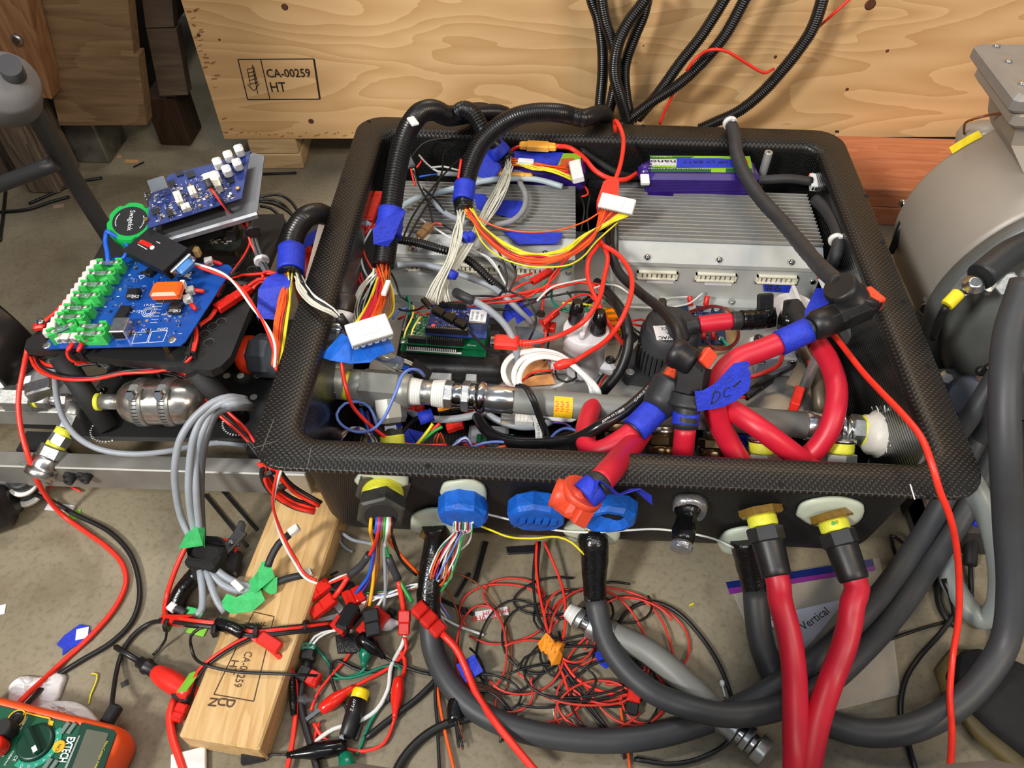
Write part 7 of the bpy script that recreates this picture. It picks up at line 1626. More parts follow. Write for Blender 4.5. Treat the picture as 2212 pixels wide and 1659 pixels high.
# harness of red and black wires crossing the lumber
ch = thing('wire_harness', 'red and black wires tied together crossing the stamped lumber', 'wire harness', tuple(P(560,1350,.04)))
bundle(ch, S("350,1335,.03 420,1345,.05 480,1352,.052 540,1368,.05 620,1362,.045 720,1350,.02"), row((red,3),(black,3)), .0018, .0045)
bundle(ch, S("480,1352,.052 520,1368,.05 570,1395,.047 610,1430,.035 632,1465,.015 635,1520,.010 628,1600,.01 612,1680,.01"), row((red,2)), .0022, .003)
bundle(ch, S("560,1368,.05 520,1385,.05 470,1415,.046 430,1450,.035 412,1495,.02"), row((red,1),(black,2)), .0017, .003)
wire('wire', None, None, S("412,1392,.035 418,1415,.03 440,1435,.043 500,1450,.042 580,1455,.042 642,1457,.041 690,1460,.014"), .0017, black, ch); wire('wire', None, None, S("560,1354,.052 470,1352,.052 430,1358,.05 412,1375,.045 412,1392,.035"), .0017, black, ch)
MB().lathe(P(630,1450,.016), P(634,1530,.012)-P(630,1450,.016), [(.003,0),(.004,.004),(.0042,.03),(.003,.045)], 12).build('black_tape', btape, ch)
for a, b, w_ in (((355,1340,.034),(415,1340,.045),.011),((560,1375,.05),(605,1402,.045),.013)): MB().box((P(*a)+P(*b))/2, ((P(*b)-P(*a)).length,w_,.009), rotm(P(*b)-P(*a)), 0, .0015).build('red_plug', redw, ch)
MB().tube(spline(pw(S("470,1345,.054 500,1355,.056 525,1368,.054")), .004), .0065, 12).build('black_tape', btape, ch)
for (x, y, z), d in (((362,1350,.036),(1,0,0)),((465,1362,.054),(1,.2,0)),((555,1362,.052),(1,0,0)),((660,1354,.032),(1,0,0))): ztie(ch, P(x,y,z), d, .0065, black, .005)
wire('cable_tie_tail', None, None, S("360,1358,.028 358,1380,.015 345,1400,.006 330,1415,.004"), .0016, black, ch)
tw2 = thing('twisted_lead', 'red and white twisted lead hanging from the box corner to a red plug', 'cable', tuple(P(620,1150,.1)))
base = pw(S("606,1010,.20 596,1045,.18 590,1085,.15 596,1120,.12 610,1160,.09 625,1190,.075 640,1215,.06 655,1240,.055 672,1252,.05 690,1258,.05"))
for k, m_ in enumerate((whitew, red)):
    sp_ = resample(spline(base, .004), .004); MB().tube([q+V((cos(i*.11+k*pi), sin(i*.11+k*pi), .5*sin(i*.11+k*pi)))*.0016 for i, q in enumerate(sp_)], .0016, 6).build('wire', m_, tw2)
hk = thing('power_harness', 'red and black wires tied under the left front rim corner', 'wire harness', tuple(P(615,1050,.1)))
bundle(hk, S("565,1005,.19 575,1030,.17 600,1065,.14 640,1090,.12 680,1100,.11"), row((red,4),(black,3)), .0020, .007); bundle(hk, S("590,1005,.19 615,1040,.16 640,1062,.14 690,1090,.12"), row((red,3),(black,1)), .0020, .006)
wire('grey_cable', None, None, S("590,1055,.14 610,1078,.12 640,1095,.11 680,1105,.10"), .004, greyw, hk); ztie(hk, P(585,1022,.175), (.5,-1,-.8), .008, black, .005); ztie(hk, P(610,1052,.15), (.7,-1,-.6), .008, black, .005)
# red plugs
for lab, a, b, w_, m_ in (('red plug at the end of the twisted lead beside the lumber',(712,1258,.035),(664,1295,.028),.014,redw),('red plug just below the one on the twisted lead',(722,1290,.032),(674,1330,.022),.014,redw),('red plug hanging at the end of the single red sleeve',(874,1318,.030),(873,1372,.018),.013,redw)):
    powerpole(P(*a), P(*b), w_, .010, m_, 'red_plug', lab)
rp = thing('red_plug', 'long red plug pair under the blue cap, joined to a fat red lead', 'plug', tuple(P(925,1335,.02)))
a, b = P(898,1308,.045), P(955,1368,.035); R3 = rotm(b-a)
for k in (.16,.5,.84): MB().box(a.lerp(b,k), ((b-a).length*.32,.0165 if k != .5 else .0175,.013), R3, 0, .002).build('connector_half', redw, rp)
wire('red_lead', None, None, S("955,1368,.035 985,1400,.03 1005,1440,.022 1030,1500,.018 1070,1560,.024 1110,1610,.026 1160,1670,.03"), .0040, red, rp, seg=10)
wire('red_lead', 'red sleeve hanging from the green wire splice', 'wire', S("860,1252,.055 866,1280,.045 872,1318,.032"), .0032, red)
wire('red_lead', 'red sleeve from the left grey splice to the second red plug', 'wire', S("752,1245,.05 740,1265,.042 722,1290,.034"), .0030, red)
# wires from the big yellow gland
gw = thing('wire_spray', 'coloured wires hanging from the big yellow-threaded gland', 'wires', tuple(P(815,1200,.02)))
g0 = G1
for dx_, m_, s_ in ((-.010, mat('golden_wire', (246,178,30), .4), "806,1170,.10 808,1215,.07 806,1255,.05 798,1308,.03"),(-.004, bluew, "808,1160,.105 804,1210,.075 795,1245,.055 768,1282,.035"),(.000, purple, "812,1160,.105 806,1210,.075 798,1250,.05 776,1286,.03"),(.004, green, "832,1175,.10 838,1200,.08 842,1205,.078"),(.007, whitew, "832,1180,.095 835,1230,.06 830,1285,.03 815,1310,.02"),(.009, greyw, "830,1175,.10 832,1240,.06 832,1290,.035 828,1318,.02"),(-.002, red, "808,1180,.10 800,1195,.085 797,1200,.08"),(.002, brown, "818,1180,.095 816,1230,.06 808,1262,.045 790,1310,.03"),(.011, black, "848,1160,.10 862,1200,.07 880,1225,.055 900,1242,.045"),(.010, orange, "842,1170,.09 858,1190,.075 880,1215,.06 905,1240,.045")):
    wire('wire', None, None, [g0+V((dx_,0,-.002)), g0+V((dx_,-.010,-.008))]+pw(S(s_)), .0019, m_, gw, seg=8)
wire('splice', None, None, S("797,1197,.082 780,1222,.065 755,1242,.052"), .0042, mat('grey_heat_shrink', (52,54,58), .5), gw, seg=10)
wire('splice', None, None, S("838,1202,.079 850,1230,.065 860,1252,.054"), .0044, MATS['grey_heat_shrink'], gw, seg=10)
wire('wire', None, None, S("757,1240,.052 735,1246,.045 712,1258,.038"), .0018, whitew, gw); wire('wire', None, None, S("752,1243,.052 732,1252,.045 712,1260,.038"), .0016, red, gw)
wire('wire', None, None, S("862,1250,.054 872,1270,.05 890,1300,.046"), .0022, green, gw)
# spray of thin wires from the blue cap
sw = thing('wire_spray', 'spray of thin striped wires hanging from the blue-taped cap', 'wires', tuple(P(960,1200,.02)))
c0 = a2+d2*.024; cols = [whitew, teal, whitew, orange, whitew, purple, red, whitew, brown, lblue, whitew, teal, orange, whitew, purple, whitew, brown, red, whitew, lblue, whitew, green]
for k, m_ in enumerate(cols):
    f = k/len(cols); p0_ = c0+V((-.010+.020*f, .002, random.uniform(-.008,-.002)))
    q = [p0_, p0_+V((0,-.006,-.008)), P(985+16*f+random.uniform(-4,4),1150+random.uniform(-8,8),.105), P(948+44*f+random.uniform(-6,6),1195+random.uniform(-8,8),.08), P(925+48*f+random.uniform(-10,10),1245+random.uniform(-10,14),.055)]
    if k % 3 == 0: q += [P(935+random.uniform(-14,18),1290+random.uniform(-10,20),.03), P(945+random.uniform(-18,28),1330+random.uniform(-10,30),.015)]
    elif k % 3 == 1: q += [P(890+random.uniform(-8,8),1268+random.uniform(-6,10),.045), P(830+random.uniform(-10,10),1285+random.uniform(-10,12),.035), P(745+random.uniform(0,40),1290+random.uniform(-10,20),.03)]
    MB().tube(spline(q, .006), .0011, 5).build('wire', m_, sw)
ext = thing('wire_pair', 'white and yellow thin wires stretching right along the box front from the blue cap', 'wires', tuple(P(1200,1140,.06)))
wire('wire', None, None, [c0+V((.010,0,-.004))]+pw(S("1020,1102,.125 1050,1110,.12 1100,1122,.115 1200,1145,.10 1280,1150,.097 1360,1145,.10 1420,1143,.10 1490,1152,.095 1545,1165,.09 1585,1183,.085")), .0013, whitew, ext)
wire('wire', None, None, [c0+V((.008,0,-.006))]+pw(S("1015,1128,.11 1060,1145,.10 1100,1160,.095 1150,1163,.092 1205,1160,.092 1235,1172,.088 1262,1198,.08")), .0013, yellow, ext)
wire('loose_wire', 'thin white wire looping right of the striped spray', 'wire', S("1005,1130,.10 1018,1150,.09 1012,1172,.08 990,1190,.07 972,1200,.065"), .0012, whitew)
wire('floor_wire', 'white-blue wire ending in bare copper on the floor', 'wire', S("925,1250,.05 922,1280,.035 940,1320,.02 985,1350,.006 1025,1365,.004 1045,1372,.003"), .0016, whitew)
wire('floor_wire', 'brown thin wire arching over the striped spray and down', 'wire', S("935,1200,.07 950,1250,.045 975,1290,.02 990,1330,.006 990,1400,.004 985,1480,.004 1000,1520,.004"), .0011, brown)
wire('floor_wire', 'second brown thin wire arching to the right over the floor', 'wire', S("955,1255,.03 975,1240,.03 1015,1250,.02 1060,1290,.01 1090,1340,.004 1105,1400,.003 1100,1460,.003 1090,1500,.003"), .0010, brown)
# cluster of plugs in the middle
CLU = [('red block plug in the middle of the plug cluster',(745,1300,.03),(785,1280,.03),.02,.012,redw),('red and black plug facing left in the plug cluster',(728,1365,.024),(768,1315,.028),.018,.018,redw),('black plug upright in the plug cluster',(800,1318,.035),(808,1375,.028),.017,.014,black),('red slanted plug behind the black one in the plug cluster',(785,1375,.016),(830,1320,.02),.022,.012,redw),('black plug at the left end of the striped wires',(712,1262,.028),(762,1275,.03),.016,.012,black),('small black plug under the white-blue wires',(838,1335,.012),(850,1318,.014),.010,.008,black)]
for lab, a, b, w_, h_, m_ in CLU: powerpole(P(*a), P(*b), w_, h_, m_, 'power_plug', lab, m2=black if 'red and black' in lab else None)
MB_ = MB().box(P(752,1335,.032), (.030,.014,.016), rotm(P(768,1310,.03)-P(735,1365,.03)), 0, .002); tag(MB_.build('black_plug', black), 'black plug strapped to the red one in the plug cluster', 'plug')
tag(MB().prism([P(x,y,.018) for x, y in ((725,1375),(765,1370),(775,1405),(770,1412),(730,1412))], (0,0,.004)).build('black_tape', btape), 'folded glossy black tape below the plug cluster', 'tape')
def croc(lab, a, b, m_, tip=True, r=.0075, parent_wire=None):
    a, b = P(*a), P(*b); t = thing('crocodile_clip', lab, 'clip', tuple((a+b)/2-V((0,0,.008)))); d = b-a; L = d.length
    MB().lathe(a, d, [(r*.55,0),(r*.85,L*.08),(r,L*.3),(r*.95,L*.55),(r*.6,L*.75),(r*.42,L*.9),(r*.38,L)], 16).build('boot', m_, t)
    if tip:
        MB().box(a-d.normalized()*.007, (.018,.004,.0015), rotm(d)).build('jaw', chrome, t); MB().box(a-d.normalized()*.007+V((0,0,.003)), (.018,.004,.0015), rotm(d)).build('jaw', chrome, t)
    return t
croc('red crocodile clip on the floor left of the yellow-ended one', (692,1535,.010),(765,1482,.012), mat('gloss_red', (230,40,24), .2))
croc('red crocodile clip boot standing below the white lead', (862,1462,.012),(852,1552,.010), MATS['gloss_red'], False, .0068)
croc('green crocodile clip boot under the plug cluster', (793,1390,.014),(785,1440,.008), mat('gloss_green', (8,112,84), .2), False, .0075)
croc('green crocodile clip at the bottom edge', (745,1625,.009),(760,1700,.009), MATS['gloss_green'], True, .0085)
croc('black crocodile clip with a white glint by the plug cluster', (775,1372,.022),(830,1420,.010), MATS['gloss_black'], False, .0085)
croc('long glossy black clip boot at the bottom', (750,1612,.010),(620,1632,.010), MATS['gloss_black'], False, .009)
croc('white crocodile clip behind the red plug', (822,1350,.010),(862,1345,.012), white, True, .0075)
yt = thing('test_probe', 'black probe with a yellow end and green stripe lying at the bottom', 'probe', tuple(P(755,1540,.0)))
a, b = P(782,1490,.010), P(748,1590,.010); L = (b-a).length
MB().lathe(a, b-a, [(.0088,0),(.0092,.002),(.0092,L*.22)], 18).build('yellow_end', mat('probe_yellow', (246,214,20), .3), yt)
MB().lathe(a.lerp(b,.2), b-a, [(.0092,0),(.0090,L*.4),(.0075,L*.8),(.006,L*.82)], 18).build('body', black, yt)
text('Z.6x97', a.lerp(b,.52)+V((0,-.001,.0092)), a-b, (-.9,-.2,.2), .003, wink, yt, 'print')
dcj = thing('barrel_jack', 'black barrel jack adapter with a green screw terminal beside the lumber', 'adapter', tuple(P(663,1430,.0)))
a, b = P(668,1402,.012), P(660,1458,.012); L = (b-a).length
MB().box(a.lerp(b,.25), (L*.5,.0155,.013), rotm(b-a), 0, .002).build('housing', black, dcj); MB().lathe(a.lerp(b,.48), b-a, [(.0065,0),(.006,L*.2),(.0048,L*.75)], 16).build('strain_relief', black, dcj)
MB().box(a.lerp(b,-.04)+V((0,0,.001)), (.009,.014,.011), rotm(b-a), 0, .001).build('green_terminal', mat('teal_terminal', (70,170,140), .4), dcj)
for k in (-1,1): MB().lathe(a.lerp(b,-.04)+V((k*.0035,0,.0066)), (0,0,1), [(.002,0),(.002,.0005)], 10).build('terminal_screw', steel, dcj)
powerpole(P(645,1452,.012), P(690,1472,.012), .016, .012, black, 'power_plug', 'black and red plug at the end of the barrel jack', m2=redw)
wire('thin_cable', 'black cord running down from the barrel jack to the bottom edge', 'cord', S("655,1470,.012 650,1510,.008 658,1560,.006 672,1610,.006 690,1680,.006"), .0040, black, seg=10)
tag(MB().lathe(P(640,1512,.006), (1,.05,0), [(.0062,0),(.0066,.001),(.0066,.010),(.003,.012),(.003,.022)], 14).build('clear_clamp', glass), 'clear plastic clamp on the black cord', 'clamp')
FW = [
 ('pair of white wires arching from the green terminal to the plug cluster', whitew, .0014, "664,1398,.016 680,1375,.02 710,1362,.02 735,1358,.022 760,1362,.022"),
 ('second white wire arching from the green terminal', whitew, .0014, "672,1398,.016 688,1378,.02 715,1364,.02 738,1360,.022"),
 ('teal wire looping left round the barrel jack', teal, .0017, "648,1398,.010 630,1418,.005 632,1440,.004 648,1455,.008"),
 ('teal wire from the barrel jack across to the red clip boot', teal, .0017, "682,1400,.010 705,1425,.004 725,1455,.004 745,1465 790,1455 830,1440 860,1438,.005 868,1455,.005 850,1490,.004 820,1530 800,1560 780,1610,.004 770,1630,.006"),
 ('second teal wire along the floor to the small black plug', teal, .0017, "700,1465,.005 740,1465,.004 780,1452,.004 790,1440,.008"),
 ('black wire loop on the floor left of the red clip boot', black, .0018, "845,1442,.004 800,1452,.004 760,1442 735,1428 720,1430 715,1455 725,1495 748,1530 752,1560,.006"),
 ('red wire from the plug cluster down the floor to the left clip', red, .0018, "775,1375,.012 750,1420,.004 715,1460 685,1500 672,1535,.008"),
 ('red wire from the red plug bending to the bottom clip', red, .0022, "873,1375,.016 878,1400,.008 850,1435,.005 800,1465 760,1485,.010"),
 ('fat red wire curve at the right of the red clip boot', red, .0026, "862,1405,.006 875,1425,.005 872,1455,.006 864,1465,.010"),
 ('white lead crossing the floor from the red plug to the bottom', whitew, .0024, "876,1372,.016 868,1395,.008 845,1440,.006 838,1490 812,1535 770,1560 720,1575 685,1600 665,1625,.004"),
 ('red lead arc round the left red crocodile clip', red, .0020, "678,1562,.008 695,1590,.004 740,1615 790,1622 830,1605 850,1560,.006 852,1550,.010"),
 ('red wire tail from the left clip to the lower left', red, .0018, "690,1560,.006 680,1590,.004 675,1625,.004"),
 ('orange wire running straight down to the bottom edge', orange, .0018, "945,1365,.02 948,1420,.010 945,1480,.006 955,1550,.005 985,1680,.005"),
 ('black wire running down beside the orange one', black, .0018, "950,1370,.02 946,1430,.012 940,1500,.006 945,1570,.005 950,1680,.005"),
 ('orange wire straight at the right of the red coil', orange, .0016, "1338,1505,.004 1345,1560,.004 1355,1610,.004 1362,1680,.004"),
 ('fat black cable from the lower right coil to the bottom left', black, .0048, "1060,1545,.006 1010,1552,.006 950,1570,.006 905,1600,.006 870,1640,.006 845,1690,.006"),
 ('black wire crossing diagonally from the clips to the cables', black, .0034, "955,1455,.006 900,1510,.005 840,1555,.005 790,1595,.005"),
 ('black wire looping from the plugs to the right', black, .0018, "830,1420,.008 860,1435,.006 900,1450,.005 935,1458,.005"),
 ('long black wire at the far right of the coil crossing the hose', black, .0024, "1335,1390,.025 1340,1340,.010 1370,1310,.005 1410,1300,.004 1460,1320,.004 1510,1370,.004 1550,1430,.004 1575,1490,.004 1590,1560,.02 1575,1600,.01 1520,1635,.004 1450,1650,.004 1370,1640,.004"),
 ('black wire curving down at the right of the floor', black, .0030, "2060,1330,.01 2030,1370,.004 1985,1420,.004 1955,1470,.004 1945,1540,.004 1960,1600,.004 1985,1690,.004"),
 ('black wire fork on the floor right of the box', black, .0022, "2010,1262,.004 1985,1215,.006 1965,1185,.02 1925,1157,.03 1928,1175,.02 1935,1200,.006 1945,1225,.004"),
 ('black wire running right across the floor behind the big cables', black, .0020, "1870,1400,.004 1940,1375,.004 2010,1352,.004 2040,1345,.004"),
 ('black looped cable on the floor at the right of the box', black, .0040, "2030,1235,.005 2025,1280,.005 2035,1320,.005 2060,1350,.005 2062,1310,.01 2040,1250,.02"),
 ('grey thin tube curving on the floor below the box', greyw, .0018, "735,1148,.01 735,1170,.006 748,1185,.004 762,1192,.003"),
 ('grey tube from under the box to the yellow gland wires', greyw, .0022, "738,1150,.02 760,1165,.03 790,1172,.05 805,1175,.06"),
 ('yellow bent wire scrap on the floor above the multimeter', yellow, .0009, "198,1455,.002 210,1457,.002 205,1480,.002 196,1500,.002 192,1520,.002"),
 ('white thread on the floor by the red coil', whitew, .0007, "1195,1530,.002 1200,1555,.002 1230,1580,.002 1245,1585,.002 1240,1560,.002 1225,1545,.002"),
]
for lab, m_, r, s_ in FW: wire('floor_wire', lab, 'wire' if 'cable' not in lab.split(' on ')[0] else 'cable', S(s_), r, m_, seg=8 if r > .002 else 6)
wire('floor_lead', 'fat red lead curving on the floor left of the lumber', 'lead', S("378,1510,.006 368,1540,.006 372,1590,.006 385,1630,.006 402,1680,.006"), .0042, red, seg=10)
wire('floor_lead', 'red lead dropping from the green tape to the red plug', 'lead', S("408,1170,.06 390,1205,.05 372,1250,.035 360,1290,.02 356,1320,.02 362,1335,.03"), .0030, red, seg=8)
# coil of red and black wire
co = thing('wire_coil', 'big tangled coil of thin red and black wire on the floor before the box', 'wires', tuple(P(1250,1420,0)))
cored = mat('coil_red', (206,58,46), .4)
LO = [(1090,1325,90,70,red),(1110,1400,85,95,black),(1130,1440,90,55,red),(1235,1350,60,75,red),(1290,1400,115,120,red),(1330,1380,150,110,red),(1225,1400,55,70,black),(1240,1330,80,60,black),(1180,1480,110,45,black),(1270,1480,130,40,red),(1300,1470,110,55,black),(1150,1380,60,80,black),(1320,1500,110,90,red),(1330,1510,90,95,black),(1270,1440,150,70,black),(1200,1290,90,40,black),(1355,1430,110,130,red),(1080,1490,70,50,red),(1060,1500,60,45,black),(1250,1450,120,60,black),(1230,1380,40,60,red),(1310,1440,90,80,red),(1040,1400,60,85,red),(1005,1460,45,60,black),(1370,1350,80,60,red),(1110,1290,60,45,red),(1400,1480,60,80,red),(1160,1520,100,40,red),(1290,1530,95,55,red),(1340,1300,70,45,black)]
for k, (cx_, cy_, rx, ry, m_) in enumerate(LO):
    n = 14; t0 = random.uniform(0, 6.28); sp = random.choice((4.6, 5.4, 6.0)); q = []
    for j in range(n):
        t = t0+sp*j/(n-1); w_ = 1+.10*sin(2.3*t+k); q.append(P(cx_+rx*w_*cos(t), cy_+ry*w_*sin(t), .0045+.0012*(k % 5)+.0012*sin(3*t+k)))
    MB().tube(spline(q, .008), .0014, 6).build('wire', cored if m_ is red else black, co)
for s_, m_ in (("1160,1170,.02 1158,1220,.015 1165,1280,.01 1178,1340,.008 1190,1395,.008",red),("1175,1170,.02 1195,1215,.015 1215,1270,.01 1222,1330,.008 1215,1390,.008",red),("1158,1175,.018 1152,1250,.012 1160,1320,.008 1180,1370,.008",black),("1166,1170,.018 1162,1240,.012 1172,1310,.008 1192,1380,.008",black),("1195,1410,.008 1230,1460,.006 1280,1530,.005 1330,1600,.005 1350,1640,.004",black),("1185,1410,.008 1215,1450,.006 1250,1510,.005 1310,1580,.005",black),("1190,1400,.008 1215,1455,.006 1240,1530,.005 1270,1580,.004 1300,1595,.004",red),("1205,1410,.008 1250,1470,.006 1330,1500,.005 1400,1495,.004",red)):
    MB().tube(spline(pw(S(s_)), .006), .0017, 6).build('wire', m_, co)
for k in range(5):
    t = MB().strip([P(1165+k*8,1400+k*3,.012+.002*k), P(1180+k*5,1385+k*9,.018), P(1200+k*3,1400+k*6,.012)], [.012,.018,.010], (.4,1,.3), .0006); t.build('orange_tape', otp, co)
MB().tube([P(1200,1398,.012), P(1212,1405,.013)], .008, 12).build('orange_tape', otp, co)
bk = thing('wire_bundle', 'bundle of striped black wires taped together beside the thick cable', 'wires', tuple(P(1000,1520,0)))
for k in range(9):
    q = [P(995+random.uniform(-6,6),1600+random.uniform(-10,20),.004+.001*k), P(985+random.uniform(-5,5),1545,.010), P(992+k*2,1500+random.uniform(-4,4),.012), P(1030+k*3,1478+k*2,.010), P(1075+k*2,1500+k*3,.008), P(1105+random.uniform(-8,8),1545+random.uniform(-6,6),.005), P(1080,1580+k*3,.004)]
    MB().tube(spline(q, .006), .0013, 5).build('wire', black if k % 3 else brown, bk)
MB().tube(spline(pw(S("985,1560,.010 982,1535,.012 988,1508,.013")), .004), .0085, 12).build('black_tape', btape, bk)
tag(MB().strip([P(1005,1425,.022), P(1015,1445,.022), P(1025,1462,.018)], .022, (1,.3,.1), .0008).build('blue_tape', btp), 'dark blue tape scrap stuck on the thick cable', 'tape')
tag(MB().prism([P(x,y,.008) for x, y in ((1285,1410),(1300,1403),(1312,1408),(1318,1440),(1308,1445),(1290,1430))], (0,0,.0008)).build('blue_tape', btp), 'blue tape scrap on the floor beside the hose', 'tape')
powerpole(P(1372,1490,.012), P(1362,1545,.008), .014, .010, redw, 'red_plug', 'red and black plug on the coil near the thick cable', m2=black)
tag(MB().tube([P(1384,1465,.014), P(1392,1452,.016)], .005, 10).build('blue_tape', btp), 'blue tape round the red and black leads above the plug', 'tape')
# loose grey hydraulic hose on the floor
hs = thing('grey_hose', 'loose grey hydraulic hose with steel ends lying on the floor', 'hose', tuple(P(1430,1450,0)))
HP = spline(pw(S("1226,1318,.016 1270,1348,.016 1345,1380,.016 1400,1408,.016 1450,1447,.016 1500,1495,.016 1545,1542,.016 1600,1585,.016 1655,1632,.016")), .003)
HP = resample(HP, .0011)
acc = [0.0]
for a, b in zip(HP, HP[1:]): acc.append(acc[-1]+(b-a).length)
def hseg(f0, f1, r0, r1, m_, nm, seg=24):
    L = acc[-1]; pts = [p for p, s_ in zip(HP, acc) if f0*L <= s_ <= f1*L]; n = len(pts); MB().tube(pts, [r0+(r1-r0)*i/(n-1) for i in range(n)], seg).build(nm, m_, hs)
for k in range(5): hseg(.0+.011*k, .014+.011*k, .0085+.0007*k, .0088+.0007*k, whitew, 'white_thread')
hseg(.055,.085,.0125,.0125,zinc,'hex_nut',6); hseg(.083,.12,.0095,.0105,chrome,'collar'); hseg(.115,.235,.0138,.0145,zinc,'ferrule'); hseg(.23,.78,.0138,.0138,hosem,'hose'); hseg(.775,.87,.0148,.0140,zinc,'ferrule'); hseg(.868,.90,.0105,.0105,chrome,'collar'); hseg(.895,.925,.0148,.0148,zinc,'hex_nut',6); hseg(.925,.955,.0112,.0112,steel,'collar'); hseg(.952,1.0,.0155,.0155,zinc,'swivel_nut',6)
# zip bag
bg = thing('zip_bag', 'clear zip bag with a blue and purple seal and a handwritten white label', 'bag', tuple(P(1700,1370,0)))
film = mat('clear_film', (214,208,196), .25, var=.03, alpha=.30)
zp = Plane((1580,1262,.003),(1860,1220,.003),(1590,1180,.003))
MB().prism([P(x,y,.0022) for x, y in ((1572,1255),(1900,1205),(1925,1330),(1945,1500),(1700,1560),(1640,1420))], (0,0,.0006)).build('film', film, bg)
MB().prism([P(x,y,.0032) for x, y in ((1568,1258),(1885,1208),(1888,1228),(1575,1280))], (0,0,.0008)).build('blue_strip', mat('navy_strip', (24,40,110), .35), bg)
MB().prism([P(x,y,.0042) for x, y in ((1573,1272),(1888,1224),(1890,1232),(1576,1284))], (0,0,.0012)).build('purple_seal', mat('purple_strip', (128,48,140), .35), bg)
lbb = MB().prism([P(x,y,.0034) for x, y in ((1660,1336),(1668,1330),(1810,1297),(1822,1302),(1732,1412),(1724,1410),(1660,1345))], (0,0,.0003)).build('white_label', mat('label_lilac_white', (206,208,222), .5, var=.02), bg)
lx = P(1760,1350,.004)-P(1712,1375,.004)
text('Zip', P(1671,1362,.0037), P(1710,1345,.004)-P(1671,1360,.004), V((0,1,0)), .013, mat('pale_brown_print', (150,120,104), .6), lbb, 'brand_print')
text('nt Vertical', P(1716,1376,.0038), P(1790,1322,.0038)-P(1716,1372,.0038), V((-.4,1,0)), .009, ink, lbb, 'handwriting', .055)
text('Johnson', P(1658,1318,.0036), P(1735,1300,.004)-P(1658,1318,.004), V((0,1,0)), .005, wink, bg, 'brand_print', .03)
text('A Family Company', P(1668,1326,.0036), P(1740,1309,.004)-P(1668,1326,.004), V((0,1,0)), .0034, wink, bg, 'brand_print', .03)
# scraps and bits on the floor
scrap('white paper strip on the floor beside the leads', 130, 1097, .036, .010, -.05, label_w, z=.001)
scrap('yellow-green tape scrap under the red test lead', 162, 1113, .014, .012, .4, mat('lime_tape', (130,200,60), .6))
bt_f = tag(MB().prism([P(x,y,.0012) for x, y in ((122,1392),(140,1372),(172,1349),(192,1352),(196,1366),(180,1388),(155,1400),(135,1416),(136,1402))], (0,0,.0006)).build('blue_tape', btp), 'torn blue tape on the floor left of the red lead', 'tape')
scrap('white sticker on the torn blue tape', 178, 1369, .013, .013, .3, label_w, z=.002)
def vhb(lab, pts, o, d):
    t = thing('tape_liner', lab, 'tape liner', tuple(P(*pts[0],.001))); s_ = MB().prism([P(x,y,.0014) for x, y in pts], (0,0,.0003)).build('liner', label_w, t)
    return t
v1 = vhb('white tape liner printed in red on the floor by the red coil', ((1025,1322),(1096,1310),(1099,1328),(1030,1340)), None, None)
rdi = mat('red_print', (214,40,40), .6)
text('VHB', P(1048,1328,.0018), P(1026,1332,.0018)-P(1048,1328,.0018), V((0,-1,0)), .006, rdi, v1, 'print'); text('3M', P(1058,1319,.0018), P(1046,1321,.0018)-P(1058,1319,.0018), V((0,-1,0)), .005, rdi, v1, 'print'); text('VHB', P(1087,1324,.0018), P(1068,1327,.0018)-P(1087,1324,.0018), V((0,-1,0)), .005, rdi, v1, 'print'); text('3M', P(1099,1314,.0018), P(1088,1316,.0018)-P(1099,1314,.0018), V((0,-1,0)), .005, rdi, v1, 'print')
v2 = vhb('white tape liner printed in red beside the lumber', ((668,1342),(730,1325),(736,1338),(672,1356)), None, None)
text('VHB', P(695,1340,.0018), P(675,1346,.0018)-P(695,1340,.0018), V((0,-1,0)), .006, rdi, v2, 'print')
v3 = vhb('white tape liner scrap behind the second red plug', ((705,1290),(720,1284),(742,1312),(735,1328)), None, None)
text('3M', P(722,1304,.0018), P(714,1308,.0018)-P(722,1304,.0018), V((0,-1,0)), .004, rdi, v3, 'print')
scrap('dark diamond-shaped scrap on the floor by the black lead', 270, 1477, .008, .006, .6, mat('dark_scrap', (52,50,48), .7))
scrap('pale scrap with red print at the left edge', 2, 1318, .010, .012, .3, label_w)
scrap('green tape scrap with pen marks beside the lumber', 425, 1362, .022, .010, -.2, mat('lime_tape', (130,200,60), .6), z=.001)
for lab, a, b, ww in (('black plastic strip standing on the floor under the box', (1050,1170), (1025,1260), .006),('black plastic strip on the floor in front of the box', (1015,1238), (985,1290), .004),('short black bar on the floor under the box', (1095,1190), (1160,1186), .010)):
    p0_, p1_ = P(*a,.003), P(*b,.003); tag(MB().box((p0_+p1_)/2, ((p1_-p0_).length,ww,.004), rotm(p1_-p0_), 0, .001).build('plastic_strip', black), lab, 'strip')
ct = thing('cable_tie', 'black cable tie with its head up on the floor by the wire spray', 'cable tie', tuple(P(990,1315,0)))
MB().box(P(985,1310,.002), (.045,.0045,.0018), rotm(P(1000,1320,.002)-P(955,1300,.002))).build('strap', black, ct); MB().box(P(1002,1320,.004), (.007,.007,.006), bev=.001).build('head', black, ct)
ct = thing('cable_tie', 'black cable tie lying below the red clip boot', 'cable tie', tuple(P(840,1500,0)))
MB().box(P(842,1470,.002), (.050,.0045,.0018), rotm(P(850,1440,.002)-P(835,1505,.002))).build('strap', black, ct); MB().box(P(836,1508,.004), (.008,.008,.006), bev=.001).build('head', black, ct)
scrap('stub of black tube near the long black clip', 774, 1583, .016, .005, 1.4, black, th=.005)
scrap('short dark stub on the floor above the red plugs', 722, 1240, .010, .002, .6, black, th=.002)
cs2 = thing('cotton_swab', 'cotton swab lying on the floor beside the grey hose', 'swab', tuple(P(1562,1490,0)))
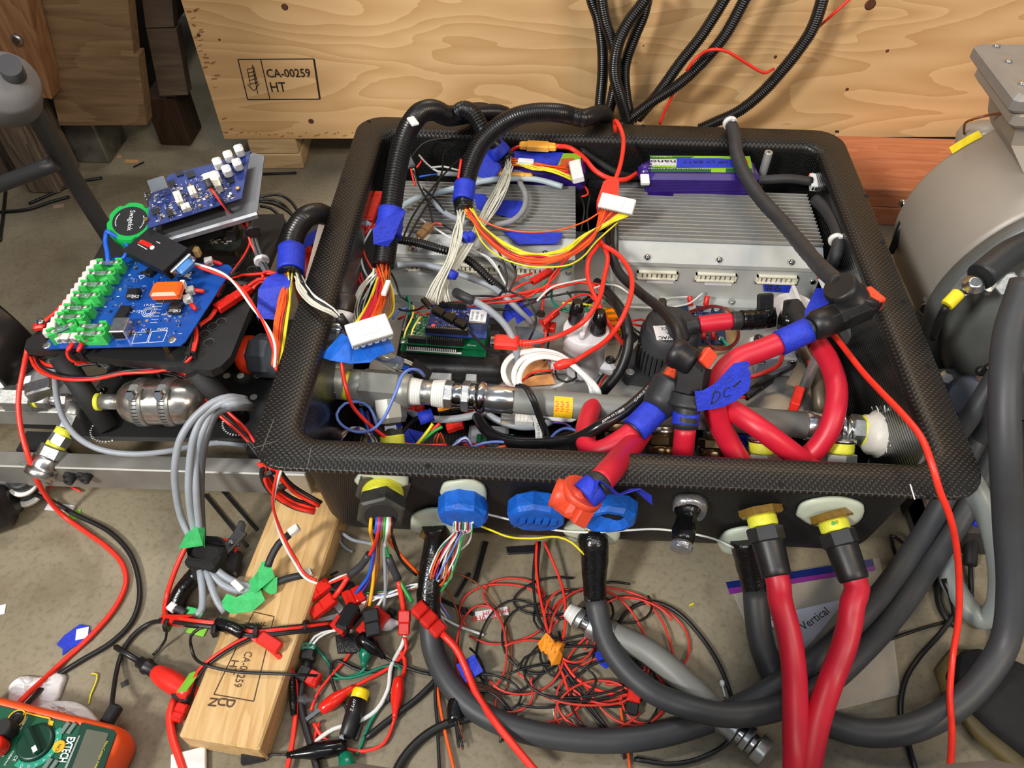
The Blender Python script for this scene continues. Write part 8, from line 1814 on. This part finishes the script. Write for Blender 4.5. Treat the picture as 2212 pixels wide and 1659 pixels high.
MB().tube([P(1560,1480,.003), P(1566,1505,.003)], .0012, 8).build('stick', white, cs2); MB().lathe(P(1560,1468,.003), P(1560,1480,.003)-P(1560,1468,.003), [(.001,0),(.0028,.002),(.003,.005),(.0015,.008)], 12).build('cotton_tip', white, cs2)
scrap('yellow speck on the floor right of the coil', 1494, 1306, .006, .002, .5, yellow)
wire('floor_wire', 'curl of clear yellow wire beside the lumber end', 'wire', S("568,1590,.002 575,1600,.002 570,1610,.002 578,1605,.002 574,1612,.002"), .0007, yellow)
mlx = thing('small_plug', 'small black two-pin plug at the end of the black clip lead', 'plug', tuple(P(545,1637,0)))
plug(P(572,1632,.006), P(522,1642,.006), .010, .008, black, mlx, 'plug_body', 2); wire('lead', None, None, S("572,1632,.006 595,1630,.006 622,1631,.010"), .0014, black, mlx)
tag(MB().box(P(408,1655,.004), (.034,.030,.006), Matrix.Rotation(.3,3,'Z'), bev=.001).build('white_block', white), 'white plastic block at the bottom edge', 'block')
# tissue, screwdriver
ti = thing('crumpled_tissue', 'white crumpled tissue behind the multimeter', 'tissue', tuple(P(90,1500,0)))
tis = mat('tissue_white', (240,240,242), .8, var=.03, bump=.3, scale=30)
def sheet(outline, hmax, nm):
    c = V((0,0,0)); pts = [P(x,y,.002) for x, y in spline2(outline)]
    for p in pts: c += p
    c /= len(pts); rings = []
    for k in (1.0,.85,.65,.4,.15): rings.append([c+(p-c)*k+V((0,0,hmax*(1-k**2)*random.uniform(.6,1.25))) for p in pts])
    return MB().loft(rings, 0, True, True, True).build(nm, tis, ti)
sheet(((15,1520),(20,1480),(45,1460),(90,1462),(128,1450),(145,1460),(140,1480),(125,1515),(80,1535),(30,1545)), .014, 'tissue_fold'); sheet(((70,1530),(110,1515),(160,1515),(185,1525),(206,1545),(215,1560),(150,1560),(90,1550)), .012, 'tissue_fold')
sdv = thing('screwdriver', 'screwdriver with a red handle and black collar lying against the lumber', 'screwdriver', tuple(P(340,1445,0)))
a, b = P(246,1395,.008), P(415,1500,.016); d = b-a; L = d.length
MB().lathe(a, d, [(.0008,0),(.0032,.003),(.0032,L*.38)], 12).build('blade', mat('tool_steel', (60,60,62), .35, .8), sdv)
MB().lathe(a+d*.33, d, [(.004,0),(.0062,L*.01),(.0062,L*.08),(.0085,L*.09),(.0088,L*.12),(.0072,L*.14),(.0072,L*.24)], 14).build('collar', black, sdv)
MB().lathe(a+d*.53, d, [(.0070,0),(.0095,L*.05),(.0112,L*.16),(.0112,L*.28),(.0108,L*.36),(.0112,L*.42),(.009,L*.47)], 10, smooth=True).build('handle', mat('handle_red', (232,44,34), .35), sdv)
tag(MB().strip([P(396,1475,.026), P(405,1472,.03), P(418,1472,.034)], .024, (.2,1,-.3), .0006).build('green_label', mat('lime_tape', (130,200,60), .6)), 'lime green tape tab at the end of the screwdriver', 'tape')
tag(MB().box(P(396,1500,.014), (.020,.014,.016), Matrix.Rotation(-.3,3,'Z'), bev=.003).build('black_plug', blackm), 'black plug between the screwdriver and the lumber', 'plug')
powerpole(P(398,1520,.012), P(380,1560,.010), .012, .010, redw, 'red_plug', 'red plug against the side of the lumber', m2=redw)
# ================= multimeter, lower left
mm = thing('multimeter', 'orange-cased green multimeter with a dial and grey screen at the lower left corner', 'multimeter', tuple(P(140,1610,0)))
MP = Plane((66,1528,.044),(262,1576,.044),(80,1440,.044))
ML, MR_, MT, MBt = -.075, MP.w+.006, 0.004, -.092
def mrr(ins, w_, r, k=6):
    cx_, cy_, a_, b_ = (ML+MR_)/2, (MT+MBt)/2, (MR_-ML)/2-ins, (MT-MBt)/2-ins
    return [MP.at(p.x, p.y, w_) for p in rrect(cx_, cy_, a_, b_, r, 0, k)]
orc = mat('orange_holster', (238,84,24), .45, var=.05)
MB().loft([mrr(.004,-.042,.016), mrr(0,-.036,.018), mrr(-.001,-.02,.018), mrr(.0005,-.006,.018), mrr(.004,-.0005,.016), mrr(.0075,0,.014), mrr(.0085,-.002,.013)], 0, True, True, True).build('holster', orc, mm)
mgr = mat('meter_green', (14,84,58), .45, var=.05)
MB().loft([mrr(.0085,-.003,.013), mrr(.0085,-.0012,.013), mrr(.0095,-.0006,.012)], 0, True, True, False).build('face', mgr, mm)
def mq(pts, w0, th, m_, nm, par=mm): return MB().prism([MP.hit(x, y, w0) for x, y in pts], MP.n*th).build(nm, m_, par)
mq(((178,1562),(247,1578),(252,1586),(212,1700),(136,1690)), -.0005, .0022, mat('dark_bezel', (22,62,48), .35), 'screen_bezel')
mq(((188,1575),(235,1584),(196,1690),(148,1680)), .0018, .0004, mat('lcd_grey', (98,100,88), .25, var=.03), 'screen')
mq(((170,1590),(174,1588),(132,1690),(126,1690)), .0018, .0004, mat('bezel_glint', (150,160,156), .3), 'edge_glint')  # pale strip paints a glint along the bezel
dc_ = MP.hit(77,1604,0)
td_ = mat('teal_dial_ring', (24,150,124), .5)
ring = []
for j in range(17):
    t = -1.9+j*2.75/16; ring.append((t,))
rg = MB(); i0 = [dc_+(MP.ux*cos(t[0])+MP.uy*sin(t[0]))*.0182+MP.n*.0001 for t in ring]; o0 = [dc_+(MP.ux*cos(t[0])+MP.uy*sin(t[0]))*.0240+MP.n*.0001 for t in ring]
rg.loft([[a, b, b+MP.n*.0003, a+MP.n*.0003] for a, b in zip(i0, o0)], 0, True, True, False); dr = rg.build('dial_ring', td_, mm)
for k, s_ in enumerate(('A','mA','Hz','°C','V','V~','Ω','OFF')):
    t = .75-k*.34; text(s_, dc_+(MP.ux*cos(t)+MP.uy*sin(t))*.0200+MP.n*.0004, -MP.uy, MP.ux, .0026, wink, dr, 'dial_mark')
MB().lathe(dc_, MP.n, [(.0172,-.002),(.0172,.002),(.0158,.0035),(.014,.0035)], 40).build('dial', mat('dial_green', (10,58,42), .35), mm)
kd = (MP.hit(85,1624,.006)-MP.hit(66,1580,.006)).normalized(); MB().box(dc_+MP.n*.0065, (.030,.008,.009), rotm(kd, MP.n), 0, .003).build('dial_grip', MATS['dial_green'], mm)
MB().box(dc_+kd*.0115+MP.n*.0112, (.006,.004,.0004), rotm(kd, MP.n)).build('dial_pointer', wink, mm)
for x, y in ((142,1573),(156,1574),(104,1651),(117,1655)): MP.comp(MB(), x, y, .0045, .011, .0025, 0, .001, w=-.0005, rot=-.15).build('button', mat('button_grey', (112,128,122), .4), mm)
nb = MB().lathe(MP.hit(129,1613,-.0004), MP.n, [(.0058,0),(.0058,.0018),(.005,.0022)], 20).build('yellow_badge', mat('badge_yellow', (246,186,40), .4), mm)
text('NCV', MP.hit(127,1607,.0024), -MP.uy, MP.ux, .0030, ink, nb, 'lettering', .0075)
text('EXTECH', MP.hit(147,1592,.0002), MP.hit(124,1650,0)-MP.hit(147,1592,0), MP.ux, .0078, wink, mm, 'lettering', (MP.hit(126,1646,0)-MP.hit(147,1592,0)).length, bold=.03)
text('Non-Contact Voltage Detector', MP.hit(229,1601,.0019), MP.hit(204,1660,0)-MP.hit(229,1601,0), MP.ux, .0024, mat('yellow_print', (232,204,40), .5), mm, 'lettering', .040)
jo = MB().lathe(MP.hit(36,1552,-.0005), MP.n, [(.0062,0),(.0062,.0015),(.004,.0015),(.004,-.003)], 22).build('input_jack', black, mm)
MB().lathe(MP.hit(36,1552,.0), MP.n, [(.0088,0),(.0088,.0004),(.0075,.0004),(.0075,0)], 24, caps=False).build('jack_ring', mat('badge_yellow', (246,186,40), .4), mm)
ol = MB()
for a, b in (((44,1548),(55,1540)),((55,1540),(108,1552)),((108,1552),(106,1562))): line(ol, MP.hit(*a,.0001), MP.hit(*b,.0001), .0014, MP.n, .0003)
ol.build('orange_line', MATS['badge_yellow'], mm)['kind'] = 'stuff'
mq(((106,1556),(117,1558),(113,1569),(104,1566)), 0, .0004, MATS['badge_yellow'], 'dial_mark_patch')
for k, (x, y) in enumerate(((58,1548),(54,1556),(28,1622),(22,1630),(14,1618))): text(('CAT III','600V MAX','CAT IV','10A MAX','FUSED')[k], MP.hit(x, y, .0001), -MP.uy, MP.ux, .0018, wink, mm, 'lettering')
text('CE', MP.hit(34,1632,.0001), -MP.uy, MP.ux, .003, wink, mm, 'lettering')
for lab, m_, a, b in (('black right-angle probe plug in the multimeter', blackm, (24,1580), (-10,1592)),('red probe plug in the multimeter', MATS['gloss_red'], (4,1616), (-20,1622))):
    q = MP.hit(*a, .001); t = thing('probe_plug', lab, 'plug', tuple(q)); MB().lathe(q, MP.n, [(.008,0),(.0085,.002),(.0085,.014),(.007,.018)], 18).build('plug_body', m_, t); e = MP.hit(*b, .010); MB().tube([q+MP.n*.010, e], [.0075,.006], 14).build('cable_exit', m_, t)
tag(MB().box(P(241,1544,.026), (.012,.020,.012), rotm((1,-.25,0)), 0, .002).build('lead_plug', black), 'flat black plug at the top edge of the multimeter', 'plug')
# ================= right side: motor, junction box, pump flange
gm = mat('grey_painted_motor', (162,154,144), .45, .2, var=.05, scale=8)
cast2 = mat('cast_iron_grey', (108,110,108), .48, .3, var=.12, scale=30, bump=.12)
mo = thing('electric_motor', 'big grey electric motor with a junction box at the right edge', 'motor', (.585, .44, .015))
mc = V((.585, .37, .172)); ax = V((-.02,1,0)).normalized()
MB().lathe(mc, ax, [(.10,-.012),(.150,-.010),(.155,0),(.155,.145),(.152,.152),(.140,.156),(.10,.158)], 72).build('housing', gm, mo)
MB().lathe(mc+ax*.157, ax, [(.115,0),(.112,.02),(.09,.05),(.05,.06)], 48).build('end_bell', gm, mo)
q = PY(2112,268,.55); MB().lathe(q+V((.02,0,-.02)), V((-.1,.5,1)), [(.036,-.05),(.036,.008),(.030,.018),(.015,.022)], 28).build('lifting_boss', gm, mo)
z_ = .40; A = P(2124,92,z_); Bq = P(2196,212,z_); ux_ = V((1,.02,0)).normalized(); uy_ = (A-Bq); uy_ = (uy_-ux_*uy_.dot(ux_)).normalized(); dp = (A-Bq).dot(uy_); c_ = Bq+uy_*dp/2+ux_*(.085-.0)
MB().box(c_+ux_*0+V((0,0,-.010)), (.17, dp, .022), rotm(ux_), 0, .006).build('junction_lid', mat('junction_grey', (150,147,143), .4, .35, var=.05), mo)
MB().box(c_+V((.006,0,-.031)), (.155, dp*.92, .022), rotm(ux_), 0, .006).build('junction_rim', gm, mo)
for (x, y) in ((2152,100),(2178,134),(2207,182)): MB().lathe(P(x, y, z_+.001), (0,0,1), [(.0042,0),(.0042,.002),(.002,.003)], 14).build('screw', chrome, mo)
MB().box(c_+V((.018,-.005,-.012)), (.105, dp*.62, .026), rotm(ux_), 0, .004).build('lid_panel', MATS['junction_grey'], mo)
MB().loft([[c_+V((x*.066+.012, y*.045, -.040)) for x, y in ((-1,-1),(1,-1),(1,1),(-1,1))], [c_+V((x*.055+.012, y*.04, -.075)) for x, y in ((-1,-1),(1,-1),(1,1),(-1,1))], [V((mc.x-.012+x*.075, c_.y+y*.055-.01, .305)) for x, y in ((-1,-1),(1,-1),(1,1),(-1,1))]], 0, True, True, False).build('neck', gm, mo)
tg_ = MB().strip([mc+ax*.150+V((-sin(t)*.1565,0,cos(t)*.1565)) for t in (.66,.72,.78,.84,.90)], .014, ax, .0008); tag(tg_.build('yellow_tag', mat('tag_yellow', (248,226,40), .45)), 'yellow tag with a dark mark on the motor housing', 'tag')
MB().lathe(PX(1952,440,mc.x-.153), (-1,-.2,.1), [(.006,0),(.006,.004),(.003,.005)], 14).build('housing_screw', chrome, mo)
wire('copper_wire', 'thin brown wire arching in front of the motor junction box', 'wire', [P(2083,289,.285), P(2083,275,.30), P(2095,260,.33), P(2130,250,.34), P(2180,243,.345), P(2230,238,.35)], .0016, brown)
# pump flange in front of the motor
pf = thing('pump_housing', 'cast grey pump housing with bolted flange in front of the motor', 'pump', (.56, .30, .0))
pc_ = V((.60,.325,.165))
MB().lathe(pc_, V((-.02,-1,0)), [(.172,-.026),(.176,-.022),(.176,-.004),(.168,0),(.150,.004)], 64).build('flange', cast2, pf)
MB().lathe(pc_+V((0,-.018,0)), V((-.02,-1,0)), [(.160,-.014),(.157,.0),(.140,.035),(.115,.055),(.112,.075)], 64).build('casing', cast2, pf)
MB().lathe(pc_+V((.02,-.06,-.02)), V((-.15,-1,.0)), [(.135,0),(.132,.012),(.125,.018)], 56).build('end_plate', mat('brown_grey_iron', (120,104,94), .45, .3, var=.1), pf)
MB().box(P(2018,672,.13), (.036,.03,.045), Matrix.Rotation(.2,3,'Z'), bev=.008).build('mounting_ear', cast2, pf); MB().lathe(P(2000,668,.14), (-1,-.4,.3), [(.008,0),(.008,.003),(.005,.004)], 16).build('ear_bolt', steel, pf)
MB().box(P(2055,840,.06), (.05,.04,.06), Matrix.Rotation(.2,3,'Z'), bev=.01).build('foot', cast2, pf)
MB().lathe(P(2042,822,.10), (-.2,-.4,1), [(.012,0),(.012,.006),(.007,.009)], 6, smooth=False).build('bolt', steel, pf)
for x, y, r in ((2140,800,.010),(2118,800,.006)): MB().lathe(P(x,y,.18), (-.1,-1,.5), [(r,0),(r,.004),(r*.6,.006)], 20).build('plug_screw', black, pf)
MB().lathe(P(2090,860,.09), (-.4,-.5,.6), [(.026,-.03),(.028,0),(.028,.03),(.022,.034)], 28).build('seal_cup', mat('navy_seal', (44,54,72), .45), pf)
MB().box(P(2175,740,.16), (.10,.012,.08), rotm((1,1.2,0)), 0, .003).build('bracket', MATS['brown_grey_iron'], pf)
# lug terminal
lu = thing('ring_terminal', 'yellow ring terminal bolted to a lug at the motor', 'terminal', tuple(P(2080,640,.24)))
a, b = P(2045,660,.262), P(2072,632,.272); MB().lathe(a, b-a, [(.0065,0),(.0072,.002),(.0072,(b-a).length*.9),(.006,(b-a).length)], 16).build('yellow_sleeve', mat('tag_yellow', (248,226,40), .45), lu)
MB().box(P(2088,628,.270), (.034,.011,.0025), rotm(P(2112,612,.275)-P(2072,634,.27)), 0, .0008).build('ring', chrome, lu); MB().lathe(P(2102,616,.276), (-.2,-.4,1), [(.0115,0),(.0115,.002),(.008,.003),(.008,.007),(.005,.008)], 22).build('bolt', steel, lu)
MB().box(P(2130,600,.265), (.045,.028,.012), rotm((1,1.1,.1)), 0, .003).build('lug', zinc, lu)
MB().tube(spline([P(2118,598,.28), P(2145,575,.285), P(2180,548,.29), P(2240,520,.295)], .006), .0155, 16).build('boot', rubber, lu)
wire('black_lead', None, None, [a, P(2030,690,.24), P(2015,730,.20)], .0045, black, lu)
tag(MB().hexa(P(2172,610,.262), (-.4,-.7,.5), .014, .018).build('hex_bolt', zinc), 'loose-looking zinc hex bolt beside the motor lug', 'bolt')
tag(MB().prism([P(x,y,.235) for x, y in ((2052,630),(2075,600),(2150,545),(2165,560),(2100,615),(2070,650))], (0,0,.002)).build('clear_sheet', glass), 'strip of clear plastic sheet beside the ring terminal', 'sheet')
# cables between motor and box
wire('black_cable', 'black cable rising behind the rim beside the motor', 'cable', S("1924,545,.12 1935,520,.14 1945,490,.16 1960,460,.17"), .005, black, seg=12)
for k, (lab, s_, r) in enumerate((('thick dark cable leaning up the right edge behind the loop', "1985,1050,.04 2010,1010,.07 2060,950,.12 2110,880,.16 2160,800,.2 2240,690,.25", .011),('second thick dark cable leaning up the right edge', "2060,1045,.06 2090,990,.10 2130,920,.14 2170,840,.2 2240,740,.24", .0105))):
    wire('thick_cable', lab, 'cable', S(s_), r, thick, seg=16)
gh = mat('pale_grey_hose', (140,148,146), .38, var=.06, scale=12)
wire('pale_hose', 'pale grey hose looping beside the right front corner of the box', 'hose', S("2085,1020,.16 2112,1070,.15 2140,1130,.13 2158,1200,.10 2162,1270,.06 2150,1320,.03 2125,1338,.014 2095,1318,.014 2062,1270,.014 2040,1215,.02 2028,1165,.03 2030,1110,.05"), .0125, gh, seg=18)
hr = thing('blue_tool', 'black lead with blue clip standing on the floor behind the pale hose', 'lead', tuple(P(2105,1150,.0)))
MB().tube([P(2095,1115,.07), P(2125,1125,.06)], .010, 12).build('blue_clip', btp, hr); MB().tube(spline([P(2098,1150,.04), P(2097,1180,.025), P(2095,1220,.008)], .005), .008, 10).build('black_plug', black, hr); wire('lead', None, None, S("2096,1215,.008 2097,1250,.004 2098,1290,.004"), .003, black, hr)
wire('floor_wire', 'black wire near the blue clip on the right floor', 'wire', S("2150,1160,.01 2152,1230,.006 2148,1300,.004 2145,1400,.004"), .0026, black)
scrap('dark stub on the floor behind the pale hose', 2128, 1187, .014, .005, 1.0, blackm, th=.004)
bkx = thing('machine_bed', 'dark equipment base with blue tape under the motor at the right edge', 'base', tuple(P(2190,1000,0)))
MB().box((.52,.19,.03), (.26,.24,.06), bev=.006).build('base', mat('dark_base', (52,48,46), .6, var=.2), bkx)
for x, y, w_ in ((2170,1010,.03),(2178,1080,.02),(2195,1120,.03)): MB().box(P(x,y,.062), (w_,.016,.004), Matrix.Rotation(.3,3,'Z')).build('blue_tape', btp, bkx)
MB().box((.45,.10,.04), (.12,.05,.05), bev=.004).build('bracket', mat('brown_grey_iron', (120,104,94), .45, .3, var=.1), bkx)
# ================= person crouching at the camera: knees and shoe
pe = thing('person', 'person in grey trousers and a black suede shoe crouching at the bottom edge', 'person', (0, -.75, 0))
K1, K2 = P(757,1772,.50), P(2140,1822,.50)
tro = mat('grey_trousers', (128,122,118), .8, var=.06, scale=200, bump=.15)
bm = bmesh.new(); sl = bm.verts.layers.skin.verify()
sh = P(2200,1600,.10)
vs = {}
def sv(n, co, r): v = bm.verts.new(co); v[sl].radius = (r, r); vs[n] = v
sv('pelvis', (0,-1.02,.36), .15); sv('hl', (-.10,-1.0,.36), .11); sv('hr', (.12,-1.0,.36), .11)
sv('tl', (V((-.10,-1.0,.36))+K1)/2, .085); sv('tr', (V((.12,-1.0,.36))+K2)/2, .085); sv('kl', K1, .058); sv('kr', K2, .056)
sv('cl', (K1.x-.02,K1.y-.10,.28), .058); sv('cr', ((K2.x+.16),K2.y-.02,.28), .056); sv('al', (K1.x-.04,K1.y-.16,.10), .045); sv('ar', (sh.x+.10,sh.y-.10,.13), .045)
bm.verts.index_update()
for a, b in (('pelvis','hl'),('pelvis','hr'),('hl','tl'),('hr','tr'),('tl','kl'),('tr','kr'),('kl','cl'),('kr','cr'),('cl','al'),('cr','ar')): bm.edges.new((vs[a], vs[b]))
vs['pelvis'][sl].use_root = True
me = bpy.data.meshes.new('legs'); bm.to_mesh(me); bm.free(); tmp = bpy.data.objects.new('legs', me); COL.objects.link(tmp); bpy.context.view_layer.update()
tmp.modifiers.new('s', 'SKIN'); sb_ = tmp.modifiers.new('u', 'SUBSURF'); sb_.levels = 2; sb_.render_levels = 2
m2_ = bpy.data.meshes.new_from_object(tmp.evaluated_get(bpy.context.evaluated_depsgraph_get())); bpy.data.objects.remove(tmp)
for v in m2_.vertices: v.co = v.co-WL[pe]
m2_.materials.clear(); m2_.materials.append(tro)
for p in m2_.polygons: p.use_smooth = True
lg = bpy.data.objects.new('trousers', m2_); COL.objects.link(lg); lg.parent = pe; WL[lg] = WL[pe]
suede = mat('black_suede', (20,21,23), .85, var=.2, scale=90, bump=.2); solem = mat('olive_sole', (96,82,44), .6, var=.15, scale=60)
def shoe(toe, heel):
    d = (heel-toe).normalized(); s_ = V((d.y,-d.x,0)); L = .285; so, up, ro = [], [], []
    prof = ((0,.010,.024),(.005,.022,.030),(.014,.032,.036),(.03,.040,.043),(.06,.047,.052),(.11,.049,.062),(.16,.043,.078),(.20,.037,.095),(.25,.036,.100),(.285,.024,.095))
    def ringo(x, w_, z0, z1, n=12): return [toe+d*x+s_*(w_*cos(2*pi*j/n))+V((0,0,z0+(z1-z0)*(.5+.5*sin(2*pi*j/n)))) for j in range(n)]
    MB().loft([ringo(x-.006 if x == 0 else x, w_+.006, .0, .026) for x, w_, h in prof], 0, True, True, True).build('shoe_sole', solem, pe)
    MB().loft([ringo(x, w_, .014, h) for x, w_, h in prof], 0, True, True, True).build('shoe', suede, pe)
    sm_ = MB(); 
    for k in (.10,.15): sm_.tube(spline([toe+d*k+s_*(.046*cos(t))+V((0,0,.016+.052*sin(t)*(1+k))) for t in (.3,.9,1.5,2.1,2.8)], .004), .0008, 5)
    sm_.build('shoe_seam', blackm, pe)['kind'] = 'stuff'
T_ = P(2048,1432,.015); T_.z = 0
shoe(T_, T_+V((.62,-.60,0)))
shoe(V((K1.x-.08,K1.y+.02,0)), V((K1.x-.06,K1.y-.3,0)))
